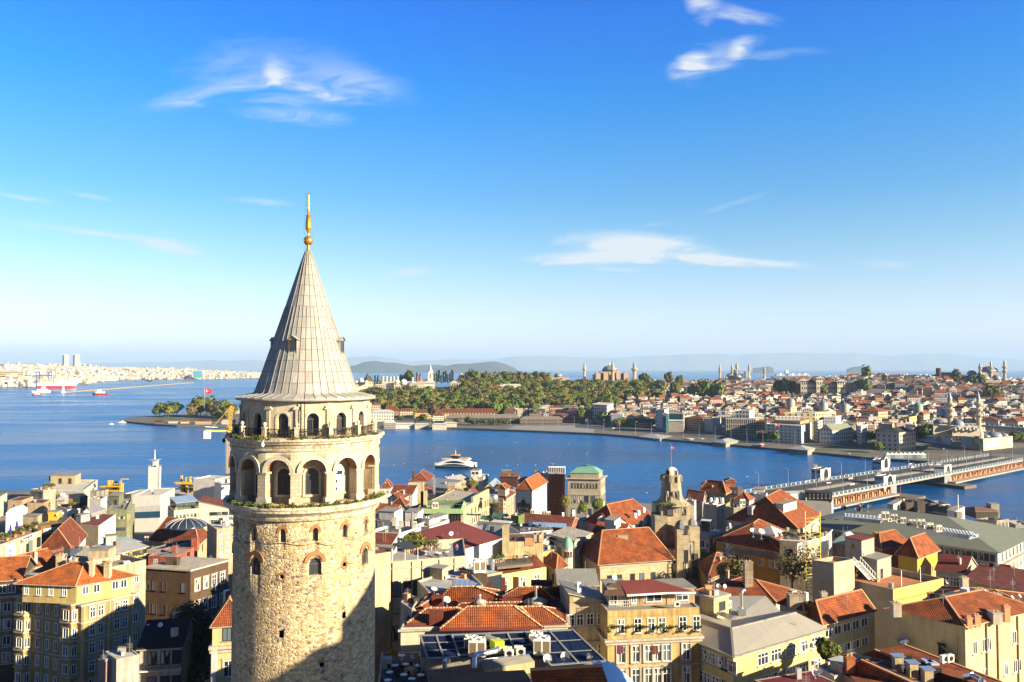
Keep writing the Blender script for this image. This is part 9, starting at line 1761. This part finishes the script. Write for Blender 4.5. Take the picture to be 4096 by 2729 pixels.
for s in(.004,.996):
 mb=MB();mb.bar(BL(s,0)+zv(1.7),BL(s,1)+zv(1.7),.2,.15,RLC)
 for i in range(131):p=BL(s,i/130);mb.box((p.x,p.y,ZB),(1.6,.1,1.4),RLC,.7)if i%2 else mb.box((p.x,p.y,ZB),(.2,.2,1.7),RLC)
 mb.build('railing',br)
mb=MB();LT_=lambda a,e,s:[BL(s,a),BL(s,e)];gap=(.33,.55)
for a,e in((0,.3),(.56,1)):
 p,r=BL(1.04,a),BL(1.04,e);mb.bar((p.x,p.y,3),(r.x,r.y,3),8,1,CB);p,r=BL(.85,a),BL(.85,e);mb.bar((p.x,p.y,7.2),(r.x,r.y,7.2),.6,4.4,plain((.1,.05,.03),.6))
 for i in range(int((e-a)*110)):p=BL(1.0,a+(i+.5)/110);mb.box((p.x,p.y,3),(1.2,1.0,1.6+(i*7%5)*.5),((CAPT,FELTB,plain((.25,.07,.03),.7),DARK,DARK,OFFW)[(i*5+i*i)%6]),.6)
mb.build('lower_deck',br)
for a in(.31,.56):mb=MB();p,r=BL(-.15,a),BL(1.45,a);mb.bar((p.x,p.y,2),(r.x,r.y,2),16,5,STONEQ);mb.bar((p.x,p.y,ZB-1.3),(BL(1,a).x,BL(1,a).y,ZB-1.3),9,8,pla((.3,.33,.36),.3));mb.build('pier',br)
BH=sto((.52,.55,.6),.15,3,2.4)
for(lab,N,L,Rr_,yb)in(('left bridge tower house, the one nearer the camera',(430,232),(343,222),(526,214),318),('left bridge tower house, the farther one',(1005,148),(916,140),(1088,128),215),('right bridge tower house with arch, standing before the open span',(1028,298),(938,288),(1140,282),470),('right bridge tower house with arch, beyond the open span',(1602,192),(1500,188),(1668,182),350)):
 zf=ZB if 'left' in lab else 2.2;b=bld('pale grey '+lab,'E',L,N,Rr_,PZ('E',N[0],yb,zf).y,BH,base=1,rm=FELTD,ppt=.8,cat='bridge house',name='bridge_house');Q=b.Q;e_=(Q[2]-Q[1]);W_b=e_.length;e_.normalize();c_=(Q[1]+Q[2])/2;n_=V3((e_.y,-e_.x,0));f_=MB();H_=b.z-ZB;f_.face([(x,-.06,z)for x,z in arch2(W_b*.42,-1,H_*.45,10)],DARK);arng(f_,W_b*.42,H_*.45,W_b*.05,0,.3,WHT,-1,10);ob('arch',f_.mesh('arch'),b.rt,(c_.x,c_.y,ZB),math.atan2(n_.x,-n_.y));panel(b,'E',[(L[0]+8,L[1]+20),(N[0]-6,N[1]+20),(N[0]-6,N[1]+34),(L[0]+8,L[1]+34)],'L',GW,.1,'window_band');hut(b,'E',(L[0]+25,L[1]+2),(L[0]+60,L[1]+3),None,2.6,WHT,dep=4)
def lamp_mesh(h):mb=MB();mb.tube((0,0,0),(0,0,h),.14,STEEL,6,.08);mb.path([(0,0,h),(.5,0,h+.5),(1.6,0,h+.6)],.07,STEEL,4);hd=MB();hd.box((1.8,0,h+.45),(.9,.35,.2),WHITE);return mb.mesh('post'),hd.mesh('lamp_head')
LM={h:lamp_mesh(h)for h in(11,16)}
def lamp(p,label,group,h=11,rz=0):o=root('street_lamp',p,label,'street lamp',group);o.rotation_euler=(0,0,rz);ob('post',LM[h][0],o);ob('lamp_head',LM[h][1],o)
for i in range(11):
 for s in(.06,.94):lamp(BL(s,(i+.4)/11),'tall thin street lamp on the bridge pavement','bridge lamps',11,2.3 if s<.5 else-.8)
PO=MB();PO.tube((0,0,0),(0,0,7.5),.13,IRON,5);PO.bar((-1.6,0,7),(1.6,0,7),.1,.1,IRON);POm=PO.mesh('tram_pole')
for i in range(22):
 for s in(.4,.6):T(ob('tram_pole',POm,None,BL(s,(i+.5)/22),.7),'dark tram wire pole beside the bridge tracks','pole','tram poles on the bridge')
for i,(x,y)in enumerate(((310,355),(508,370),(730,385),(715,328),(1280,190),(1475,198),(1300,222))):p=PZ('E',x,y,ZB);mb=MB();mb.bar(p+V3((-2,-1.4,1.1)),p+V3((2,1.4,1.1)),.3,.35,WHITE);mb.bar(p+V3((-2,-1.4,.6)),p+V3((2,1.4,.6)),.3,.3,plain((.55,.08,.02),.6));mb.tube(p+V3((-1.6,-1.1,0)),p+V3((-1.6,-1.1,1)),.1,WHITE,4);mb.tube(p+V3((1.6,1.1,0)),p+V3((1.6,1.1,1)),.1,WHITE,4);T(mb.build('barrier',None,p),f'red and white road barrier on the bridge, {ORD[i]} of seven','barrier')
# ---- far quay: road, lawns, ferry piers, kiosks
def strip(name,pts,m,z):mb=MB();mb.face([PZ(c,x,y,z)for c,x,y in pts],m);struct(mb.build(name))
strip('road',[('K',0,730),('K',860,795),('K',1700,860),('L',100,1010),('L',1700,1065),('L',2500,1110),('L',2500,1030),('L',1250,1010),('L',0,985),('K',1700,815),('K',860,765),('K',0,700)],ASPH,2.26)
strip('plaza',[('J',1480,745),('J',2300,780),('J',2300,712),('J',1560,712)],gmt('plaza_paving',(.2,.2,.2),(.26,.25,.24),.05),2.24);GRS=gmt('lawn',(.06,.09,.015),(.1,.13,.02),.05);strip('lawn',[('L',460,1075),('L',720,1085),('L',730,1062),('L',480,1055)],GRS,2.3);strip('lawn',[('L',840,1075),('L',1500,1078),('L',1480,1066),('L',850,1060)],GRS,2.3);strip('lawn',[('L',170,1055),('L',340,1065),('L',400,1045),('L',180,1038)],GRS,2.3);strip('lawn',[('I',1250,640),('I',1990,655),('I',1990,610),('I',1290,615)],GRS,2.3)
for(c,L,N,Rr_,yb,lab,rs)in[('K',(605,815),(800,838),(905,812),850,'ferry pier hall with spreading grey roof on the far quay, left one',2.5),('K',(1300,865),(1420,880),(1532,855),910,'ferry pier hall with spreading grey roof on the far quay, middle one',3),('K',(2010,930),(2190,945),(2255,925),985,'ferry pier hall with spreading grey roof on the far quay, right one',3),('K',(1040,838),(1085,842),(1115,836),862,'small blue kiosk on the far quay between ferry piers',.8),('K',(1720,890),(1755,895),(1775,888),925,'small red kiosk on the far quay',1)]:bld(lab,c,L,N,Rr_,PZ(c,N[0],yb,1).y,pla((.42,.36,.26),.3)if rs>2 else(REDP if 'red' in lab else pla((.2,.3,.45),.2)),base=-1,roof='hip',rm=ZINC if rs>2 else OFFW,rise=rs,over=1.5,wl_=ROW(6,1,2,2,1.2,3)if rs>2 else None,cat='pier hall',name='pier_hall')
o=root('tent_row',PZ('L',900,1140,2),'row of small white peaked tents on the quay by the bridge end','tent')
for i in range(9):x=920+i*46;p=PZ('L',x,1140,2);mb=MB();mb.lth((p.x,p.y,2),[(3.6,3.6),(1.6,4.6),(.1,5.6)],4,WHITE,a0=.8,smooth=False);mb.lth((p.x,p.y,2),[(3.2,0),(3.2,3.5)],4,glass((.1,.13,.15)),a0=.8,smooth=False);ob('tent',mb.mesh('tent',o.location),o)
for i in range(24):c,x,y=('J',760+i*150,700+i*4)if i<10 else('K',120+(i-10)*150,770+(i-10)*11);lamp(PZ(c,x,y,2.2),'tall street lamp along the far quay','far quay lamps',16,i)
CARB=MB();CARB.grid([[(x,y,z)for x,z in((-2.1,.35),(-2.1,.85),(-1.2,.95),(-.7,1.45),(.9,1.45),(1.4,.95),(2.1,.85),(2.1,.35))]for y in(-.85,.85)],plain((.5,.5,.52),.3),smooth=False);CARB.face([(x,-.85,z)for x,z in((-2.1,.35),(2.1,.35),(2.1,.85),(1.4,.95),(.9,1.45),(-.7,1.45),(-1.2,.95),(-2.1,.85))],plain((.5,.5,.52),.3));CARB=CARB.mesh('car');WHL=MB();WHL.lth((0,0,0),[(.05,-.1),(.33,-.1),(.33,.1),(.05,.1)],12,DARK);WHL=WHL.mesh('wheel')
for i,(c,x,y,n)in enumerate((('K',1200,843,'left one'),('K',360,742,'by the station park'),('K',1460,800,'before the balcony grid office'),('K',730,748,'behind the ferry piers'),('L',520,1100,'near the bridge lawns'),('L',1500,1045,'before the mosque'))):
 o=root('parked_car',PZ(c,x,y,2.27),f'silver grey car on the far quay road, {n}','car');o.rotation_euler=(0,0,.3*i);ob('body',CARB,o)
 for dx in(-1.3,1.3):
  for dy in(-.8,.8):w_=ob('wheel',WHL,o);w_.location=(dx,dy,.33);w_.rotation_euler=(1.5708,0,0)
  # ---- the wooded point at left
trees('I',[(x,y,k,s*1.08)for x,y,k,s in((1330,622,'dark',1),(1365,612,'olive',1.4),(1405,615,'green',1.7),(1440,622,'olive',1.4),(1480,618,'dark',1.6),(1515,610,'green',1.6),(1640,622,'brown',1.3),(1675,618,'olive',1.9),(1715,612,'green',2.3),(1765,615,'green',2.3),(1810,622,'olive',1.9),(1845,630,'brown',1.6),(1885,622,'dark',1.9),(1925,628,'green',1.9),(1970,635,'olive',1.7),(1860,645,'green',1.2),(1950,650,'brown',1.3))],'broad tree on the wooded point left of the stone tower','trees of the wooded point')
flag(tuple(PQ('I',1752,372,1330)),11.5,8,'huge red flag on a tall pole over the wooded point',.25,46)
for x0,x1,y0,y1,lab,m,rm_ in((1670,1810,655,680,'cream shed with brown roof on the wooded point quay',FW((.6,.5,.35)),TILEB),(1545,1620,655,673,'small white hut with red roof on the wooded point',OFFW,TILE),(1320,1400,660,676,'low red and blue stall on the wooded point quay',pla((.3,.1,.1),.3),FELTD),(1440,1530,655,672,'white lorry sized container row on the wooded point quay',OFFW,None),(1895,1960,655,680,'white shed at the tower end of the wooded point',OFFW,FELTW),(1970,2060,555,600,'white terrace house beside the stone tower eave on the point',OFFW,FELTG)):dd=gd('I',x0,y1);q=root('shed',PQ('I',x0,y1,dd),lab,'shed');fbox(q,'wall','I',x0,x1,y0,y1,dd,10,m,rm_,2,.5)
rr=random.Random(14);CL=[OFFW,GREY,STEEL,CAPT,FELTD,WHITE]
for b in BLD:
 if b.near and b.Q[0].y>95:
  A_,B_,C_,D_=b.Q;n=4 if b.roof=='flat' else 2
  for k in range(n):
   f,g=rr.uniform(.15,.85),rr.uniform(.15,.85);p=A_.lerp(B_,f).lerp(D_.lerp(C_,f),g);mb=MB();q=rr.random();z=b.deck if b.roof=='flat' else b.z-.5;h=0 if b.roof=='flat' else 2.4
   if q<.5:mb.tube((p.x,p.y,z),(p.x,p.y,z+h+rr.uniform(1.6,3)),.035,STEEL,4);zz=z+h+1.5;[mb.tube((p.x-.5,p.y,zz-i*.2),(p.x+.5,p.y,zz-i*.2),.02,STEEL,4)for i in range(4)];mb.build('antenna',b.rt)
   else:mb.box((p.x,p.y,z),(rr.uniform(.4,1.3),rr.uniform(.4,1.2),h+rr.uniform(.5,1.4)),rr.choice(CL),rr.random());mb.build('vent_box' if b.roof=='flat' else 'chimney',b.rt)
   # ---- near trees, wires, and unseen houses added and shaped for the shade they cast
def ntr(p,h,r,kn,label,n=2600,sparse=False):
 c,t=tree_mesh(int(h*7),h,r,False,n,.34);c.materials[0]=KM[kn];o=root('tree',p,label,'tree');ob('crown',c,o);ob('trunk',t,o)
 if sparse:
  rr=random.Random(1);mb=MB()
  for i in range(60):a=rr.uniform(0,6.28);z=h*rr.uniform(.3,.6);e=rr.uniform(.4,.95)*r;mb.tube((0,0,z*.8),(e*math.cos(a),e*math.sin(a),z+h*rr.uniform(.1,.4)),.06,bark(),4,.02)
  ob('limb',mb.mesh('limb'),o)
p=PQ('H',1900,1200,150);ntr((p.x,p.y,17),27,5.2,'dark','tall dark tree in the shaded yard left of the tower',5000);p=PQ('H',1880,1290,126);ntr((p.x,p.y,22),11,4,'dark','smaller dark tree below the tall one in the shaded yard');p=PQ('H',1290,1330,110);ntr((p.x,p.y,30),7,3.4,'olive','yellow green tree top at the bottom edge left of the tower')
for x,y,d,h,r,lab,kn,n in((1380,1390,190,8,4,'thin leafed brown tree between the domed tower and the yellow house','brown',1100),(2010,1420,178,11,5,'nearly bare tree before the white slat screen','brown',600),(1120,1200,226,6,2.6,'bright green tree right of the domed tower','green',2000)):p=PQ('C',x,y,d);ntr((p.x,p.y,p.z-3),h,r,kn,lab,n,True)
for x,y,d,h,r,lab in((1840,640,405,10,2.8,'tall yellow green tree before the rust orange steel frame'),(2000,650,400,5.5,2.8,'round green tree at the foot of the stone bank, left one'),(2140,630,405,6.5,3.6,'round green tree at the foot of the stone bank, right one'),(960,430,420,5,3,'small green bush among the quay side roofs')):p=PQ('A',x,y,d);ntr((p.x,p.y,p.z),h,r,'olive' if 'yellow' in lab else 'green',lab)
p=PQ('F',500,1010,116);ntr((p.x,p.y,p.z-2),4.5,1.6,'green','small leafy tree at the corner of the yellow school')
sx,sy=sd.x,sd.y;L_=math.hypot(sx,sy);sx,sy=sx/L_,sy/L_
def shade(label,c,prof,dep):
 """a house whose gabled outline, seen from the sun, is prof: (across, height)"""
 mb=MB();f=[(c[0]-sy*e,c[1]+sx*e,h)for e,h in prof];k=[(p[0]+sx*dep,p[1]+sy*dep,p[2])for p in f];n=len(f)
 for i in range(n-1):mb.face([f[i],f[i+1],k[i+1],k[i]],TILE)
 for r in(f,k):mb.face([*r,(r[-1][0],r[-1][1],20),(r[0][0],r[0][1],20)],CREAM)
 for a,e in((f[0],k[0]),(f[-1],k[-1])):mb.face([a,e,(e[0],e[1],20),(a[0],a[1],20)],CREAM)
 T(mb.build('house',None,(c[0],c[1],20)),label,'house')
shade('gabled cream house outside the picture that shades the tower foot',(TX+80*sx,TY+80*sy),SHP,10)
shade('tall cream house added unseen behind the stone tower to cast shade',(-36,138),[(-9,51),(0,54),(9,53)],12)  # unseen block added to throw shade on the ochre corner block
# ---------------------------------------------------------------- haze: one box of even pale air round everything
HAZE_DENS=3.6e-5
def haze():
 mb=MB();E=56000;mb.prism([(-E,-6000),(E,-6000),(E,E),(-E,E)],-20,1000,None or plain((.5,.5,.5)))
 o=mb.build('haze');struct(o,'stuff');T(o,'thin pale blue air haze over the strait and city','haze')
 m=bpy.data.materials.new('haze');m.use_nodes=True;m.node_tree.nodes.clear();t=NT(m.node_tree)
 v=t.n('ShaderNodeVolumePrincipled',{'Color':(.46,.68,1.0),'Density':HAZE_DENS,'Anisotropy':.0});out=t.n('ShaderNodeOutputMaterial');t.L.new(v.outputs[0],out.inputs['Volume'])
 o.data.materials.clear();o.data.materials.append(m);m.cycles.homogeneous_volume=True if hasattr(m,'cycles')and hasattr(m.cycles,'homogeneous_volume')else None
haze()
